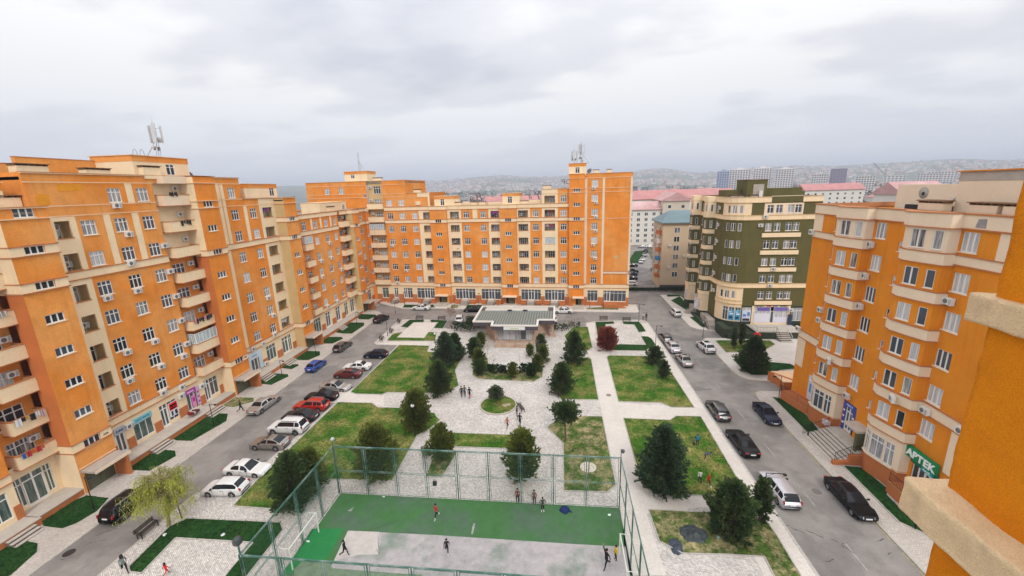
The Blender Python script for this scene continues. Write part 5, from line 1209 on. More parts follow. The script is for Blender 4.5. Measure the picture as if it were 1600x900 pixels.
LN(ZT((460,635),(895,655),(908,690)) + Z0((385,905),(350,965),(325,940),(358,895),(396,850),(275,842.7),(222,898),(204,896),(202,888),(266,824)), 'lawn_dark')
slab('sand_path', ZB((560,620),(1010,900),(1000,910),(800,800),(700,820),(600,760)), 0.1, 0.101, M['soil'])
# paving corner in the bottom right bed, and round bed
rc = G(778.5, 634.5); rr = 2.48
circ = [(rc.x+rr*math.cos(2*math.pi*i/32), rc.y+rr*math.sin(2*math.pi*i/32)) for i in range(32)]
slab('round_bed', circ, SW-0.02, SW+0.08, M['lawn']); edging(circ, SW-0.02, SW+0.16, 0.16, M['step'])
LAWNS.append((circ, 'lawn'))
slab('sand_patch', [(rc.x+0.4, rc.y+0.2), (rc.x+1.5, rc.y+0.6), (rc.x+1.8, rc.y-0.1), (rc.x+0.9, rc.y-0.5)], SW+0.08, SW+0.088, M['soil'])
# strip beds on the pavements
for i, q in enumerate((ZF((0,710),(120,622),(296,655),(290,720),(90,900),(-100,1000)), ZF((320,478),(345,518),(490,535),(600,495),(760,400),(850,300),(680,280),(560,330)),
          ZL((365,675),(570,685),(775,570),(770,530),(610,515)), ZL((745,430),(780,447),(900,450),(1170,295),(1180,240),(1050,235)), ZL((1150,168),(1160,180),(1230,185),(1385,140),(1380,115),(1240,110)),
          ZE((110,800),(220,812),(355,745),(350,730),(215,722)), ZE((310,652),(300,680),(380,688),(435,660),(430,652)), ZE((405,602),(430,618),(510,618),(600,580),(600,550),(490,547)),
          ZE((610,482),(640,488),(700,488),(780,450),(770,438),(650,437)), ZE((725,400),(780,410),(850,410),(945,345),(945,325),(820,324)), ZE((895,287),(910,298),(980,300),(1040,275),(1035,262),(910,257)),
          ZA((345,208),(362,184),(480,186),(480,210)), ZA((560,208),(565,184),(612,184),(595,207)), ZA((718,210),(728,184),(785,186),(778,210)), ZA((835,218),(850,187),(1000,187),(988,220)),
          ZA((1060,215),(1070,191),(1130,191),(1120,215)), ZA((1240,215),(1250,189),(1320,191),(1315,215)), ZA((1375,215),(1380,189),(1510,191),(1505,215)), ZB((275,210),(400,205),(535,202),(530,225),(290,222)))):
    LN(q, 'lawn_dry' if i in (4, 13, 18) else ('lawn' if i == 18 else 'lawn_dark'), kerb=i > 10)
LN(ZM((500,410),(605,525),(960,520),(1030,485),(1100,445),(1045,405),(530,405)), 'lawn'); LN(ZM((672,595),(760,690),(860,755),(1090,758),(1140,710),(1350,690),(1250,642),(760,597)), 'lawn_dark')
LN(ZB((940,152),(1060,228),(1110,222),(1010,118)), 'lawn_dark'); LN(ZB((1085,282),(1180,360),(1212,366),(1170,277)), 'lawn_dark'); LN(ZB((905,105),(915,123),(1000,120),(1060,106)), 'lawn_dark')
LN([(29.25, 55.0), (29.1, 46.5), (30.6, 46.4), (31.3, 50.0), (30.3, 54.6)], 'lawn_dark'); LN([(29.3, 40.5), (29.15, 33.0), (30.3, 31.8), (30.6, 36.4), (31.3, 37.0), (31.0, 40.3)], 'lawn_dark')
# hedge bed round the pavilion forecourt
LN(ZA((890,735),(940,768),(1370,790),(1440,750),(1440,640),(1330,700),(1020,700),(1010,600),(900,620)), 'lawn_dry')
slab('embankment', [(30.0, 84.0), (31.1, 90), (31.1, 93.4), (30.2, 93.6)], SW, 0.5, M['olive_dark'])
# markings
for pts in ([(27.2, 10), (27.2, 54.4), (27.5, 56.2), (28.4, 56.9), (31.0, 56.95)], [(27.2, 76.2), (27.2, 64.0), (27.45, 61.5), (28.5, 60.1), (30.6, 59.7), (36, 59.7)]):
    b = MB()
    for a, c in zip(pts, pts[1:]):
        a, c = Vector(a), Vector(c); d_ = (c-a).normalized(); nn = Vector((-d_.y, d_.x))*0.085
        b.add([(*(a-nn), 0.004), (*(c-nn), 0.004), (*(c+nn), 0.004), (*(a+nn), 0.004)], [(0,1,2,3)])
    struct('kerb_line', b, M['yellow_line'])
for y in (12, 20, 28, 34.6, 41.5, 49, 57, 65, 73, 81, 89): b = MB(); b.box(23.3, 23.4, y, y+2.6, -0.1, 0.004, 0, skip=('b',)); struct('lane_dash', b, M['white_line'])
def manhole(px, py, r=0.33, col=(0.10, 0.085, 0.075), z=0.0):
    p = G(px, py); b = MB(); b.lathe([(0, 0.012), (r*0.8, 0.012), (r*0.84, 0.016), (r, 0.016), (r, -0.02)], 18, smooth=False)
    t = b.build('manhole_cover', flat(col, 0.7, 'iron')); t.location = (p.x, p.y, z); return t
for i, (px, py, r, c, l) in enumerate(((108, 864, 0.42, (0.04, 0.03, 0.028), 'dark iron manhole cover in the left street near the bottom edge'), (1276, 768, 0.4, (0.16, 0.15, 0.14), 'faint round manhole cover in the right street between two long cars'),
        (936.5, 549, 0.38, (0.22, 0.15, 0.14), 'brownish manhole cover on the walk beside the red tree'), (951, 618.5, 0.36, (0.25, 0.2, 0.18), 'pinkish manhole cover where the park walks cross'),
        (919, 732, 0.85, (0.62, 0.56, 0.47), 'pale round concrete cover in the dry lawn by the court'))):
    o = manhole(px, py, r, c, SW+0.055 if i == 4 else (SW+0.012 if i in (2, 3) else 0.0)); tag(o, l, 'manhole cover')
cr_rng = random.Random(5)
b = MB()     # tar seams and cracks in the road
for px, py, L, a in ((1030,452,1.2,0.3),(1160,640,1.6,2.4),(1101,610,1.8,0.1),(1104,622,1.0,2.2),(1320,862,2.4,0.9),(1337,866,1.8,2.3),(1246,828,1.4,2.6),(1258,833,1.2,2.4),(1387,867,0.5,0.3),(1372,846,0.7,0.2),(1188,595,0.7,0),(1287,840,1.2,2.4),(150,837,1.6,0.7),(140,848,1.3,0.5),(95,874,0.8,0.6),(1290,878,0.9,0.2),(1255,698,0.8,0.1),(392,712,0.7,0.1),(1060,600,2.0,0.1),(1085,610,2.6,0.05),(410,720,1.2,0.2)):
    p = G(px, py); x, y = p.x, p.y
    for k in range(5):
        x2 = x + L/5*math.cos(a + cr_rng.uniform(-0.7, 0.7)); y2 = y + L/5*math.sin(a + cr_rng.uniform(-0.7, 0.7)); t = cr_rng.uniform(0.015, 0.05)
        b.quad((x, y-t, 0.005), (x2, y2-t, 0.005), (x2, y2+t, 0.005), (x, y+t, 0.005)); x, y = x2, y2
tag(b.build('road_cracks', M['tar']), kind='stuff')

# ------------------------------------------------------------------ SPORTS COURT
M['court'] = mat('green_court_paint', (0.050, 0.150, 0.045), 0.75, var=0.12, vscale=1.2, col2=(0.075, 0.135, 0.080), c2scale=0.22, thr=(0.45, 0.62), grain=0.06, gscale=10, spec=0.3)
M['court_new'] = mat('fresh_green_court_paint', (0.016, 0.190, 0.050), 0.7, var=0.10, vscale=1.5, grain=0.05)
M['worn'] = mat('worn_grey_court', (0.40, 0.37, 0.365), 0.85, var=0.16, vscale=1.4, col2=(0.21, 0.25, 0.21), c2scale=0.3, thr=(0.50, 0.68), grain=0.06, gscale=10)
slab('court', [(-21.4, 20.9), (5.6, 20.9), (5.6, 32.95), (-21.4, 32.95)], SW, SW+0.02, M['court'])
slab('court_strip', ZI((640,540),(885,540),(850,600),(760,770),(420,900),(300,1050)) , SW+0.02, SW+0.024, M['court_new'])
slab('worn_court', ZI((920,555),(1600,590)) + ZJ((0,662),(388,682),(420,900),(430,1000)) + ZI((700,1000),(810,790)), SW+0.02, SW+0.028, M['worn'])
slab('worn_patch', ZI((920,556),(1165,566),(1150,640),(1160,740),(1010,745),(812,790)), SW+0.028, SW+0.032, mat('bare_concrete_patch', (0.50, 0.455, 0.42), 0.85, var=0.12, vscale=2, grain=0.05))
slab('green_scuff', ZI((500,860),(560,800),(780,810),(800,850),(1300,890),(1500,900),(1500,960),(500,960)), SW+0.028, SW+0.03, mat('faded_green_court', (0.16, 0.22, 0.14), 0.8, var=0.3, vscale=1.5))
slab('white_mark', PX(700, 680, 4.0917, ((160,575),(175,570),(160,640),(148,640))), SW+0.02, SW+0.026, M['white_line'])
slab('white_mark', ZI((915,400),(965,372),(945,405)), SW+0.02, SW+0.026, M['white_line'])
for q in (ZI((595,632),(620,632),(620,645),(600,646)), ZJ((248,424),(272,424),(270,440),(250,438)), ZI((1190,285),(1210,287),(1205,293),(1188,292))): slab('white_mark', q, SW+0.02, SW+0.026, M['white'])
b = MB()
for pts in (((820,370),(1000,300),(960,350)), ((860,520),(930,420),(1010,310)), ((1080,560),(1300,480),(1330,450)), ((1150,575),(1165,740),(1140,700))):
    q = ZI(*pts)
    for a, c in zip(q, q[1:]): b.quad((a[0], a[1]-0.02, SW+0.034), (c[0], c[1]-0.02, SW+0.034), (c[0], c[1]+0.02, SW+0.034), (a[0], a[1]+0.02, SW+0.034))
tag(b.build('court_cracks', M['tar']), kind='stuff')
M['fence'] = mat('green_painted_steel', (0.065, 0.165, 0.125), 0.5, 0.3, var=0.3, vscale=1.5, col2=(0.22, 0.30, 0.27), c2scale=0.6)
def net_mat():
    m = bpy.data.materials.new('green_wire_netting'); m.use_nodes = True; nt = m.node_tree
    o = nt.nodes['Material Output']; b = nt.nodes['Principled BSDF']; b.inputs['Base Color'].default_value = (0.05, 0.13, 0.08, 1); b.inputs['Roughness'].default_value = 0.7
    t = N(nt, 'ShaderNodeBsdfTransparent'); x = N(nt, 'ShaderNodeMixShader'); tc = N(nt, 'ShaderNodeTexCoord')
    # woven wires: two sets of thin diagonal lines over nothing
    outs = []
    for s in (1, -1):
        sp = N(nt, 'ShaderNodeSeparateXYZ'); nt.links.new(tc.outputs['Object'], sp.inputs[0])
        h = N(nt, 'ShaderNodeMath', operation='ADD'); nt.links.new(sp.outputs['X'], h.inputs[0]); nt.links.new(sp.outputs['Y'], h.inputs[1])
        k = N(nt, 'ShaderNodeMath', operation='MULTIPLY_ADD'); nt.links.new(sp.outputs['Z'], k.inputs[0]); k.inputs[1].default_value = s; nt.links.new(h.outputs[0], k.inputs[2])
        f = N(nt, 'ShaderNodeMath', operation='MULTIPLY'); f.inputs[1].default_value = 14; nt.links.new(k.outputs[0], f.inputs[0])
        fr_ = N(nt, 'ShaderNodeMath', operation='FRACT'); nt.links.new(f.outputs[0], fr_.inputs[0])
        l = N(nt, 'ShaderNodeMath', operation='LESS_THAN'); l.inputs[1].default_value = 0.07; nt.links.new(fr_.outputs[0], l.inputs[0]); outs.append(l)
    mx = N(nt, 'ShaderNodeMath', operation='MAXIMUM'); nt.links.new(outs[0].outputs[0], mx.inputs[0]); nt.links.new(outs[1].outputs[0], mx.inputs[1])
    nt.links.new(mx.outputs[0], x.inputs[0]); nt.links.new(t.outputs[0], x.inputs[1]); nt.links.new(b.outputs[0], x.inputs[2]); nt.links.new(x.outputs[0], o.inputs['Surface'])
    return m
M['net'] = net_mat()
FN = thing('court_fence', (-21.5, 20.8, SW), 'tall green wire netting fence around the sports court', 'fence')
HT = 5.3
def fence_run(a, c, n):
    a, c = Vector(a), Vector(c); d_ = (c-a); L = d_.length; d_ = d_.normalized(); nn = Vector((-d_.y, d_.x, 0))*0.03
    w_ = L/n
    for i in range(n):
        p, q = a+d_*(w_*i), a+d_*(w_*(i+1)); up = Vector((0, 0, 1))
        b = MB(); b.tube(p+up*HT, q+up*HT, 0.05, n=6); b.build('rail', M['fence'], FN)
        # two framed netting panels between posts
        for z0, z1 in ((0.12, 2.55), (2.68, HT-0.12)):
            b = MB(); e1, e2 = p+d_*0.17, q-d_*0.17
            for u, v in ((e1+up*z0, e2+up*z0), (e1+up*z1, e2+up*z1), (e1+up*z0, e1+up*z1), (e2+up*z0, e2+up*z1)): b.tube(u, v, 0.026, n=5)
            pf = b.build('panel_frame', M['fence'], FN)
            b = MB(); b.quad(e1+up*z0, e2+up*z0, e2+up*z1, e1+up*z1); b.build('netting', M['net'], pf)
        for zz in (1.2, 3.9):
            b = MB(); b.tube(p+up*zz-d_*0.0, p+up*zz+d_*0.17, 0.02, n=4); b.tube(q+up*zz-d_*0.17, q+up*zz, 0.02, n=4); b.build('bracket', M['fence'], FN)
    for i in range(n+1):
        p = a+d_*(w_*i); b = MB(); b.tube(p, p+Vector((0, 0, HT+0.02)), 0.055, n=8); b.build('post', M['fence'], FN)
fence_run((0, 12.15, 0), (27.1, 12.15, 0), 9); fence_run((0, 0, 0), (0, 12.15, 0), 4); fence_run((0, 0, 0), (27.1, 0, 0), 9); fence_run((27.1, 0, 0), (27.1, 12.15, 0), 4)
def goal(x, y0, y1, lab, s):
    t = thing('goal', (x, (y0+y1)/2, SW+0.03), lab, 'goal'); h = (y1-y0)/2; m = flat((0.72, 0.74, 0.68), 0.6, 'white_paint')
    for sgn in (-1, 1):
        b = MB(); b.tube((0, sgn*h, 0), (0, sgn*h, 2.0), 0.055); b.build('goalpost', m, t)
        b = MB(); b.tube((0, sgn*h, 2.0), (s*0.8, sgn*h, 1.95), 0.03); b.tube((s*0.8, sgn*h, 1.95), (s*1.1, sgn*h, 0), 0.03); b.build('brace', m, t)
    b = MB(); b.tube((0, -h, 2.0), (0, h, 2.0), 0.055); b.build('crossbar', m, t)
goal(-20.9, 24.5, 28.2, 'white goal frame at the left end of the court', -1); goal(4.9, 24.6, 27.9, 'white goal frame at the right end of the court', 1)
def floodlight(x, y, lab, s=1.0, col=(0.5, 0.55, 0.52)):
    t = thing('floodlight', (x, y, SW+HT), lab, 'floodlight')
    b = MB(); b.tube((0,0,0), (0,0,0.75*s), 0.04*s); b.build('pole', M['fence'], t)
    b = MB(); b.lathe([(0.0, 0.28), (0.10, 0.26), (0.22, 0.0), (0.2, -0.02), (0.0, 0.02)], 12); me = b.mesh('lamp_head', flat(col, 0.4, 'lamp_metal')); link('lamp_head', me, t, (0.12*s, -0.1*s, 0.8*s), (R(35), R(25), 0)).scale = (s, s, s)
floodlight(-21.5, 32.95, 'small floodlight on the far left corner of the court fence'); floodlight(5.6, 32.95, 'small dark floodlight on the far right corner of the court fence', 0.9, (0.1, 0.1, 0.1)); floodlight(-21.5, 20.9, 'bigger dark floodlight on the near left corner of the court fence', 1.5, (0.06, 0.07, 0.07))

# ------------------------------------------------------------------ CARS
M['tyre'] = mat('tyre_rubber', (0.018, 0.018, 0.018), 0.85)
M['rim'] = mat('alloy_rim', (0.50, 0.50, 0.52), 0.3, 0.8)
M['car_glass'] = mat('car_glass', (0.010, 0.011, 0.014), 0.06, 0, 0.35)
M['trim'] = mat('black_trim', (0.02, 0.02, 0.02), 0.5)
M['lamp_red'] = mat('red_tail_lamp', (0.35, 0.01, 0.012), 0.2, 0, 0.7)
M['lamp_clear'] = mat('clear_headlamp', (0.60, 0.62, 0.64), 0.12, 0.3, 0.8)
M['plate'] = mat('number_plate', (0.75, 0.75, 0.73), 0.4)
def paint(name, col, metal=0.25, rough=0.28): return mat(name, col, rough, metal, 0.2 if max(col) < 0.05 else 0.5, coat=0.12 if max(col) < 0.05 else 0.6, var=0.05, vscale=2.5)
def lerp(a, b, t): return a + (b-a)*t
def plin(tab, x):
    if x <= tab[0][0]: return tab[0][1]
    for (xa, ya), (xb, yb) in zip(tab, tab[1:]):
        if x <= xb: return lerp(ya, yb, (x-xa)/(xb-xa) if xb > xa else 0)
    return tab[-1][1]
# type: length, half width, height, belt, hood z, x of windscreen base/top, roof rear, rear glass base, deck z at rear, wheel radius
CT = {
 'sedan':  dict(L=4.65, W=0.89, H=1.43, hood=0.80, nose=0.66, belt=0.90, a=0.92, b=0.22, c=-0.82, d=-1.42, deck=0.97, tail=0.90, r=0.32),
 'big':    dict(L=5.05, W=0.93, H=1.44, hood=0.80, nose=0.64, belt=0.92, a=1.05, b=0.32, c=-0.92, d=-1.62, deck=0.98, tail=0.90, r=0.34),
 'coupe':  dict(L=4.35, W=0.89, H=1.40, hood=0.84, nose=0.68, belt=0.94, a=0.95, b=0.20, c=-0.80, d=-1.75, deck=1.02, tail=0.95, r=0.32),
 'hatch':  dict(L=4.2, W=0.88, H=1.48, hood=0.88, nose=0.70, belt=0.96, a=1.02, b=0.38, c=-1.35, d=-1.90, deck=0.98, tail=0.93, r=0.32),
 'wagon':  dict(L=4.75, W=0.89, H=1.48, hood=0.82, nose=0.66, belt=0.92, a=0.95, b=0.28, c=-1.75, d=-2.22, deck=0.96, tail=0.92, r=0.32),
 'suv':    dict(L=4.75, W=0.94, H=1.80, hood=1.10, nose=0.92, belt=1.16, a=1.10, b=0.50, c=-1.85, d=-2.22, deck=1.18, tail=1.12, r=0.38),
 'cross':  dict(L=4.5, W=0.93, H=1.66, hood=1.02, nose=0.84, belt=1.08, a=1.02, b=0.38, c=-1.40, d=-2.02, deck=1.12, tail=1.06, r=0.36),
}
_cm = {}
def car_parts(kind, pm):
    """meshes of one kind of car: body lofted from cross sections, glass taken from the same loft"""
    c = CT[kind]; L, W, H = c['L'], c['W'], c['H']; r = c['r']; xf, xr = L/2-0.86, -L/2+0.92; gr = 0.19 if kind not in ('suv', 'cross') else 0.27
    top = [(-L/2, c['tail']-0.30), (-L/2+0.05, c['tail']-0.08), (-L/2+0.16, c['tail']), (c['d'], c['deck']), (c['d']*0.45+c['c']*0.55, lerp(c['deck'], H, 0.62)), (c['c'], H-0.045), (c['c']*0.55+c['b']*0.45, H), (c['b']+0.0, H-0.05), (c['a'], c['hood']+0.055), (c['a']+0.18, c['hood']), (L/2-0.42, (c['hood']+c['nose'])/2+0.03), (L/2-0.12, c['nose']), (L/2-0.03, c['nose']-0.10), (L/2, c['nose']-0.26)]
    xs = {t[0] for t in top}
    for x0 in (xf, xr):
        for i in range(-6, 7): xs.add(x0 + i*(r+0.06)/6)
    for i in range(1, 30): xs.add(-L/2 + L*i/30)
    xs = sorted(xs); q = [xs[0]]
    for x in xs[1:]:
        if x-q[-1] > 0.018: q.append(x)
    if L/2-q[-1] > 1e-6: q[-1] = L/2
    xs = q
    def sect(x):
        zt = plin(top, x); e = abs(x)/(L/2); wf = 1 - 0.14*max(0, (e-0.70)/0.30)**2 - 0.06*max(0, (e-0.95)/0.05)
        w_ = W*wf; zb = gr + 0.14*max(0, (e-0.93)/0.07)
        for x0 in (xf, xr):
            dx = abs(x-x0); ra = r+0.06
            if dx < ra: zb = max(zb, 0.02 + r*0.0 + math.sqrt(max(0, ra*ra-dx*dx)) + r - 0.02)
        belt = min(c['belt'], zt-0.035) if zt < H-0.25 and x > 0 else min(c['belt'] + (0.03 if x < 0 else 0), zt-0.03)
        cab = max(0.0, min(1.0, (zt-c['belt']-0.06)/(H-c['belt']-0.10)))
        wt = lerp(w_*0.88, W*0.70, cab)
        zs = min(gr+0.30, zt-0.2); zs = max(zs, zb+0.015); zm = max(lerp(zs, belt, 0.55), zb+0.03); bl = max(belt, zm+0.02)
        return [(0, zb), (w_*0.80, zb), (w_*0.965, zb+0.005), (w_*0.99, zs), (w_, zm), (w_*0.985, bl-0.05 if bl-0.05 > zm else zm+0.01), (w_*0.945, bl),
                (lerp(w_*0.925, w_*0.915, cab), bl+min(0.02, (zt-bl)*0.3)), (wt+0.0, zt-max(0.02, 0.075*cab)), (wt*0.90, zt-0.012), (wt*0.45, zt+0.012*cab), (0, zt+0.018*cab)]
    S = [sect(x) for x in xs]; nP = len(S[0])
    body, glass = MB(), MB(); side = {1: [], -1: []}
    def key(x, s, i): return (x, s*S_[i][0], S_[i][1])
    V = []
    for x, s in zip(xs, S): V.append([(x, y, z) for y, z in s])
    def quads(sg):
        for k in range(len(xs)-1):
            xm = (xs[k]+xs[k+1])/2; zt = plin(top, xm)
            for i in range(nP-1):
                A_, B_, C_, D_ = V[k][i], V[k+1][i], V[k+1][i+1], V[k][i+1]
                isg = False
                if i == 7 and c['d']+0.22 < xm < c['a']-0.28 and zt-c['belt'] > 0.20:
                    bp = (c['b']+c['c'])/2+0.06
                    if abs(xm-bp) > 0.045 and not (kind in ('wagon', 'suv', 'cross') and abs(xm-(c['c']+0.45)) < 0.04): isg = True
                if i in (9, 10) and (c['b']+0.03 < xm < c['a']-0.04 or c['d']+0.05 < xm < c['c']-0.05): isg = True
                f = [(p[0], p[1]*sg, p[2]) for p in (A_, B_, C_, D_)]
                if sg > 0: f = f[::-1]
                yield isg, f
    def addm(m, faces):
        idx = {}
        for f in faces:
            ids = []
            for p in f:
                k = tuple(round(v, 4) for v in p)
                if k not in idx: idx[k] = len(m.v); m.v.append(Vector(p))
                ids.append(idx[k])
            if len(set(ids)) >= 3:
                ids = [a for j, a in enumerate(ids) if a != ids[j-1]]
                m.f.append(ids); m.m.append(0); m.sm.append(True)
    bf, gf_ = [], []
    for sg in (1, -1):
        for isg, f in quads(sg): (gf_ if isg else bf).append(f)
    bf.append([(xs[0], y, z) for y, z in S[0]] + [(xs[0], -y, z) for y, z in S[0][::-1]][0:]); bf.append([(xs[-1], -y, z) for y, z in S[-1]] + [(xs[-1], y, z) for y, z in S[-1][::-1]])
    addm(body, bf); addm(glass, gf_)
    out = {'body': body, 'glass': glass, 'xf': xf, 'xr': xr, 'r': r, 'c': c}
    return out
def wheel_meshes(r):
    k = ('wheel', r)
    if k in _cm: return _cm[k]
    Rm = Matrix.Rotation(R(90), 4, 'X')
    t = MB(Rm); t.lathe([(r*0.66, -0.105), (r*0.93, -0.11), (r, -0.07), (r, 0.07), (r*0.93, 0.11), (r*0.66, 0.105)], 20)
    m = MB(Rm); m.lathe([(0.0, 0.085), (0.05, 0.09), (0.06, 0.07)], 10)
    for i in range(5):
        a = 2*math.pi*i/5; ca, sa = math.cos(a), math.sin(a); cb, sb = -sa*0.035, ca*0.035
        for z in (0.088,): m.add([(0.04*ca-cb, 0.04*sa-sb, z), (r*0.62*ca-cb*1.5, r*0.62*sa-sb*1.5, z), (r*0.62*ca+cb*1.5, r*0.62*sa+sb*1.5, z), (0.04*ca+cb, 0.04*sa+sb, z)], [(0,1,2,3)])
    m.lathe([(r*0.60, 0.092), (r*0.69, 0.098), (r*0.69, -0.1)], 20); 
    for i in range(5):
        a = 2*math.pi*i/5; ca, sa = math.cos(a), math.sin(a); cb, sb = -sa*0.035, ca*0.035
        m.add([(0.04*ca-cb, 0.04*sa-sb, -0.088), (r*0.62*ca-cb*1.5, r*0.62*sa-sb*1.5, -0.088), (r*0.62*ca+cb*1.5, r*0.62*sa+sb*1.5, -0.088), (0.04*ca+cb, 0.04*sa+sb, -0.088)], [(3,2,1,0)])
    m.lathe([(0.0, 0.02), (r*0.64, 0.02)], 16, 1); 
    _cm[k] = (t.mesh('tyre', M['tyre']), m.mesh('rim', [M['rim'], M['trim']])); return _cm[k]
def make_car(kind, pm, pos, ang, label, group=None, name='parked_car', sunroof=False, rails=False, cat='car', scale=1.0):
    t = thing(name, (pos[0], pos[1], 0.004), label, cat, ang, group)
    if scale != 1: t.scale = (scale,)*3
    k = (kind, 'base')
    if k not in _cm:
        q = car_parts(kind, pm); _cm[k] = q
    q = _cm[k]; c = q['c']; L, W = c['L'], c['W']; r = q['r']
    kk = (kind, pm.name)
    if kk not in _cm: _cm[kk] = q['body'].mesh('body', pm)
    link('body', _cm[kk], t)
    if (kind, 'g') not in _cm: _cm[(kind, 'g')] = q['glass'].mesh('windows', M['car_glass'])
    link('windows', _cm[(kind, 'g')], t)
    tm, rm = wheel_meshes(r)
    for x in (q['xf'], q['xr']):
        for s in (1, -1):
            w_ = link('wheel', tm, t, (x, s*(W-0.125), r)); 
            w_.name = 'wheel'; link('rim', rm, w_, None, (0, 0, R(180) if s > 0 else 0))
    ux, uz = L/2, c['nose']
    if (kind, 'x') not in _cm:
        d = {}
        gr = 0.19 if kind not in ('suv', 'cross') else 0.27
        b = MB(); b.box(ux-0.20, ux-0.03, -0.36*1.0, 0.36, uz-0.22, uz-0.10); d['grille'] = (b.mesh('grille', M['trim']), None)
        b = MB(); b.box(ux-0.30, ux+0.012, -W*0.66, W*0.66, gr+0.06, gr+0.17); d['lower_grille'] = (b.mesh('lower_grille', M['trim']), None)
        b = MB(); b.box(ux-0.02, ux+0.022, -0.26, 0.26, gr+0.20, gr+0.31); d['number_plate'] = (b.mesh('number_plate', M['plate']), None)
        b = MB(); b.box(-ux-0.02, -ux+0.03, -0.26, 0.26, c['tail']-0.30 if kind not in ('x',) else 0.5, c['tail']-0.18); d['number_plate.'] = (b.mesh('number_plate', M['plate']), None)
        b = MB(); b.box(-ux-0.012, -ux+0.2, -W*0.70, W*0.70, gr+0.05, gr+0.18); d['rear_skirt'] = (b.mesh('rear_skirt', M['trim']), None)
        for s in (1, -1):
            b = MB(); y0, y1 = sorted((s*W*0.46, s*W*0.86)); hx = ux-0.055
            b.add([(hx+0.085,y0,uz-0.20),(hx-0.16,y1,uz-0.17),(hx-0.22,y1,uz-0.045),(hx+0.02,y0,uz-0.05),(hx-0.3,y0,uz-0.20),(hx-0.4,y1,uz-0.17),(hx-0.4,y1,uz-0.04),(hx-0.3,y0,uz-0.04)] if s > 0 else
                  [(hx-0.16,y0,uz-0.17),(hx+0.085,y1,uz-0.20),(hx+0.02,y1,uz-0.05),(hx-0.22,y0,uz-0.045),(hx-0.4,y0,uz-0.17),(hx-0.3,y1,uz-0.20),(hx-0.3,y1,uz-0.04),(hx-0.4,y0,uz-0.04)],
                  [(0,1,2,3),(3,2,6,7),(0,3,7,4),(1,5,6,2),(0,4,5,1)])
            d['headlight%d' % s] = (b.mesh('headlight', M['lamp_clear']), None)
            b = MB(); y0, y1 = sorted((s*W*0.54, s*W*0.86)); tz = c['tail']
            zt = tz-0.04; zb_ = tz-0.18 if kind not in ('wagon', 'suv', 'hatch', 'cross') else tz-0.26
            if kind in ('suv', 'hatch', 'cross', 'wagon'): y0, y1 = sorted((s*W*0.74, s*W*0.87)); zt = tz+0.06
            b.box(-ux+0.02 if kind not in ('hatch', 'cross', 'suv') else -ux+0.01, -ux+0.24, y0, y1, zb_+0.04, zt); d['tail_light%d' % s] = (b.mesh('tail_light', M['lamp_red']), None)
            b = MB(); mx_ = c['a']-0.28; ys = sorted((s*(W-0.04), s*(W+0.17))); b.box(mx_-0.05, mx_+0.06, *ys, c['belt']+0.03, c['belt']+0.17); d['mirror%d' % s] = (b.mesh('mirror', M['trim']), None)
            b = MB(); ys = sorted((s*(W*0.99), s*(W+0.018)))
            for xx in ((c['b']+c['c'])/2+0.30, (c['b']+c['c'])/2-0.62): b.box(xx-0.1, xx+0.08, *ys, c['belt']-0.13, c['belt']-0.10)
            d['door_handle%d' % s] = (b.mesh('door_handle', M['trim']), None)
            b = MB(); ys = sorted((s*(W*0.985), s*(W*1.001+0.004)))
            for xx in ((c['b']+c['c'])/2+0.08, c['a']-0.30, (c['b']+c['c'])/2-0.80): b.box(xx-0.008, xx+0.008, *ys, gr+0.16, c['belt']-0.05)
            d['door_gap%d' % s] = (b.mesh('door_gap', M['trim']), None)
        _cm[(kind, 'x')] = d
    for nm, (me, _) in _cm[(kind, 'x')].items(): link(me.name.split('.')[0], me, t)
    zt = c['H']
    if sunroof: b = MB(); b.box(c['c']+0.75, c['b']-0.12, -0.40, 0.40, zt-0.02, zt+0.03); b.build('sunroof', M['car_glass'], t)
    if rails:
        for s in (1, -1): b = MB(); y = s*W*0.66; b.box(c['c']+0.1, c['b']-0.1, y-0.02, y+0.02, zt-0.03, zt+0.055); b.build('roof_rail', M['steel'], t)
    return t
PT = dict(white=paint('white_car_paint', (0.72, 0.72, 0.71), 0.0), black=paint('black_car_paint', (0.004, 0.004, 0.005), 0.0, 0.35), silver=paint('silver_car_paint', (0.44, 0.43, 0.42), 0.55), silver2=paint('pale_silver_car_paint', (0.55, 0.54, 0.57), 0.45),
          red=paint('red_car_paint', (0.52, 0.018, 0.012)), maroon=paint('maroon_car_paint', (0.135, 0.010, 0.014)), blue=paint('bright_blue_car_paint', (0.012, 0.085, 0.42)), navy=paint('navy_car_paint', (0.010, 0.014, 0.035)),
          grey=paint('dark_grey_car_paint', (0.10, 0.10, 0.105), 0.5), bronze=paint('bronze_grey_car_paint', (0.30, 0.275, 0.25), 0.55), brown=paint('brown_car_paint', (0.055, 0.022, 0.018)), char=paint('charcoal_car_paint', (0.03, 0.03, 0.033), 0.4))
LG, RG, BG = 'cars along the left street', 'cars along the right street', 'cars parked at the back of the courtyard'
def car(px, py, dirn, kind, col, label, group, off=(0, 0), **k):
    p = G(px, py); a = {'+y': 90, '-y': -90, '+x': 0, '-x': 180}[dirn] if isinstance(dirn, str) else dirn
    return make_car(kind, PT[col], (p.x+off[0], p.y+off[1]), R(a), label, group, **k)
C0 = G(196, 796)
make_car('suv', PT['black'], (-40.9, 29.7), R(90), 'black off-road car parked by the kerb beside the yellow-green willow', LG, name='parked_car', rails=True)
make_car('big', PT['silver'], (-41.0, 48.6), R(88), 'silver sedan on the left street with a man in black behind it', LG)
make_car('hatch', PT['blue'], (-41.0, 61.5), R(90), 'bright blue hatchback at the left kerb', LG)
make_car('wagon', PT['grey'], (-40.9, 70.4), R(88), 'dark grey wagon driving up the left street beyond the blue hatchback', LG)
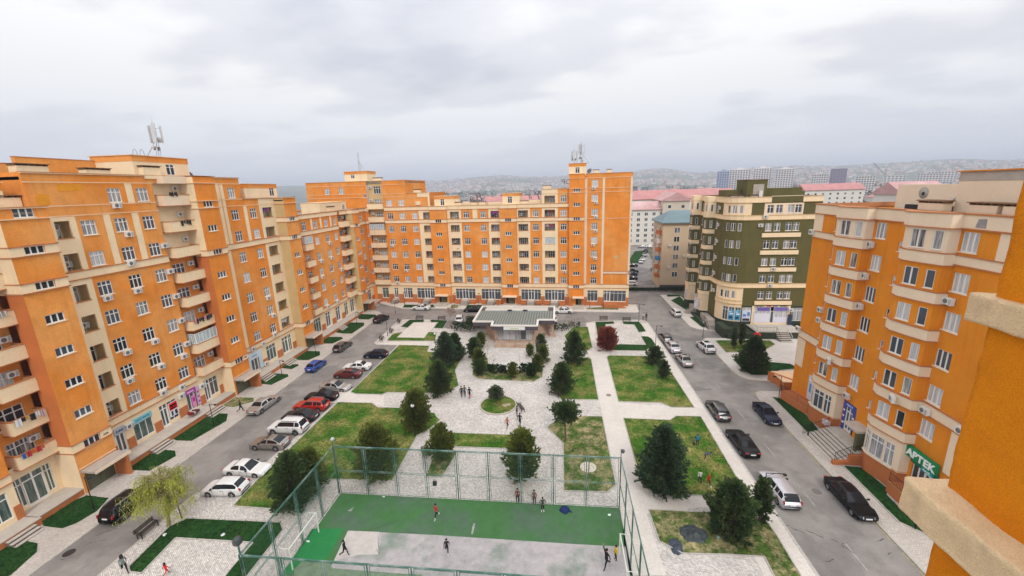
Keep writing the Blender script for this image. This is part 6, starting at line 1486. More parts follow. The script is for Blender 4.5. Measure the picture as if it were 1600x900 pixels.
make_car('cross', PT['char'], (-40.4, 87.2), R(80), 'black car farthest up the left street, near the corner', LG)
for x, y, a, kd, col, lab, kw in (
    (-32.6, 66.6, 180, 'hatch', 'navy', 'dark navy hatchback, farthest of the cars nosed out from the lawn', {}),
    (-33.6, 61.5, 182, 'sedan', 'white', 'white sedan right behind the maroon coupe', {}),
    (-33.8, 58.6, 180, 'coupe', 'maroon', 'maroon coupe between a white and a silver sedan', {}),
    (-33.5, 54.2, -3, 'sedan', 'silver', 'silver sedan parked nose to the lawn, beside a maroon coupe', {}),
    (-34.0, 51.2, 182, 'sedan', 'black', 'black sedan parked between the silver sedan and the red wagon', {}),
    (-34.0, 48.6, 180, 'wagon', 'red', 'bright red wagon in the left row of parked cars', {'rails': True}),
    (-33.9, 45.9, 180, 'sedan', 'char', 'charcoal sedan parked between the red wagon and the white off-road car', {}),
    (-33.7, 43.1, 180, 'suv', 'white', 'big white off-road car in the left row of parked cars', {'rails': True}),
    (-33.9, 39.9, 180, 'coupe', 'bronze', 'grey-brown sedan with a sunroof next to the big white off-road car', {'sunroof': True}),
    (-33.2, 35.3, 0, 'sedan', 'white', 'white sedan parked nose towards the dark green bushes', {}),
    (-33.3, 32.4, 184, 'hatch', 'white', 'white hatchback with red tail lights behind the willow', {})):
    make_car(kd, PT[col], (x, y), R(a), lab, LG, **kw)
car(658, 484, '-x', 'sedan', 'white', 'white sedan parked in front of the back building at its left part', BG, sunroof=True)
car(741, 487, '-x', 'big', 'black', 'black sedan parked in front of the back building, behind the pavilion', BG)
car(718, 503, 100, 'cross', 'white', 'white car parked tail to the hedge, left of the pavilion', BG)
car(736, 503, 94, 'hatch', 'brown', 'dark brown car half hidden behind the pavilion roof', BG)
car(880, 489, '-x', 'sedan', 'white', 'white sedan parked in front of the back building, right of the pavilion', BG)
car(865, 502, 92, 'hatch', 'white', 'white car peeping out at the right end of the pavilion', BG)
for x, y, a, kd, col, lab, kw in (
    (28.6-3.2+1.2, 92.8, 92, 'suv', 'white', 'white car farthest up the right street, beside the olive building', {'scale': 0.88}),
    (20.4, 76.6, 92, 'wagon', 'grey', 'dark grey wagon, farthest of the cars at the park kerb', {}),
    (20.6, 72.2, 92, 'big', 'silver2', 'silver sedan just behind the dark grey wagon at the park kerb', {}),
    (20.9, 66.3, 92, 'sedan', 'silver', 'second silver sedan from the far end of the park kerb, with a dark sunroof', {'sunroof': True}),
    (26.2, 72.0, 96, 'cross', 'white', 'white crossover with black sunroof across from the silver sedans', {'sunroof': True}),
    (20.5, 50.4, 90, 'wagon', 'grey', 'grey wagon with roof rails beside the lawn where children play', {'rails': True}),
    (20.6, 43.4, 92, 'big', 'black', 'black sedan between the grey wagon and the silver estate', {}),
    (20.9, 36.1, 90, 'wagon', 'silver2', 'long silver estate car nearest the viewer at the park kerb', {'scale': 1.03}),
    (26.2, 49.9, -90, 'sedan', 'navy', 'dark navy sedan by the kerb of the orange building', {}),
    (26.6, 35.3, -90, 'big', 'black', 'long black sedan nearest the pharmacy', {})):
    make_car(kd, PT[col], (x, y), R(a), lab, RG, **kw)
FG = 'small cars on the far street'
far = [((986,417),180,'sedan','black'),((986,426),180,'sedan','black'),((985,431),180,'coupe','navy'),((984,437),180,'sedan','navy'),((985,446),170,'hatch','white'),((1009,394),80,'sedan','black'),((1007,400),80,'sedan','silver'),((1004,407),80,'sedan','white'),((1001,411),80,'hatch','silver2'),
       ((1023,405),90,'sedan','black'),((1022,424),90,'hatch','char'),((1016,387),0,'sedan','white'),((1005,387),0,'sedan','silver')]
for i, ((px, py), a, kd, col) in enumerate(far):
    p = G(px, py); words = {'black': 'black', 'navy': 'dark blue', 'white': 'white', 'silver': 'silver', 'silver2': 'pale silver', 'char': 'charcoal'}[col]
    wh = ['nearest row top', 'next to the first', 'third in the row', 'fourth in the row', 'at the near end of the row', 'top of the kerb line', 'second of the kerb line', 'third of the kerb line', 'last of the kerb line', 'upper one by the teal roofed house', 'lower one by the teal roofed house', 'right one before the white block', 'left one before the white block'][i]
    make_car(kd, PT[col], (p.x, p.y), R(a), 'tiny %s car on the far street, %s' % (words, wh), FG)

# ------------------------------------------------------------------ TREES
def leaf_mat(name, dark, light, scale=0.6, rough=0.8, trans=0.0):
    m = bpy.data.materials.new(name); m.use_nodes = True; nt = m.node_tree; b = nt.nodes['Principled BSDF']
    b.inputs['Roughness'].default_value = rough; b.inputs['Specular IOR Level'].default_value = 0.2; m.diffuse_color = (*dark, 1)
    geo = N(nt, 'ShaderNodeNewGeometry'); tc = N(nt, 'ShaderNodeTexCoord')
    n = N(nt, 'ShaderNodeTexNoise'); n.inputs['Scale'].default_value = scale; n.inputs['Detail'].default_value = 3; nt.links.new(tc.outputs['Object'], n.inputs['Vector'])
    a = N(nt, 'ShaderNodeMath', operation='MULTIPLY_ADD'); nt.links.new(geo.outputs['Random Per Island'], a.inputs[0]); a.inputs[1].default_value = 0.75
    s = N(nt, 'ShaderNodeMath', operation='MULTIPLY_ADD'); nt.links.new(n.outputs[0], s.inputs[0]); s.inputs[1].default_value = 1.5; s.inputs[2].default_value = -0.66; nt.links.new(s.outputs[0], a.inputs[2])
    x = N(nt, 'ShaderNodeMix', data_type='RGBA'); nt.links.new(a.outputs[0], x.inputs[0]); x.inputs[6].default_value = (*dark, 1); x.inputs[7].default_value = (*light, 1); x.clamp_factor = True
    nt.links.new(x.outputs[2], b.inputs['Base Color']); return m
M['bark'] = mat('brown_bark', (0.13, 0.085, 0.055), 0.95, var=0.25, vscale=6, bump=0.5)
M['bark_y'] = mat('yellowish_bark', (0.24, 0.21, 0.08), 0.9, var=0.2, vscale=6)
M['bark_grey'] = mat('grey_bark', (0.26, 0.21, 0.16), 0.95, var=0.2, vscale=6)
M['needle'] = leaf_mat('dark_green_needles', (0.016, 0.044, 0.015), (0.110, 0.155, 0.045))
M['needle_b'] = leaf_mat('blue_green_needles', (0.016, 0.044, 0.022), (0.092, 0.140, 0.062))
M['needle_y'] = leaf_mat('yellow_green_needles', (0.018, 0.050, 0.010), (0.215, 0.230, 0.036))
M['redleaf'] = leaf_mat('dark_red_leaves', (0.13, 0.025, 0.016), (0.42, 0.10, 0.06))
M['willow'] = leaf_mat('fresh_willow_leaves', (0.22, 0.25, 0.03), (0.52, 0.54, 0.09))
M['pale'] = leaf_mat('pale_needles', (0.05, 0.075, 0.035), (0.15, 0.17, 0.09))
M['blossom'] = leaf_mat('dry_pale_blossom', (0.30, 0.20, 0.15), (0.50, 0.38, 0.30))
M['hedge'] = leaf_mat('dark_hedge_leaves', (0.010, 0.030, 0.008), (0.035, 0.080, 0.018))
def blade(mb, p, d_, L, w_, rg):
    """a narrow leaf-like face pointing along d_"""
    s = d_.cross(Vector((rg.uniform(-1,1), rg.uniform(-1,1), rg.uniform(-1,1))))
    if s.length < 1e-4: return
    s = s.normalized()*w_; m_ = p + d_*L*0.45
    o = len(mb.v); mb.v += [p, m_+s, p+d_*L, m_-s]; mb.f.append([o, o+1, o+2, o+3]); mb.m.append(0); mb.sm.append(False)
def tuft(mb, p, out, L, n, rg, w_=0.035, spread=0.75):
    for _ in range(n):
        d_ = (out + Vector((rg.uniform(-1,1), rg.uniform(-1,1), rg.uniform(-1,1)))*spread).normalized(); blade(mb, p, d_, L*rg.uniform(0.7, 1.15), w_*rg.uniform(0.8, 1.3), rg)
def conifer(name, x, y, h, r, label, m='needle', prof=None, z0=0.35, nb=150, up=0.35, seed=0, base=SW, tl=0.30, group='evergreen trees in the park', dens=1.0, cat='tree', lean=0.0):
    rg = random.Random(seed*7+int(abs(x)*13)+int(abs(y)*7)); t = thing(name, (x, y, base), label, cat, rg.uniform(0, 6), group)
    prof = prof or [(0, 0.82), (0.15, 1.0), (0.4, 0.92), (0.65, 0.68), (0.85, 0.38), (1.0, 0.10)]
    tr = MB(); n = 6; px_ = Vector((0, 0, 0))
    for i in range(n):
        q = Vector((rg.uniform(-0.05, 0.05), rg.uniform(-0.05, 0.05), h*0.93*(i+1)/n)); tr.tube(px_, q, 0.12*h/6*(1-i/n)+0.03, 0.12*h/6*(1-(i+1)/n)+0.025, 7); px_ = q
    cr_ = MB(); lm = MB(); nb = int(nb*0.82)
    lob = [(rg.uniform(0, 6.28), rg.uniform(0.1, 0.9), rg.uniform(0.75, 1.18)) for _ in range(9)]
    for i in range(nb):
        f = ((i+0.5)/nb)**0.85; z = z0 + (h-z0)*f*0.98; a = i*2.39996 + rg.uniform(-0.3, 0.3)
        rad = r*plin(prof, f)
        k = 1.0
        for la, lf, lk in lob:
            dd = abs((a-la+math.pi) % (2*math.pi)-math.pi)/0.9 + abs(f-lf)/0.16
            if dd < 1.3: k *= lerp(lk, 1, dd/1.3)
        rad *= k*rg.choice((rg.uniform(0.6, 0.9), rg.uniform(0.85, 1.22)))
        d_ = Vector((math.cos(a), math.sin(a), up*(0.4+f)+rg.uniform(-0.12, 0.12))).normalized(); p0 = Vector((0, 0, z-rad*0.18)); tip = p0 + d_*rad
        lm.tube(p0, tip, 0.035, 0.012, 4, cap=False)
        nt_ = max(3, int(rad/0.30*dens)+2)
        for j in range(nt_):
            s = lerp(0.38, 1.0, j/(nt_-1)); c0 = p0+d_*rad*s; sp = 0.13+0.30*(1-s)*rad/2
            for q in range(3):
                o = Vector((rg.gauss(0, 1), rg.gauss(0, 1), rg.gauss(0, 0.7)))*sp; tuft(cr_, c0+o, d_*1.2+Vector((0, 0, 0.45))+o.normalized()*0.3, tl*1.15, 7, rg, 0.05, 0.6)
    for i in range(14): tuft(cr_, Vector((rg.uniform(-.1,.1), rg.uniform(-.1,.1), h*(0.86+0.012*i))), Vector((0, 0, 1)), tl*1.1, 6, rg, 0.04)
    tr.build('trunk', M['bark'], t); lm.build('limbs', M['bark'], t); cr_.build('crown', M[m], t); return t
EG = 'evergreen trees in the park'
def cp(name, px, py, h, r, label, **k): p = G(px, py); h *= 0.77; r *= 0.71; return conifer(name, p.x, p.y, h, r, label, **k)
cp('conifer_tree', 697, 572, 7.6, 3.0, 'tall dark evergreen left of the pavilion, pointed top, partner to its right', seed=1, m='needle_b')
cp('conifer_tree', 712, 563, 6.2, 2.5, 'dark evergreen just right of the tall pointed one, left of the pavilion', seed=2)
cp('conifer_tree', 688, 616, 6.6, 2.7, 'full rounded dark evergreen at the corner of the big left lawn', seed=3, nb=170)
cp('conifer_tree', 652, 672, 7.0, 2.5, 'evergreen with yellow-green tips where the walk meets the round plaza', seed=4, m='needle_y', prof=[(0,.7),(.2,1),(.5,.95),(.75,.7),(1,.15)], nb=170)
cp('conifer_tree', 591, 745, 7.6, 3.0, 'broad yellow-tipped evergreen behind the left end of the court fence', seed=5, m='needle_y', prof=[(0,.7),(.2,1),(.55,.98),(.8,.75),(1,.2)], nb=190)
cp('conifer_tree', 691, 722, 5.4, 2.3, 'smaller spiky evergreen beside the park bench behind the court', seed=6, m='needle_y', prof=[(0,.6),(.25,1),(.6,.85),(1,.2)], up=0.9)
cp('pine_tree', 817, 752, 7.0, 2.9, 'bright spiky pine standing behind the middle of the court fence', seed=7, m='needle_y', prof=[(0,.6),(.2,1),(.5,.85),(.8,.55),(1,.12)], up=1.0, tl=0.4)
cp('conifer_tree', 462, 794, 7.6, 2.7, 'bushy dark evergreen next to the white cars, left of the court', seed=8, nb=200, m='needle')
cp('conifer_tree', 487, 770, 6.0, 2.2, 'yellow-tipped bush grown into the dark evergreen left of the court', seed=9, m='needle_y', prof=[(0,.8),(.3,1),(.7,.8),(1,.3)])
cp('conifer_tree', 897, 568, 7.2, 2.7, 'tall dark evergreen right of the pavilion forecourt', seed=10)
cp('conifer_tree', 878, 612, 5.6, 2.5, 'lower dark evergreen at the plaza edge, right of the pavilion shrubs', seed=11)
cp('pine_tree', 883.5, 690, 5.8, 2.6, 'umbrella-shaped pine on a bare trunk in the dry lawn', seed=12, z0=2.7, prof=[(0,.85),(.3,1),(.7,.75),(1,.3)], nb=70, up=0.7, m='needle')
cp('conifer_tree', 1033, 768, 9.0, 3.4, 'largest dark evergreen, on the lawn where the children play', seed=13, nb=260, m='needle_b')
cp('conifer_tree', 1140, 836, 6.6, 2.8, 'spreading dark evergreen in the bottom right bed', seed=14, nb=190)
cp('pine_tree', 1186, 815, 5.4, 1.1, 'slim pointed pine beside the spreading evergreen and the lamp post', seed=15, nb=90)
cp('shrub', 1022, 570, 3.8, 2.1, 'round dark bush at the street edge of the right lawn', seed=16, nb=80, prof=[(0,.8),(.3,1),(.7,.8),(1,.3)], cat='bush')
cp('shrub', 1036, 592, 3.6, 1.2, 'narrower dark bush in front of the round one at the street edge', seed=17, nb=60, cat='bush')
cp('red_maple', 948, 548, 5.0, 2.6, 'dark red leaved tree in tiers beside the upper right beds', seed=18, m='redleaf', prof=[(0,.45),(.2,.85),(.5,1),(.8,.85),(1,.35)], up=0.55, tl=0.36, group='')
cp('shrub', 776, 632, 3.0, 1.15, 'pale round shrub on a stem in the round bed', seed=19, m='pale', z0=0.9, nb=75, prof=[(0,.7),(.4,1),(.8,.8),(1,.4)], cat='bush')
cp('cypress_tree', 1145.5, 546, 5.0, 0.7, 'slim dark cypress on the lawn before the olive building', seed=20, nb=70, prof=[(0,.7),(.3,1),(.7,.8),(1,.1)], up=2.5, group='')
cp('cypress_tree', 1158, 543, 5.4, 0.8, 'second slim cypress, just behind the big dark tree by the olive building', seed=21, nb=70, prof=[(0,.7),(.3,1),(.7,.8),(1,.1)], up=2.5, group='')
cp('conifer_tree', 1175, 582, 7.6, 3.1, 'big dark spreading tree on the pavement before the olive building', seed=22, nb=190, m='needle')
# shrubs of the pavilion forecourt
k = 0
for (qx, qy, h, r, m, lab) in ((905,600,4.4,2.0,'needle','tall dark shrub at the far end of the left forecourt row'), (960,520,3.6,1.4,'needle_y','yellowish shrub nearest the pavilion in the left forecourt row'), (945,665,3.6,1.7,'needle_y','middle shrub of the left forecourt row'), (950,738,3.0,1.5,'needle','dark shrub at the near end of the left forecourt row'),
        (1425,560,4.2,1.5,'needle','tall dark shrub nearest the pavilion in the right forecourt row'), (1440,640,3.8,1.5,'needle_y','bright shrub in the middle of the right forecourt row'), (1400,700,3.2,1.4,'needle_y','green shrub below the bright one in the right forecourt row'), (1350,745,2.4,1.2,'hedge','low shrub at the near end of the right forecourt row'),
        (1205,750,2.7,1.35,'needle_y','single bushy pine at the middle of the forecourt bed'), (1340,590,2.6,0.9,'needle_y','thin yellowish shrub against the right forecourt paving')):
    p = ZA((qx, qy))[0]; k += 1
    conifer('shrub', p[0], p[1], h*0.78, r*0.70, lab, m=m, seed=40+k, nb=int(42*r), z0=0.15, prof=[(0,.8),(.3,1),(.65,.85),(1,.3)], group='shrubs round the pavilion forecourt', cat='bush', up=0.8)
for i, (qx, qy) in enumerate(((1020,705),(1050,715),(1085,722),(1120,712),(1145,724),(1280,716),(1300,700))):
    p = ZA((qx, qy))[0]; conifer('low_shrub', p[0], p[1], 1.0+0.2*(i % 3), 0.45, ['first', 'second', 'third', 'fourth', 'fifth', 'sixth', 'last'][i]+' small dark shrub from the left in the low forecourt row', m='hedge', seed=60+i, nb=12, z0=0.05, group='low row of small shrubs along the forecourt bed', cat='bush')
def hedge(name, pts, h, label, wd=1.0, m='hedge', dens=26):
    rg = random.Random(int(h*100)+len(pts)); a0 = pts[0]; t = thing(name, (a0[0], a0[1], SW), label, 'hedge'); c = MB(); s = MB()
    for a, b_ in zip(pts, pts[1:]):
        a, b_ = Vector((a[0]-a0[0], a[1]-a0[1], 0)), Vector((b_[0]-a0[0], b_[1]-a0[1], 0)); d_ = b_-a; L = d_.length; d_.normalize(); nn = Vector((-d_.y, d_.x, 0))
        for i in range(int(L*dens*wd*h)):
            u, v, w_ = rg.uniform(0, L), rg.uniform(-0.5, 0.5)*wd, rg.random()**0.6*h; tuft(c, a+d_*u+nn*v+Vector((0, 0, w_)), nn*v*1.2+Vector((0, 0, 0.8)), 0.26, 7, rg, 0.06)
        for i in range(int(L/0.8)): p = a+d_*(0.4+i*0.8); s.tube(p, p+Vector((rg.uniform(-.1,.1), rg.uniform(-.1,.1), h*0.8)), 0.03, 0.012, 4, cap=False)
    s.build('stems', M['bark'], t); c.build('foliage', M[m], t); return t
hedge('hedge', ZA((740,385),(845,400)) + ZA((960,360)), 1.9, 'dark clipped hedge left of the pavilion', 1.6)
hedge('hedge', ZA((840,345),(965,350)), 1.9, 'dark hedge strip behind the left one, next to the parked cars', 1.3)
hedge('hedge', ZA((1495,385),(1600,392)) + ZB((130,380)), 1.3, 'dark hedge right of the pavilion', 1.2)
hedge('hedge', ZB((140,360),(235,362)), 1.1, 'short hedge end at the right lawn behind the pavilion', 0.9)
def bare_tree(name, x, y, h, label, spread=0.9, n=26, leaf=None, seed=1, r0=0.05, group='', leaves=6, stems=1, L=0.12, droop=0.0, upw=1.0, bark='bark_grey', cat='tree'):
    rg = random.Random(seed); t = thing(name, (x, y, SW), label, cat, 0, group or None); tr, lf, lm = MB(), MB(), MB()
    for s in range(stems):
        fork = Vector((rg.uniform(-.1,.1)*h, rg.uniform(-.1,.1)*h, h*0.4)); tr.tube((0.12*s, 0.1*s, 0), fork, r0*(1.3 if not s else 0.8), r0, 7)
        p = fork; tops = [(fork, Vector((0, 0, 1)))]
        tip = Vector((fork.x*1.3, fork.y*1.3, h*0.92)); tr.tube(fork, tip, r0*0.8, r0*0.3, 6)
        for i in range(n):
            f = rg.uniform(0.0, 0.9); p0 = fork.lerp(tip, f); a = rg.uniform(0, 6.28); e_ = rg.uniform(0.3, 1.0)*upw
            d_ = Vector((math.cos(a), math.sin(a), e_)).normalized(); Lb = spread*(1-f*0.5)*rg.uniform(0.6, 1.1); p1 = p0+d_*Lb*0.6; p2 = p1+(d_+Vector((0, 0, 0.1-droop))).normalized()*Lb*0.5
            lm.tube(p0, p1, r0*0.45, r0*0.26, 5, cap=False); lm.tube(p1, p2, r0*0.26, r0*0.1, 4, cap=False)
            for j in range(3):
                q = p1.lerp(p2, rg.random()); q2 = q+Vector((rg.uniform(-1,1), rg.uniform(-1,1), rg.uniform(0, 1)-droop*1.6)).normalized()*Lb*0.35; lm.tube(q, q2, r0*0.12, r0*0.05, 3, cap=False)
                if leaf:
                    if droop:
                        for m_ in range(6):
                            s0 = q2.lerp(p2, m_/4) if m_ < 4 else p1.lerp(p2, rg.random()); Ls = rg.uniform(0.35, 1.1); drift = Vector((rg.uniform(-.25,.25), rg.uniform(-.25,.25), 0))
                            for z in range(int(Ls/0.09)):
                                pp = s0+Vector((0, 0, -z*0.09))+drift*(z*0.09/Ls); blade(lf, pp, Vector((rg.uniform(-.7,.7), rg.uniform(-.7,.7), -0.8)).normalized(), 0.15, 0.022, rg)
                    else:
                        for _ in range(leaves): tuft(lf, q.lerp(q2, rg.random()*1.2), Vector((0, 0, 0.6)), L, 3, rg, L*0.3, 1.2)
    tr.build('trunk', M[bark], t); lm.build('limbs', M[bark], t)
    if leaf: lf.build('crown', M[leaf], t)
    return t
p = G(264, 824); bare_tree('willow_tree', p.x, p.y, 5.4, 'yellow-green weeping willow by the bench at lower left', spread=3.0, n=85, leaf='willow', seed=5, r0=0.13, stems=1, droop=0.5, upw=1.0, bark='bark_y')
p = G(285, 812); bare_tree('willow_sapling', p.x, p.y, 4.2, 'thinner leafing sapling right beside the willow trunk', spread=1.6, n=18, leaf='willow', seed=15, r0=0.05, droop=0.7, upw=0.8, bark='bark')
p = ZA((712, 345))[0]; bare_tree('blossom_tree', p[0], p[1], 4.2, 'small pale-twigged tree in dry blossom left of the pavilion', spread=1.5, n=30, leaf='blossom', seed=6, leaves=5, L=0.16)
SG = ''
for i, (q, h, lab, n) in enumerate(((ZB((790,870))[0], 4.6, 'bare thin sapling in the middle of the right lawn', 10), (ZA((1275,715))[0], 3.6, 'bare sapling at the front edge of the forecourt', 7), (ZA((1045,715))[0], 3.6, 'pale bare sapling beside the left forecourt shrubs', 14),
        (ZA((1000,600))[0], 3.4, 'thin half-bare sapling among the left forecourt shrubs', 14), (ZA((1400,600))[0], 3.6, 'thin half-bare sapling among the right forecourt shrubs', 14), (ZB((170,410))[0], 5.0, 'bare sapling behind the dark tree right of the pavilion', 16),
        (ZA((795,345))[0], 6.0, 'tall bare sapling next to the white car behind the hedge', 8), (ZA((1610,340))[0], 4.5, 'bare sapling at the back road right of the pavilion', 8), (ZB((205,400))[0], 4.6, 'thinner bare sapling beside the one right of the pavilion', 14), (ZH((400,700))[0], 4.0, 'bare sapling rising from the pale disc in the dry lawn', 5))):
    bare_tree('sapling', q[0], q[1], h, lab, spread=0.9, n=n, seed=20+i, r0=0.03, cat='sapling')
# tufts of grass on the lawns, too many to count
def inside(pt, poly):
    x, y = pt; c = False; n = len(poly)
    for i in range(n):
        x1, y1 = poly[i]; x2, y2 = poly[(i+1) % n]
        if (y1 > y) != (y2 > y) and x < (x2-x1)*(y-y1)/(y2-y1)+x1: c = not c
    return c
M['grass_a'] = leaf_mat('lawn_grass', (0.026, 0.080, 0.008), (0.165, 0.175, 0.040), 0.3); M['grass_d'] = leaf_mat('dark_bed_grass', (0.008, 0.040, 0.008), (0.024, 0.080, 0.016), 0.5)
grg = random.Random(3)
for grp, mt in ((('lawn', 'lawn_dry'), 'grass_a'), (('lawn_dark',), 'grass_d')):
    g_ = MB()
    for poly, m in LAWNS:
        if m not in grp: continue
        x0, x1 = min(p[0] for p in poly), max(p[0] for p in poly); y0, y1 = min(p[1] for p in poly), max(p[1] for p in poly)
        d0 = 55.0/max(25, (y0+y1)/2); n = int((x1-x0)*(y1-y0)*(5.5 if m == 'lawn' else 2.6 if m == 'lawn_dry' else 8)*d0**1.3)
        for _ in range(min(n, 9000)):
            q = (grg.uniform(x0, x1), grg.uniform(y0, y1))
            if inside(q, poly): tuft(g_, Vector((q[0], q[1], SW+0.05)), Vector((0, 0, 1)), grg.uniform(0.07, 0.16), 3, grg, 0.03, 0.9)
    tag(g_.build('grass', M[mt]), kind='stuff')

# ------------------------------------------------------------------ STREET FURNITURE
def lamp_post(px, py, h, arm, label, globe=False, z=SW, xy=None):
    p = G(px, py) if xy is None else Vector((xy[0], xy[1], 0)); t = thing('lamp_post', (p.x, p.y, z), label, 'lamp post')
    b = MB(); b.tube((0,0,0), (0,0,0.5), 0.075, 0.06, 8); b.tube((0,0,0.5), (0,0,h), 0.042, 0.036, 8); b.build('post', M['black'], t)
    if globe:
        b = MB(); b.lathe([(0.0, 0.42), (0.12, 0.39), (0.2, 0.28), (0.21, 0.18), (0.15, 0.05), (0.05, 0.0)], 12, 0, (0, 0, h)); b.build('globe', M['white'], t)
    else:
        b = MB(); b.tube((0,0,h-0.03), (arm,0,h-0.03), 0.032, n=6); b.tube((0,0,h-0.35), (arm*0.45,0,h-0.05), 0.018, n=5); b.build('arm', M['black'], t)
        s = 1 if arm > 0 else -1
        b = MB(); b.lathe([(0.03, 0.10), (0.14, 0.02), (0.17, -0.04), (0.12, -0.10), (0.0, -0.13)], 10, 0, (arm, 0, h-0.10)); b.build('lantern', M['black'], t)
    return t
for i, (px, py, h, arm, lab) in enumerate(((148, 797, 3.6, 0.5, 'black lamp post in the grass bed by the black off-road car'), (335, 667, 3.2, 0.8, 'black lamp post beside the long grass bed under the poster shops'), (441, 588, 2.7, 0.6, 'black lamp post on the bed before the blue poster shop'), (494, 556, 3.2, 0.5, 'black lamp post by the blue hatchback'),
        (558, 508, 3.0, 0.5, 'black lamp post on the farthest but one bed of the left row'), (618, 491, 3.0, 0.4, 'black lamp post at the far left corner of the courtyard'), (606, 526, 3.6, -0.6, 'black lamp post between the two benches facing the left street'),
        (998, 503, 3.9, 0.9, 'black lamp post at the upper right park corner, beside two people'), (1024, 541, 3.9, 0.9, 'black lamp post behind the dark grey wagon'), (1188, 811, 4.6, 1.5, 'tall black lamp post beside the slim pine and silver estate car'),
        (1216, 628, 3.7, -0.9, 'black lamp post at the ramp of the orange building'), (1429, 829, 2.2, 0.2, 'short dark post in the bed below the pharmacy'), (1262, 682, 1.5, 0.05, 'low dark post beside the stone steps'), (1095, 474, 3.0, 0.5, 'black lamp post by the steps of the olive building'), (1098, 528, 3.0, 0.3, 'thin post on the bank of the olive building'))):
    lamp_post(px, py, h, arm, lab)
for px, py, h, lab in ((649, 683, 3.9, 'park lamp with white globe inside the tree at the plaza walk'), (710, 568, 1.2, 'low white globe lamp beneath the evergreens left of the pavilion'), (681, 545, 2.7, 'white globe lamp left of the tall pointed evergreen')): lamp_post(px, py, h, 0, lab, True)
for u in (8.2, 21.9, 28.3, 33.4, 43.9, 50.3, 56.0, 59.3):
    q = Matrix.Rotation(BA, 4, 'Z') @ Vector((u, -2.6, 0)) + Vector((-47.9, 103.9, 0)); lamp_post(0, 0, 3.4, 0.3, 'thin black lamp post before the back building, %s' % {8.2: 'farthest left of its row', 21.9: 'second from the left', 28.3: 'third from the left', 33.4: 'fourth from the left', 43.9: 'fourth from the right', 50.3: 'third from the right', 56.0: 'second from the right', 59.3: 'farthest right of its row'}[u], xy=(q.x, q.y))
def bench(px, py, ang, label, xy=None):
    p = G(px, py) if xy is None else Vector((*xy, 0)); t = thing('park_bench', (p.x, p.y, SW), label, 'bench', R(ang))
    for i in range(3): b = MB(); b.box(-0.9, 0.9, -0.25+0.16*i, -0.13+0.16*i, 0.42, 0.455); b.build('seat_slat', M['dkwood'], t)
    for i in range(3): b = MB(); b.T = Matrix.Translation((0, 0.26, 0.52)) @ Matrix.Rotation(R(-12), 4, 'X'); b.box(-0.9, 0.9, 0, 0.03, 0.13*i, 0.10+0.13*i); b.build('back_slat', M['dkwood'], t)
    for s in (-0.75, 0.75):
        b = MB(); b.box(s-0.03, s+0.03, -0.27, -0.21, 0, 0.42); b.box(s-0.03, s+0.03, 0.18, 0.24, 0, 0.44); b.box(s-0.03, s+0.03, -0.27, 0.24, 0.38, 0.418); b.tube((s, 0.21, 0.42), (s, 0.36, 0.92), 0.025, n=5); b.box(s-0.03, s+0.03, -0.25, 0.22, 0.60, 0.63); b.tube((s, -0.23, 0.42), (s, -0.23, 0.61), 0.02, n=4); b.build('bench_frame', M['black'], t)
    return t
M['dkwood'] = mat('dark_bench_wood', (0.06, 0.048, 0.036), 0.7, var=0.25, vscale=5)
for px, py, a, lab in ((232, 833, 90, 'bench under the willow at lower left'), (624, 505, 100, 'bench facing the left street, nearest the far corner'), (612, 520, 100, 'bench facing the left street, middle of three'), (597, 532, 100, 'bench facing the left street, nearest of three'), (655.5, 500, 0, 'dark bench at the back road, left of the other one by the beds'),
        (690, 501, 0, 'dark bench at the back road, half behind the blossom tree'), (943, 501, 0, 'bench at the back road behind the red tree'), (979, 503, 0, 'bench at the back road next to the lamp post'), (663, 712, -65, 'bench beside the small spiky evergreen behind the court'), (867, 620, -35, 'bench at the plaza edge by the lower dark evergreen'), (814, 641, 115, 'grey bench beside the round bed')): bench(px, py, a, lab)

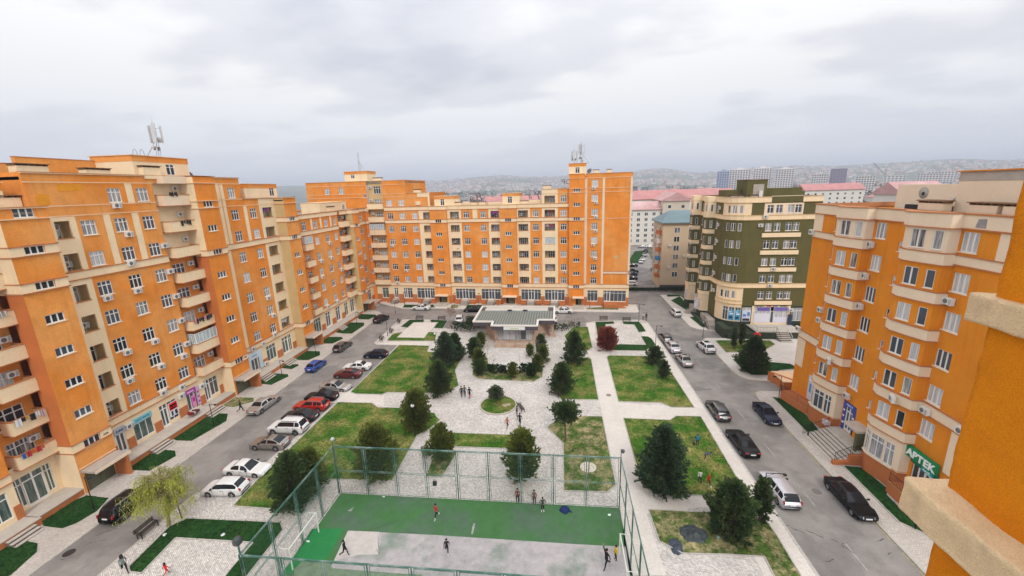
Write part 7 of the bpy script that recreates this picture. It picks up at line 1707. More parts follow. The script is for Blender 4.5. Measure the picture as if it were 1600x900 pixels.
# ------------------------------------------------------------------ PEOPLE
def person(px, py, ang, top, legs, label, h=1.72, pose='walk', hair=(0.02, 0.015, 0.012), shoe=(0.03, 0.03, 0.03), z=SW, seed=0, hood=None, long_hair=False, arm=None, xy=None):
    p = G(px, py) if xy is None else Vector((*xy, 0)); t = thing('person', (p.x, p.y, z), label, 'person', R(ang)); s = h/1.72; rg = random.Random(seed+int(px))
    st = 0.0; bend = 0.0; crouch = 0.0; ar = ((0.10, -0.10)); la = 0.0
    if pose == 'walk': st = 0.28
    if pose == 'run': st = 0.42
    if pose == 'bend': bend = 1.25; st = 0.12
    if pose == 'crouch': crouch = 0.34; bend = 0.4
    hip = Vector((0, 0, 0.93-crouch-0.04*(st > 0.3))); V = {}; E_ = []; rad = {}
    def add(k, co, r, par=None): V[k] = Vector(co); rad[k] = r; (E_.append((par, k)) if par else None)
    dirs = Vector((math.sin(bend), 0, math.cos(bend)))
    add('pelvis', hip, 0.135); add('waist', hip+dirs*0.17, 0.115, 'pelvis'); add('chest', hip+dirs*0.38, 0.145, 'waist'); add('neckb', hip+dirs*0.53, 0.085, 'chest'); add('neck', hip+dirs*0.59, 0.052, 'neckb')
    hd = (dirs+Vector((0.05, 0, 0.25 if bend else 0))).normalized(); add('chin', V['neck']+hd*0.055+Vector((0.02,0,0)), 0.066, 'neck'); add('head', V['neck']+hd*0.15, 0.098, 'chin'); add('crown', V['neck']+hd*0.225, 0.070, 'head')
    for sd, n in ((1, 'L'), (-1, 'R')):
        ph = st*sd; y = 0.095*sd
        kn = hip+Vector((ph*0.5+0.03+crouch*0.9, y*1.1, -0.44+crouch*0.55)); an = Vector((ph*1.0-(0.22 if (st > 0.25 and sd < 0) else 0)-0.03, y*1.15, 0.09+(0.13 if (st > 0.25 and sd < 0) else 0)))
        if pose == 'run' and sd < 0: an = Vector((-0.62, y, 0.42))
        add('hip'+n, hip+Vector((0, y, -0.05)), 0.098, 'pelvis'); add('knee'+n, kn, 0.064, 'hip'+n); add('calf'+n, kn.lerp(an, 0.35)+Vector((-0.02, 0, 0)), 0.060, 'knee'+n); add('ankle'+n, an, 0.042, 'calf'+n); add('toe'+n, an+Vector((0.15, 0.015*sd, -0.045)), 0.036, 'ankle'+n)
        sh = V['chest']+dirs*0.11+Vector((0, 0.17*sd, 0)); sw = -st*0.75*sd
        el = sh+Vector((sw*0.6, 0.06*sd, -0.27)); wr = el+Vector((sw*0.5+0.07, 0.0, -0.23))
        if pose in ('bend', 'crouch'): el = sh+Vector((0.10, 0.03*sd, -0.26)); wr = el+Vector((0.10, -0.03*sd, -0.22))
        if arm == 'up' and sd < 0: el = sh+Vector((0.05, -0.08, 0.25)); wr = el+Vector((0.02, -0.02, 0.26))
        if arm == 'hips': el = sh+Vector((-0.03, 0.16*sd, -0.23)); wr = el+Vector((0.07, -0.12*sd, -0.14))
        add('sho'+n, sh, 0.066, 'chest'); add('elb'+n, el, 0.048, 'sho'+n); add('wri'+n, wr, 0.032, 'elb'+n)
        hv = (wr-el).normalized(); sv = Vector((hv.z, 0, -hv.x)); add('palm'+n, wr+hv*0.06, 0.030, 'wri'+n)
        for k, (off, ln) in enumerate(((-0.033, 0.072), (-0.011, 0.085), (0.011, 0.080), (0.033, 0.062))):
            a = V['palm'+n]+sv*off+hv*0.025; add('f%d%s' % (k, n), a, 0.011, 'palm'+n); add('g%d%s' % (k, n), a+hv*ln*0.5+Vector((0, -0.008*sd, 0)), 0.010, 'f%d%s' % (k, n)); add('h%d%s' % (k, n), a+hv*ln*0.85+Vector((0, -0.03*sd, 0)), 0.008, 'g%d%s' % (k, n))
        a = wr+hv*0.02+sv*0.035; add('t1'+n, a, 0.013, 'wri'+n); add('t2'+n, a+sv*0.03+hv*0.035, 0.010, 't1'+n)
    ks = list(V); me = bpy.data.meshes.new('body'); me.from_pydata([tuple(V[k]*s) for k in ks], [(ks.index(a), ks.index(b_)) for a, b_ in E_], [])
    o = bpy.data.objects.new('body', me); COL.objects.link(o)
    md = o.modifiers.new('s', 'SKIN'); sv_ = me.skin_vertices[0].data
    for i, k in enumerate(ks): r_ = rad[k]*s; sv_[i].radius = (r_, r_*(0.80 if k in ('chest', 'waist', 'pelvis') else 1.0)); 
    sv_[0].use_root = True; md.use_smooth_shade = True
    sb = o.modifiers.new('u', 'SUBSURF'); sb.levels = 1; sb.render_levels = 1
    dg = bpy.context.evaluated_depsgraph_get(); nm = bpy.data.meshes.new_from_object(o.evaluated_get(dg)); bpy.data.objects.remove(o)
    skin = flat((0.42, 0.24, 0.16), 0.6, 'skin')
    mats = [flat(top, 0.85, 'jacket'), flat(legs, 0.85, 'trousers'), skin, flat(shoe, 0.7, 'shoes'), flat(hair, 0.8, 'hair')]
    for m in mats: nm.materials.append(m)
    def dseg(q, a, b_):
        ab = b_-a; tt = max(0, min(1, (q-a).dot(ab)/max(ab.length_squared, 1e-9))); return (q-a-ab*tt).length
    def part(k):
        if k.startswith(('toe', 'ankle')): return 3
        if k.startswith(('hip', 'knee', 'calf')) or k == 'pelvis': return 1
        if k in ('chin', 'head', 'crown', 'neck') or k[0] in 'fgh' and k[1].isdigit() or k.startswith(('palm', 't1', 't2')): return 2
        return 0
    segs = [(V[a]*s, V[b_]*s, part(b_), rad[b_]*s) for a, b_ in E_]
    for pg in nm.polygons:
        c = pg.center; bst = min(segs, key=lambda g_: dseg(c, g_[0], g_[1])-g_[3]); pg.material_index = bst[2]; pg.use_smooth = True
        if bst[2] == 1 and c.z > (hip.z+0.02)*s: pg.material_index = 0
    link('body', nm, t)
    hc = V['head']*s; hb = MB(); hr = 0.112*s
    for i in range(6):
        pass
    prof = [(0.0, 0.108), (0.055, 0.097), (0.092, 0.058), (0.108, 0.0), (0.100, -0.05)] if not long_hair else [(0.0, 0.110), (0.06, 0.098), (0.10, 0.055), (0.115, 0.0), (0.12, -0.10), (0.125, -0.20), (0.10, -0.27)]
    hb.lathe([(a*s, z_*s) for a, z_ in prof], 12, 0, tuple(hc+Vector((-0.018, 0, 0.012))*s)); hb.build('hood' if hood else 'hair', flat(hood or hair, 0.85, 'hair'), t)
    fb = MB()       # face: eyes, nose, mouth, ears
    f0 = hc+Vector((0.092, 0, -0.012))*s
    for sd in (1, -1): fb.box(f0.x-0.004, f0.x+0.006*s, sd*0.035*s-0.010*s, sd*0.035*s+0.010*s, f0.z, f0.z+0.012*s, 1); fb.box(hc.x-0.015*s, hc.x+0.012*s, sd*0.098*s-0.008*s, sd*0.098*s+0.008*s, hc.z-0.04*s, hc.z+0.015*s, 0)
    fb.add([tuple(f0+Vector(v)*s) for v in ((0, -0.012, -0.035), (0, 0.012, -0.035), (0.022, 0, -0.032), (0, 0, 0.01))], [(0,2,3),(2,1,3),(0,1,2)], 0); fb.box(f0.x-0.006, f0.x+0.002, -0.022*s, 0.022*s, f0.z-0.062*s, f0.z-0.054*s, 2)
    fb.build('face', [skin, flat((0.02, 0.015, 0.01), 0.4, 'eye'), flat((0.30, 0.10, 0.08), 0.6, 'lips')], t)
    return t
BK = (0.012, 0.012, 0.014); DG = (0.03, 0.035, 0.04)
person(721.5, 622, 95, BK, BK, 'person in black, left of the pair walking to the pavilion', seed=1); person(726.5, 621.5, 95, (0.07,0.08,0.09), BK, 'person in dark grey, right of the pair walking to the pavilion', h=1.80, seed=2)
pw = person(734, 623, 80, BK, BK, 'person in black carrying a pink bag on the plaza', seed=3)
def bag(px, py, z, col, label, name='shopping_bag', cat='bag', s=1.0, off=(0.25, 0)):
    p = G(px, py); t = thing(name, (p.x+off[0], p.y+off[1], z), label, cat); b = MB(); b.prism([(-0.11*s,-0.06*s),(0.11*s,-0.06*s),(0.12*s,0.06*s),(-0.12*s,0.06*s)], 0, 0.27*s); b.build('bag_body', flat(col, 0.7), t)
    b = MB(); b.path([(-0.07*s,0,0.27*s),(-0.04*s,0,0.40*s),(0.04*s,0,0.40*s),(0.07*s,0,0.27*s)], 0.008*s, 4); b.build('handle', flat(col, 0.7), t); return t
bag(734, 623, SW+0.42, (0.65, 0.22, 0.28), 'pink bag carried by the person in black', off=(0.22, -0.32))
person(793, 670, 240, (0.46, 0.10, 0.05), BK, 'person in an orange-red jacket walking on the plaza towards the court', h=1.45, seed=4)
person(812.5, 667, 250, BK, BK, 'tall person in black walking beside the orange-red jacket', h=1.78, seed=5); person(808, 652, 200, BK, DG, 'person in black at the grey bench by the round bed', h=1.5, seed=6, pose='stand')
person(1089.4, 697, 80, (0.02, 0.22, 0.40), BK, 'child in a bright blue jacket on the right lawn', h=1.35, seed=7, pose='stand'); person(1082.5, 697.5, 20, (0.10,0.12,0.11), DG, 'child in dark grey crouching beside the bright blue jacket', h=1.3, seed=8, pose='crouch')
person(1101, 721, 0, (0.09, 0.08, 0.16), DG, 'child in purple-grey bending down on the right lawn', h=1.45, seed=9, pose='bend', shoe=(0.5,0.4,0.3)); person(1093, 756, 75, (0.62, 0.58, 0.52), BK, 'child in a white top and black trousers on the right lawn', h=1.42, seed=10, pose='walk')
person(1106.5, 762, 95, (0.42, 0.03, 0.02), (0.05,0.03,0.025), 'child in a red jacket on the right lawn', h=1.42, seed=11, pose='walk', shoe=(0.7,0.7,0.7), hair=(0.4,0.1,0.03))
person(682, 812, 235, (0.36, 0.06, 0.04), BK, 'boy in red top and black trousers on the green part of the court', h=1.55, seed=12, shoe=(0.7,0.7,0.7), arm='hips'); person(699, 867, 280, BK, BK, 'boy in black running on the grey part of the court', h=1.45, seed=13, pose='walk', shoe=(0.6,0.6,0.6))
person(540, 870, 0, BK, BK, 'boy in black striding at the left of the grey court patch', h=1.5, seed=14, pose='walk'); person(809, 787, 270, (0.16, 0.05, 0.04), BK, 'person in a long maroon jacket outside the far court fence', h=1.55, seed=15, pose='stand', shoe=BK)
person(835, 789, 270, (0.15, 0.07, 0.06), BK, 'person in a brown-grey jacket next to the maroon one by the fence', h=1.5, seed=16, pose='stand'); person(848, 801, 280, (0.03, 0.05, 0.04), BK, 'boy in dark clothes and white shoes inside the court by the fence', h=1.5, seed=17, pose='stand', shoe=(0.75,0.75,0.75), arm='hips')
person(947, 889, 215, BK, BK, 'tall boy in black with one arm raised near the right goal', h=1.75, seed=18, pose='walk', arm='up'); person(962, 877, 200, (0.75, 0.50, 0.01), BK, 'child in a yellow top by the right goal', h=1.4, seed=19, pose='stand')
person(197, 896, 330, (0.16, 0.19, 0.18), BK, 'woman with long dark hair in a grey top at the lower left', h=1.65, seed=20, long_hair=True); person(262, 900, 70, (0.60, 0.015, 0.015), (0.60, 0.015, 0.015), 'small girl all in red on the lower left paving', h=1.15, seed=21, long_hair=True)
person(377.5, 645, 20, BK, BK, 'man in black behind the silver sedan on the left pavement', seed=22, pose='walk'); person(1005, 500.5, 260, (0.5, 0.5, 0.48), DG, 'person in pale clothes at the upper right park corner', h=1.6, seed=23, pose='stand'); person(1009.5, 501.5, 260, BK, BK, 'person in black at the upper right park corner', h=1.75, seed=24, pose='stand')
p = G(882, 799); t = thing('jacket', (p.x, p.y, SW+0.02), 'dark blue jacket lying on the court by the far fence', 'jacket')
b = MB(); rg = random.Random(4); n = 14
b.lathe([(0.46, 0), (0.44, 0.12), (0.30, 0.30), (0.12, 0.40), (0.0, 0.42)], 12); b.v = [v + Vector((rg.uniform(-.07,.07), rg.uniform(-.07,.07), rg.uniform(-.03,.03) if v.z > 0.01 else 0)) for v in b.v]; b.build('jacket_cloth', flat((0.012, 0.025, 0.10), 0.9), t)
b = MB(); b.tube((0.3, 0, 0.1), (0.65, -0.25, 0.04), 0.08, 0.05, 7); b.build('sleeve', flat((0.012, 0.025, 0.10), 0.9), t)
bag(682, 766, SW+0.75, (0.02, 0.02, 0.022), 'black bag hanging on the far fence of the court', 'hanging_bag', s=1.6, off=(0, -0.35))
def cloth_heap(name, px, py, rx, ry, h, col, label, seed=0, cat='tarpaulin', ang=0.0, z=SW+0.04):
    from mathutils import noise as nz
    p = G(px, py); t = thing(name, (p.x, p.y, z), label, cat, ang); b = MB(); n, m = 26, 12; vs = [(0, 0, h)]
    for j in range(1, m+1):
        for i in range(n):
            a = 2*math.pi*i/n; f = j/m; q = Vector((math.cos(a)*rx*f, math.sin(a)*ry*f, 0)); k = nz.noise(q*2.3+Vector((seed, 0, 0))); k2 = nz.noise(q*6+Vector((seed, 5, 0))); k3 = nz.noise(Vector((math.cos(a)*2, math.sin(a)*2, seed)))
            q *= 1+0.28*k3; vs.append((q.x, q.y, max(0.0, h*(1-f**2)*(0.6+0.9*k)+0.16*k2*(1-f*0.8)+0.02 if j < m else 0)))
    fs = [(0, 1+i, 1+(i+1) % n) for i in range(n)] + [(1+(j-1)*n+i, 1+j*n+i, 1+j*n+(i+1) % n, 1+(j-1)*n+(i+1) % n) for j in range(1, m) for i in range(n)]
    b.add(vs, fs, 0, False); b.build('sheet', mat(name, col, 0.45, var=0.4, vscale=3), t); return t
cloth_heap('tarpaulin', 1083, 836, 1.15, 0.95, 0.35, (0.045, 0.055, 0.060), 'crumpled dark plastic sheet heaped on the bottom right bed', 3); cloth_heap('cloth', 1056, 856, 0.55, 0.85, 0.12, (0.05, 0.06, 0.085), 'flat blue-grey cloth at the edge of the bottom right bed', 9, 'cloth')
for i, (px, py, lab) in enumerate(((1009.5, 757, 'white scrap of litter under the largest evergreen'), (1020, 764, 'smaller scrap of litter under the largest evergreen'), (1122, 842, 'pale green scrap of litter in the bottom right bed'), (258, 838, 'white bag lying at the foot of the willow'), (146, 761, 'white bag before the metal doors of the first tower'), (349, 838, 'white scrap on the dark bed by the willow'))):
    p = G(px, py); t = thing('litter', (p.x, p.y, SW+0.06), lab, 'litter'); rg = random.Random(i); b = MB(); b.lathe([(0.16, 0), (0.15, 0.06), (0.07, 0.11), (0.0, 0.10)], 8); b.v = [v+Vector((rg.uniform(-.05,.05), rg.uniform(-.05,.05), 0)) for v in b.v]; b.build('crumpled_plastic', flat((0.7, 0.72, 0.7) if i != 2 else (0.35, 0.5, 0.4), 0.6), t)
# stall with chairs on the left porch; red ride by the olive building
p = Vector((-48.1, 44.7, 0.8)); t = thing('display_rack', p, 'small rack with dark red and white goods beside the red posters', 'display rack')
for i in range(4): b = MB(); b.box(-0.35+0.02*i, 0.35, -0.6+0.32*i, -0.36+0.32*i, 0.35+0.08*(i % 2), 0.75-0.1*(i % 2)); b.build('goods', flat(((0.20,0.02,0.02), (0.55,0.5,0.5), (0.16,0.03,0.03), (0.08,0.07,0.07))[i], 0.7), t)
for s in (-0.5, 0.5):
    for q in (-0.3, 0.3): b = MB(); b.tube((q, s, 0), (q, s, 0.36), 0.02); b.build('leg', M['steel'], t)
b = MB(); b.box(-0.36, 0.36, -0.62, 0.62, 0.31, 0.348); b.build('shelf', M['steel'], t)
p = G(1182, 533); t = thing('kiddie_ride', (p.x, p.y, SW), 'bright red children\'s ride behind the big dark tree', 'ride'); t.scale = (0.75, 0.75, 0.75)
b = MB(); b.lathe([(0.9, 1.55), (0.75, 1.85), (0.35, 2.1), (0.0, 2.15)], 12); b.build('canopy', flat((0.55, 0.01, 0.015), 0.5), t); b = MB(); b.lathe([(0.14, 2.1), (0.13, 2.3), (0, 2.35)], 8); b.build('knob', M['white'], t)
for i in range(4): a = i*1.57+0.4; b = MB(); b.tube((0.75*math.cos(a), 0.75*math.sin(a), 0), (0.75*math.cos(a), 0.75*math.sin(a), 1.6), 0.04); b.build('post', M['white'], t)
b = MB(); b.lathe([(0.85, 0), (0.85, 0.25), (0, 0.3)], 12); b.build('base', flat((0.5, 0.02, 0.02), 0.5), t)

# ------------------------------------------------------------------ LAUNDRY on balconies and in loggias
def world_of(bld, v): return Matrix.Translation(bld.location) @ Matrix.Rotation(bld.rotation_euler.z, 4, 'Z') @ Vector(v)
def laundry(bld, x0, x1, y, z, cols, label, seed=0):
    rg = random.Random(seed); o = world_of(bld, (x0, y, z)); t = thing('laundry', o, label, 'laundry', bld.rotation_euler.z); L = x1-x0
    b = MB(); b.tube((0, 0, 0), (L, 0, 0), 0.008, n=4); b.build('clothes_line', M['steel'], t); x = 0.03
    while x < L-0.15:
        w_ = rg.uniform(0.18, 0.42); h = rg.uniform(0.35, 0.75); c = rg.choice(cols); b = MB(); w_ = min(w_, L-x); n = 4
        for i in range(n):
            xa, xb = x+w_*i/n, x+w_*(i+1)/n; ya, yb = 0.03*math.sin(i*2.1+seed), 0.03*math.sin((i+1)*2.1+seed)
            b.add([(xa, ya-0.01, 0.01), (xb, yb-0.01, 0.01), (xb, yb*1.6-0.01, -h+0.05*math.sin(i)), (xa, ya*1.6-0.01, -h+0.05*math.sin(i+1)), (xa, ya+0.01, 0.01), (xb, yb+0.01, 0.01), (xb, yb*1.6+0.01, -h+0.05*math.sin(i)), (xa, ya*1.6+0.01, -h+0.05*math.sin(i+1))], [(0,3,2,1), (4,5,6,7), (3,7,6,2), (0,1,5,4)])
        b.build('garment', flat(c, 0.9, 'cloth'), t); x += w_+rg.uniform(0.02, 0.12)
CK = [(0.02,0.02,0.025), (0.03,0.03,0.05), (0.5,0.5,0.52), (0.015,0.015,0.015)]; CMX = [(0.55,0.55,0.55), (0.5,0.12,0.03), (0.04,0.12,0.35), (0.6,0.6,0.62), (0.4,0.03,0.03)]
laundry(LB, 28.5, 30.8, -0.55, 8.6+1.25, [(0.6,0.6,0.6), (0.55,0.30,0.08), (0.02,0.02,0.02), (0.5,0.35,0.35)], 'dark and white washing on the second lowest balcony at the far left', 2); laundry(LB, 28.2, 29.9, -0.55, 5.3+1.3, CMX, 'red, blue and white washing on the lowest balcony at the far left', 3); laundry(LB, 28.5, 30.4, -0.45, 18.5+1.2, CK, 'black washing on the fifth balcony at the far left', 4)
laundry(LB, 48.0, 51.1, -0.98, 11.85+1.25, CK+[(0.6,0.25,0.35)], 'black and pink washing over the glazed balcony of the left block', 5); laundry(LB, 49.2, 51.0, -0.95, 25.05+1.1, CK, 'dark washing on the upper cream balcony below the antenna mast', 6); laundry(LB, 48.4, 49.8, -0.95, 28.35+1.4, [(0.02,0.02,0.02)], 'black washing in the top balcony below the antenna mast', 7)
laundry(LB, 66.3, 67.9, 0.25, 27.0, [(0.20,0.08,0.28), (0.35,0.12,0.3)], 'purple washing in the top cream recess of the left block', 8); laundry(LB, 66.3, 68.1, 0.25, 7.0, [(0.6,0.58,0.56)], 'white washing in the lowest cream recess of the left block', 9)
laundry(BB, 31.9, 33.7, 0.25, 23.6, [(0.30,0.06,0.28)], 'purple washing in a top-floor recess of the back building', 10); laundry(BB, 31.9, 33.7, 0.25, 17.1, [(0.55,0.5,0.5), (0.5,0.1,0.1), (0.03,0.03,0.03)], 'red and white washing two floors below the purple one', 11); laundry(BB, 45.2, 47.4, 0.25, 23.6, [(0.45,0.05,0.08), (0.03,0.03,0.04)], 'red washing near the top right of the back building', 12)
laundry(BB, 45.2, 47.4, 0.25, 20.3, [(0.35,0.08,0.12), (0.04,0.03,0.05), (0.5,0.4,0.4)], 'mixed washing one floor below the red washing', 13); laundry(BB, 45.2, 47.4, 0.25, 17.0, [(0.62,0.62,0.6)], 'white sheets two floors below the red washing', 14); laundry(BB, 21.6, 23.5, 0.25, 10.6, [(0.58,0.56,0.54), (0.4,0.1,0.1)], 'white washing low in the left part of the back building', 15); laundry(BB, 14.4, 16.0, 0.25, 13.9, [(0.25,0.02,0.05), (0.1,0.02,0.03)], 'dark red washing in the left recess of the back building', 16)

# ------------------------------------------------------------------ ROOF ANTENNAS AND LETTERS
def mast(name, bld, v, h, label, panels=True, dishes=2, seed=0, r=0.16, brace=True):
    o = world_of(bld, v); t = thing(name, o, label, 'antenna', seed*0.7); rg = random.Random(seed)
    b = MB()
    for i in range(3): a = i*2.094; b.tube((r*math.cos(a), r*math.sin(a), 0), (r*math.cos(a), r*math.sin(a), h), 0.03, n=5)
    for k in range(int(h/0.35)):
        z = k*0.35; a, a2 = (k % 3)*2.094, ((k+1) % 3)*2.094; b.tube((r*math.cos(a), r*math.sin(a), z), (r*math.cos(a2), r*math.sin(a2), z+0.35), 0.014, n=4)
    b.build('lattice_mast', M['steel'], t)
    b = MB(); b.tube((0, 0, h), (0, 0, h+1.1), 0.015, 0.006, n=5); b.build('lightning_rod', M['steel'], t)
    if panels:
        for i in range(3):
            a = i*2.094+0.4; c, s_ = math.cos(a), math.sin(a); b = MB(); b.T = Matrix.Rotation(a, 4, 'Z'); b.box(0.62, 0.76, -0.17, 0.17, h-2.5, h-0.35); b.build('panel_antenna', flat((0.55, 0.56, 0.58), 0.5), t)
            b = MB(); b.T = Matrix.Rotation(a, 4, 'Z'); b.tube((0, 0, h-0.7), (0.64, 0, h-0.7), 0.025, n=5); b.tube((0, 0, h-2.1), (0.64, 0, h-2.1), 0.025, n=5); b.build('bracket', M['steel'], t)
            if i < 2: b = MB(); b.T = Matrix.Rotation(a+1.0, 4, 'Z'); b.box(0.2, 0.42, -0.13, 0.13, h*0.22, h*0.22+0.45); b.build('radio_box', flat((0.12, 0.12, 0.13), 0.6), t)
    for i in range(dishes):
        a = i*2.4+0.9; b = MB(); b.T = Matrix.Rotation(a, 4, 'Z') @ Matrix.Translation((0.5, 0, h*0.52-0.9*i)) @ Matrix.Rotation(R(90), 4, 'Y'); b.lathe([(0, 0.10), (0.22, 0.07), (0.34, 0.0), (0.33, -0.14), (0, -0.18)], 12); b.build('dish', flat((0.5, 0.5, 0.51), 0.5), t)
        b = MB(); b.T = Matrix.Rotation(a, 4, 'Z'); b.tube((0, 0, h*0.52-0.9*i), (0.48, 0, h*0.52-0.9*i), 0.03, n=5); b.build('bracket', M['steel'], t)
    if brace:
        for a in (2.6, 4.6): b = MB(); b.tube((1.7*math.cos(a), 1.7*math.sin(a), 0.05), (0, 0, h*0.55), 0.05, n=6); b.box(1.7*math.cos(a)-0.25, 1.7*math.cos(a)+0.25, 1.7*math.sin(a)-0.2, 1.7*math.sin(a)+0.2, 0, 0.08); b.build('brace', M['steel'], t)
    return t
mast('antenna_mast', LB, (51.6, 2.4, 34.2), 4.4, 'large antenna mast with white panels on the left building\'s roof', seed=1, r=0.14)
mast('antenna_mast', BB, (53.6, 2.0, 34.2), 4.6, 'antenna mast with dishes on the tall right part of the back building', seed=2, dishes=3); mast('antenna_mast', BB, (52.0, 1.6, 34.2), 3.2, 'thinner antenna pole beside the mast with dishes on the back building', seed=3, r=0.07, brace=False, dishes=1)
mast('antenna_mast', BB, (-3.2, 2.6, 34.4), 4.6, 'slim lattice mast at the left end of the back building', panels=False, seed=4, dishes=0, r=0.2)
o = world_of(LB, (47.4, 1.4, 34.2)); t = thing('cable_hoops', o, 'two thin cable hoops on the roof box beside the large mast', 'cable hoop')
for k in (0, 0.6): b = MB(); b.path([(k*0.5, k+0.55*math.cos(math.pi*i/10)*0.5, 0.75*math.sin(math.pi*i/10)) for i in range(11)], 0.018, 4); b.build('hoop', M['black'], t)
def dish(bld, v, label, r=0.45, ang=0.0, col=(0.35, 0.36, 0.38)):
    o = world_of(bld, v); t = thing('satellite_dish', o, label, 'satellite dish', ang); b = MB(); b.tube((0,0,0), (0,0,0.7), 0.03); b.build('pole', M['steel'], t)
    b = MB(); b.T = Matrix.Translation((0, 0, 0.75)) @ Matrix.Rotation(R(62), 4, 'Y'); b.lathe([(0.0, 0), (r*0.6, 0.05), (r, 0.16), (r*0.6, 0.055), (0, 0.006)], 16); b.build('reflector', flat(col, 0.6), t)
    b = MB(); b.tube((0, 0, 0.75), (0.45, 0, 1.0), 0.012, n=4); b.build('feed_arm', M['steel'], t)
dish(BB, (55.6, 1.2, 31.6), 'satellite dish beside the roof box of the tall right part', 0.6, 4.0, (0.15, 0.15, 0.16)); dish(RB, (-41.0, 2.6, 26.1), 'satellite dish on the right building before the cream roof box', 0.55, 2.5); dish(LB, (54.2, 1.0, 31.4), 'small dark dish at the edge of the left roof near the mast', 0.3, 0.3, (0.1,0.1,0.1))
M['letter'] = flat((0.16, 0.13, 0.14), 0.6)
t = thing('roof_sign', world_of(BB, (23, 11.5, 25.0)), 'big roof letters seen from behind on the back building', 'roof sign', BA)
for ch, u, zz, s in (('a', 24.2, 0.9, 2.9), ('B', 26.4, 0.9, 3.2), ('i', 34.4, 1.2, 2.8), ('a', 40.3, 1.2, 2.4), ('Y', 42.6, 0.9, 3.2)): text(ch, s, (u-23, 0, zz), t, m=M['letter'], ext=0.06, flip=True, shear=0.35)
for ch, u in (('H', 51.4), ('D', 50.2), ('P', 49.0)): text(ch, 1.9, (u-23, 0, 4.6), t, m=M['letter'], ext=0.05, flip=True)
b = MB()
for u in range(22, 44, 3): b.tube((u-23, 0.2, 0), (u-23, 0.2, 3.2), 0.04, n=4)
b.tube((-1.5, 0.2, 0.9), (21, 0.2, 0.9), 0.04, n=4); b.tube((-1.5, 0.2, 3.2), (21, 0.2, 3.2), 0.035, n=4); b.tube((25.5, 0.2, 3.4), (25.5, 0.2, 6), 0.04, n=4); b.tube((28.5, 0.2, 3.4), (28.5, 0.2, 6), 0.04, n=4); tag(b.build('sign_frame', M['steel'], t), kind='stuff')

# ------------------------------------------------------------------ THE TOWN BEYOND
M['roof_pink'] = mat('faded_red_roof', (0.52, 0.30, 0.29), 0.8, var=0.12, vscale=0.2, col2=(0.58, 0.40, 0.38), c2scale=0.05); M['roof_red'] = mat('red_metal_roof', (0.50, 0.23, 0.22), 0.7, var=0.15, vscale=0.2)
M['teal'] = mat('teal_sheet_roof', (0.16, 0.23, 0.25), 0.6, 0.1, var=0.10, vscale=0.3); M['farwall'] = mat('pale_far_wall', (0.62, 0.54, 0.44), 0.9, var=0.08, vscale=0.1); M['farwall2'] = mat('whitish_far_wall', (0.62, 0.60, 0.60), 0.9, var=0.1, vscale=0.1)
M['farwin'] = mat('far_window_glass', (0.055, 0.06, 0.075), 0.2, 0, 0.6); M['beige'] = mat('beige_wall', (0.66, 0.52, 0.36), 0.9, var=0.06, vscale=0.3, streak=0.1)
def gable(mb, x0, x1, y0, y1, z, h, over=0.6, mt=0, hip=0.0):
    a, b_, c, d_ = x0-over, x1+over, y0-over, y1+over; ym = (c+d_)/2
    vs = [(a,c,z),(b_,c,z),(b_,d_,z),(a,d_,z),(a+hip,ym,z+h),(b_-hip,ym,z+h),(a,c,z-0.25),(b_,c,z-0.25),(b_,d_,z-0.25),(a,d_,z-0.25)]
    mb.add(vs, [(0,1,5,4),(1,2,5),(2,3,4,5),(3,0,4),(6,7,1,0),(7,8,2,1),(8,9,3,2),(9,6,0,3),(9,8,7,6)], mt)
def block(name, loc, rz, W, D, H, floors, bays, wall, roof, label, cat='building', rh=3.0, win=(1.3, 1.5), side_bays=3, balc=None, hip=0.0, group=None, kind='two', zf=2.2):
    """far block of flats: a wall box, every window a part with its pane"""
    t = thing(name, loc, label, cat, rz, group); b = MB(); b.box(0, W, 0, D, 0, H); b.build('wall', wall, t)
    if roof: b = MB(); gable(b, 0, W, 0, D, H+0.25, rh, 0.7, 0, hip); b.build('roof', roof, t)
    else: b = MB(); b.box(-0.2, W+0.2, -0.2, D+0.2, H, H+0.5); b.build('roof', wall, t)
    fm, pm = win_mesh(win[0], win[1], kind); fh = (H-zf+0.6)/floors
    for k in range(floors):
        z = zf+fh*k
        for i in range(bays):
            x = W*(i+0.5)/bays; o = link('window', fm, t, (x, -0.03, z)); link('pane', pm[rng.choice((0, 0, 1, 3))], o)
        for i in range(side_bays):
            y = D*(i+0.5)/side_bays; o = link('window', fm, t, (-0.03, y, z), (0, 0, R(-90))); link('pane', pm[rng.choice((0, 0, 1, 3))], o)
    if balc:
        for k in range(floors):
            z = zf-1.2+fh*k
            for y in balc[0]: b = MB(); b.box(-1.1, 0, y-1.2, y+1.2, z, z+1.0); b.build('balcony', balc[1][k % len(balc[1])], t)
    return t
p = G(1031, 449); tb = block('apartment_house', (29.0, 117.8, 0), R(-1), 15, 12, 18.4, 6, 2, M['beige'], M['teal'], 'cream house with a teal hipped roof behind the olive building', 'building', 2.9, (1.5, 1.5), 2, ((2.5,), [M['wains'], M['wains'], flat((0.05,0.25,0.5), 0.6), M['wains'], M['white_wall'], M['wains']]), 3.5, zf=4.2)
b = MB(); b.box(-0.2, 15, -2.2, -0.2, 0, 1.2); b.build('dark_shed', M['dark'], tb)
for i in range(3): link('air_conditioner', AC[0], tb, (2.0+4*(i % 2), -0.1, 6.4+3*i))
block('apartment_block', (-6, 206, 0), R(2), 58, 13, 17.0, 6, 16, M['white_wall'], M['roof_pink'], 'long whitish block under a faded red roof at the end of the far street', 'building', 3.6, (1.5, 1.5), 3)
block('apartment_block', (11, 128, 0), R(95), 62, 12, 18, 6, 14, M['white_wall'], M['roof_pink'], 'whitish block seen edge-on along the left of the far street', 'building', 3.5, (1.4, 1.5), 3)
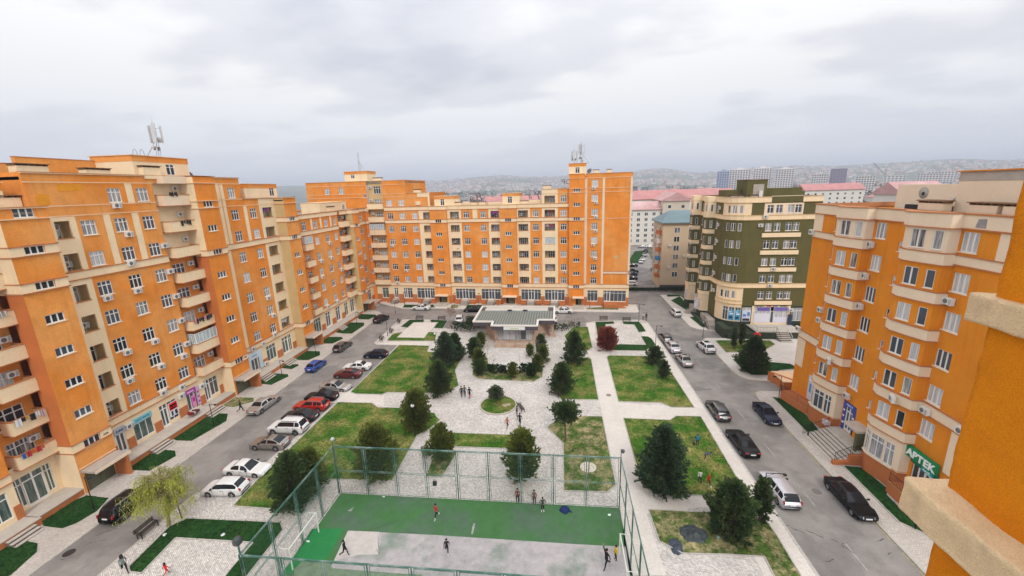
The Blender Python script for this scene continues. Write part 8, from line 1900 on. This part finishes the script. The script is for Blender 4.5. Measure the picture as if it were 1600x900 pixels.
b = MB(); b.prism([tuple(G(*q)[:2]) for q in ((986, 412.7), (998.7, 410), (1008.7, 391.3), (992, 392.7), (983, 406))], 0, 0.1); tag(b.build('lawn', M['lawn_dark']), kind='structure')
for i, (x, y) in enumerate(((14.2, 131), (13.8, 138), (13.2, 146))): conifer('street_tree', x, y, 5.5, 1.8, ['dark tree by the far street, nearest of three', 'dark tree by the far street, middle of three', 'dark tree by the far street, farthest of three'][i], seed=90+i, nb=40, base=0, group='dark trees by the far street', dens=0.6)
hedge('hedge', [(20.2, 114.5), (36, 114.2)], 1.0, 'dark hedge and low wall across the head of the right street', 1.2)
b = MB(); b.box(0, 28, 0, 0.3, 0, 0.8); t = b.build('low_wall', M['dark']); t.location = (15, 115.6, 0); tag(t, 'low dark wall crossing at the head of the right street', 'wall')
# red roofed blocks between here and the hill
rows = [(30, 232, 46, 12, 21, 4), (62, 205, 40, 12, 21, 86), (-4, 262, 60, 13, 21, 3), (64, 262, 44, 13, 21, 8), (20, 300, 70, 13, 20, -4), (10, 340, 60, 13, 20, 10), (180, 330, 40, 13, 21, 0), (95, 352, 40, 13, 20, 12), (128, 172, 17, 13, 22.5, 5), (-40, 235, 40, 13, 20, 5)]
for i, (x, y, W, D, H, a) in enumerate(rows):
    block('apartment_block', (x, y, 0), R(a), W, D, H, 6, max(5, W//5), M['farwall'] if i % 2 else M['white_wall'], M['roof_red'] if i % 3 == 0 else M['roof_pink'], '', 'building', rng.uniform(3.2, 4.6), (1.5, 1.5), 2 if i < 6 else 0, kind='plain', group='red roofed blocks of flats beyond the courtyard')['label'] = 'pale block of flats with a reddish pitched roof beyond the courtyard'
# high towers on the skyline
def tower_block(x, y, W, D, H, wall, label, rz=0, floors=16, bays=6, crown=True, wincol=None, stripes=None):
    t = thing('tower_block', (x, y, 0), label, 'tower block', rz); b = MB(); b.box(0, W, 0, D, 0, H); b.build('wall', wall, t)
    if crown: b = MB(); b.box(W*0.35, W*0.65, D*0.3, D*0.7, H, H+4); b.box(W*0.05, W*0.95, D*0.1, D*0.9, H, H+1.2); [q.build('roof_storey', wall, t) for q in b.pieces()]
    w_ = wincol or M['farwin']; fh = H/floors; wm = MB(); wm.box(-W/bays*0.30, W/bays*0.30, -0.05, 0.0, -fh*0.28, fh*0.28); me = wm.mesh('window', w_)
    n = 0
    for k in range(floors):
        for i in range(bays):
            if n < 290: link('window', me, t, (W*(i+0.5)/bays, -0.03, fh*(k+0.5))); n += 1
        for i in range(2):
            if n < 290: link('window', me, t, (-0.03, D*(i+0.5)/2, fh*(k+0.5)), (0, 0, R(-90))); n += 1
    return t
def at_far(px, dist): # ground spot seen in column px at a given distance
    v = ROT @ Vector((px-800.0, 170.0, -F_PX)); v.z = 0; v.normalize(); return v*dist
lav = mat('bluish_tower_wall', (0.36, 0.40, 0.55), 0.8); wt = mat('white_tower_wall', (0.68, 0.63, 0.62), 0.85); pur = mat('purple_grey_tower', (0.24, 0.19, 0.27), 0.8)
def tw(px0, px1, ptop, dist, wall, label, **k):
    a, c = at_far(px0, dist), at_far(px1, dist); hz_ = 292-0.03*((px0+px1)/2-870); sc_px = math.hypot(F_PX, 0)/1.0
    # height from the angle above the horizon
    W = (c-a).length*0.9; v = ROT @ Vector(((px0+px1)/2-800.0, -(ptop-450.0), -F_PX)); H = EYE.z + v.z/math.hypot(v.x, v.y)*dist
    d_ = c-a; return tower_block(a.x, a.y, W, W*0.7, H, wall, label, math.atan2(d_.y, d_.x), **k)
tw(1120, 1141, 268, 900, lav, 'bluish tower block, leftmost of the skyline group', floors=15, bays=5); tw(1139, 1176, 265, 930, wt, 'white tower block second from the left on the skyline', floors=15, bays=8); tw(1176, 1208, 263, 950, wt, 'white tower block with a stepped top in the middle of the skyline group', floors=16, bays=7); tw(1211, 1243, 264, 900, wt, 'white tower block at the right of the skyline group', floors=15, bays=7)
tw(1296, 1325, 263.5, 1100, pur, 'purple-grey tower standing alone on the skyline', floors=14, bays=5, wincol=mat('purple_window', (0.14, 0.11, 0.19), 0.6), crown=False)
tw(1268, 1297, 272, 1200, wt, 'low white block left of the purple tower', floors=8, bays=7, crown=False); tw(1337, 1371, 275, 900, wt, 'white block right of the purple tower', floors=9, bays=7, crown=False); tw(1380, 1420, 274, 950, wt, 'grey and white block with dark gaps right of the first', floors=9, bays=6, crown=False, wincol=mat('bluegrey_window', (0.16, 0.18, 0.24), 0.6)); tw(1432, 1475, 271, 1250, wt, 'farther white block under the hill at right', floors=8, bays=8, crown=False)
tw(1448, 1500, 268, 1500, wt, 'pale pink block on the slope at far right', floors=8, bays=9, crown=False); tw(986, 998, 291, 620, mat('bare_concrete_frame', (0.22, 0.21, 0.24), 0.9), 'unfinished concrete frame beside the back building', floors=6, bays=3, crown=False)
def crane(px, ptip, dist, label, ang):
    a = at_far(px, dist); v = ROT @ Vector((px-800.0, -(ptip-450.0), -F_PX)); H = EYE.z+v.z/math.hypot(v.x, v.y)*dist; t = thing('tower_crane', (a.x, a.y, 0), label, 'crane'); b = MB(); b.tube((0,0,0), (0,0,H*0.8), 1.0, n=4); b.build('mast', M['steel'], t)
    b = MB(); b.tube((0, 0, H*0.62), (-22, 0, H), 0.8, n=4); b.build('jib', M['steel'], t); b = MB(); b.tube((0,0,H*0.62), (7, 0, H*0.58), 0.9, n=4); b.build('counter_jib', M['steel'], t)
crane(1382, 254, 1000, 'slanting tower crane on the skyline at right', 0)
# hill with houses up its slope
from mathutils import noise as NZ
def ht(x, y):
    d_ = math.hypot(x, y); a = math.atan2(x, y)
    base = max(0.0, min(1.0, (d_-900)/4000)); base = base*base*(3-2*base)
    ridge = 120 + 12*math.sin(a*5+0.6) + 38*NZ.noise(Vector((a*5, 0.4, 0))) + 10*NZ.noise(Vector((a*18, d_*0.001, 2)))
    for ca, amp, wd in ((0.225, 62, 0.065), (-0.13, 48, 0.09), (0.66, 32, 0.16), (0.40, 14, 0.08)): ridge += amp*math.exp(-((a-ca)/wd)**2)
    far = max(0.0, (d_-5400)/4000); return base*ridge*(1-min(0.8, far)) + base*7*NZ.noise(Vector((x*0.004, y*0.004, 0)))
M['hill'] = mat('hill_ground', (0.13, 0.15, 0.12), 0.95, var=0.25, vscale=0.01, col2=(0.18, 0.185, 0.16), c2scale=0.004)
b = MB(); NA, NR = 150, 46; rads = [620 + (8200-620)*(i/(NR-1))**1.25 for i in range(NR)]
for r_ in rads:
    for i in range(NA):
        a = R(-75)+R(150)*i/(NA-1); x, y = r_*math.sin(a), r_*math.cos(a); b.v.append(Vector((x, y, ht(x, y)-0.04-(0.0 if r_ > 900 else 0.01))))
for j in range(NR-1):
    for i in range(NA-1): b.f.append([j*NA+i, j*NA+i+1, (j+1)*NA+i+1, (j+1)*NA+i]); b.m.append(0); b.sm.append(True)
struct('hills', b, M['hill'])
hw = [flat(c, 0.9, 'far_house_wall') for c in ((0.60,0.55,0.50), (0.52,0.44,0.38), (0.66,0.63,0.62), (0.45,0.36,0.33))]; hr = [M['roof_red'], M['roof_pink'], flat((0.26,0.27,0.29), 0.8, 'grey_roof'), flat((0.30,0.22,0.20), 0.8, 'brown_roof')]
hrg = random.Random(8); HM = {}
def house_mesh(k, i, j):
    if (k, i, j) not in HM:
        W, D, H = ((11, 9, 6.2), (14, 10, 7), (9, 9, 9.0), (20, 11, 9.5))[k]; b = MB(); b.box(-W/2, W/2, -D/2, D/2, -3, H); c = MB(); gable(c, -W/2, W/2, -D/2, D/2, H+0.2, 2.6, 0.5, 0, 2.5)
        w_ = MB()
        for q in range(3):
            for f in range(2): w_.box(-W/2+W*(q+0.5)/3-0.7, -W/2+W*(q+0.5)/3+0.7, -D/2-0.06, -D/2, 1.2+f*H*0.5, 2.7+f*H*0.5)
        HM[(k, i, j)] = (b.mesh('wall', hw[i]), c.mesh('roof', hr[j]), w_.mesh('windows', M['farwin']))
    return HM[(k, i, j)]
def keep(a, d_):  # the view between and over the near blocks
    return True
cnt = 0
for n in range(3000):
    if cnt >= 285: break
    a = hrg.choice((hrg.uniform(0.12, 0.33), hrg.uniform(0.33, 0.80), hrg.uniform(-0.34, 0.05), hrg.uniform(0.12, 0.80))); d_ = hrg.uniform(380, 1500)
    x, y = d_*math.sin(a), d_*math.cos(a)
    k, i, j = hrg.choice((0, 0, 1, 2, 3)), hrg.randrange(4), hrg.choice((0, 0, 1, 1, 2, 3)); me = house_mesh(k, i, j); z = ht(x, y) if d_ > 620 else 0.0
    t = thing('house', (x, y, z), 'small pale house with a low pitched roof among the distant houses before the hill', 'house', hrg.uniform(-0.6, 0.6), 'distant houses before the hill')
    link('wall', me[0], t); link('roof', me[1], t); cnt += 1
b = MB(); tr_ = MB()
for n in range(3600):
    a = hrg.uniform(-0.42, 0.85); d_ = 1500 + 2500*hrg.random()**1.3; x, y = d_*math.sin(a), d_*math.cos(a); z = ht(x, y); s = hrg.uniform(6, 13); h = hrg.uniform(5, 11); rz = hrg.uniform(0, 1.5)
    if NZ.noise(Vector((x*0.0022, y*0.0022, 3))) < -0.12: continue
    b.T = Matrix.Translation((x, y, z)) @ Matrix.Rotation(rz, 4, 'Z'); i = hrg.randrange(4); b.box(-s, s, -s*0.6, s*0.6, -4, h, i, skip=('b', 't')); gable(b, -s, s, -s*0.6, s*0.6, h, 2.5, 0.3, 4+hrg.choice((1, 2, 2, 2, 3)), 2)
b.T = None; tag(b.build('far_off_houses', hw+hr), kind='stuff')
for n in range(2600):
    a = hrg.uniform(-0.42, 0.85); d_ = hrg.uniform(260, 1700); x, y = d_*math.sin(a), d_*math.cos(a); z = ht(x, y) if d_ > 620 else 0; s = hrg.uniform(1.8, 4.2)
    if d_ < 420 and hrg.random() < 0.6: continue
    for q in range(9):
        c = Vector((x+hrg.uniform(-s, s), y+hrg.uniform(-s, s), z+s*hrg.uniform(0.6, 1.9))); u = Vector((hrg.uniform(-1,1), hrg.uniform(-1,1), hrg.uniform(-1,1))).normalized()*s*0.7; v = u.orthogonal().normalized()*s*0.6; o = len(tr_.v); tr_.v += [c-u, c+v, c+u, c-v]; tr_.f.append([o, o+1, o+2, o+3]); tr_.m.append(0); tr_.sm.append(False)
tag(tr_.build('far_trees', leaf_mat('far_tree_leaves', (0.035, 0.045, 0.025), (0.10, 0.10, 0.06), 0.05)), kind='stuff')

# repair patches and stains on the walls
M['ochre_patch'] = mat('yellow_ochre_repaint', (0.74, 0.30, 0.02), 0.9, var=0.1, vscale=2); M['cement'] = mat('grey_cement_patch', (0.30, 0.27, 0.27), 0.9, var=0.25, vscale=2.5)
def patch(bld, pts, y, m, rz=0.0):
    b = MB(); n = len(pts); b.add([(x, y, z) for x, z in pts]+[(x, y+0.03, z) for x, z in pts], [tuple(range(n))]+[(i, i+n, (i+1) % n+n, (i+1) % n) for i in range(n)]); return b.build('wall_patch', M[m], bld)
patch(LB, [(37.2, 30.0), (39.6, 30.1), (39.5, 30.75), (37.3, 30.7)], -0.02, 'ochre_patch'); patch(LB, [(35.3, 28.75), (36.3, 28.75), (36.4, 29.7), (35.6, 29.85), (35.2, 29.5)], -0.02, 'ochre_patch')
patch(RB, [(-41.4, 24.9), (-37.9, 24.9), (-38.2, 25.9), (-41.2, 25.9)], -0.14, 'cement'); patch(RB, [(-35.7, 25.0), (-34.9, 25.0), (-34.95, 25.7), (-35.6, 25.65)], -0.14, 'cement')
for u, z, w_, h in ((49.5, 27.0, 0.9, 0.5), (22.5, 14.2, 0.7, 0.5), (40.2, 9.1, 0.8, 0.4), (61.5, 12.0, 1.1, 0.7)): patch(BB, [(u, z), (u+w_, z+0.05), (u+w_*0.9, z+h), (u+0.1, z+h*0.9)], -0.02, 'ochre')
# ------------------------------------------------------------------ HAZE
m = bpy.data.materials.new('thin_haze'); m.use_nodes = True; nt = m.node_tree; nt.nodes.remove(nt.nodes['Principled BSDF'])
pv = N(nt, 'ShaderNodeVolumePrincipled'); pv.inputs['Density'].default_value = 0.00028; pv.inputs['Color'].default_value = (0.80, 0.865, 1.0, 1); pv.inputs['Anisotropy'].default_value = 0.0
nt.links.new(pv.outputs[0], nt.nodes['Material Output'].inputs['Volume'])
b = MB(); b.box(-8600, 8600, -600, 8700, -5, 240); o = b.build('haze', m); tag(o, kind='stuff')
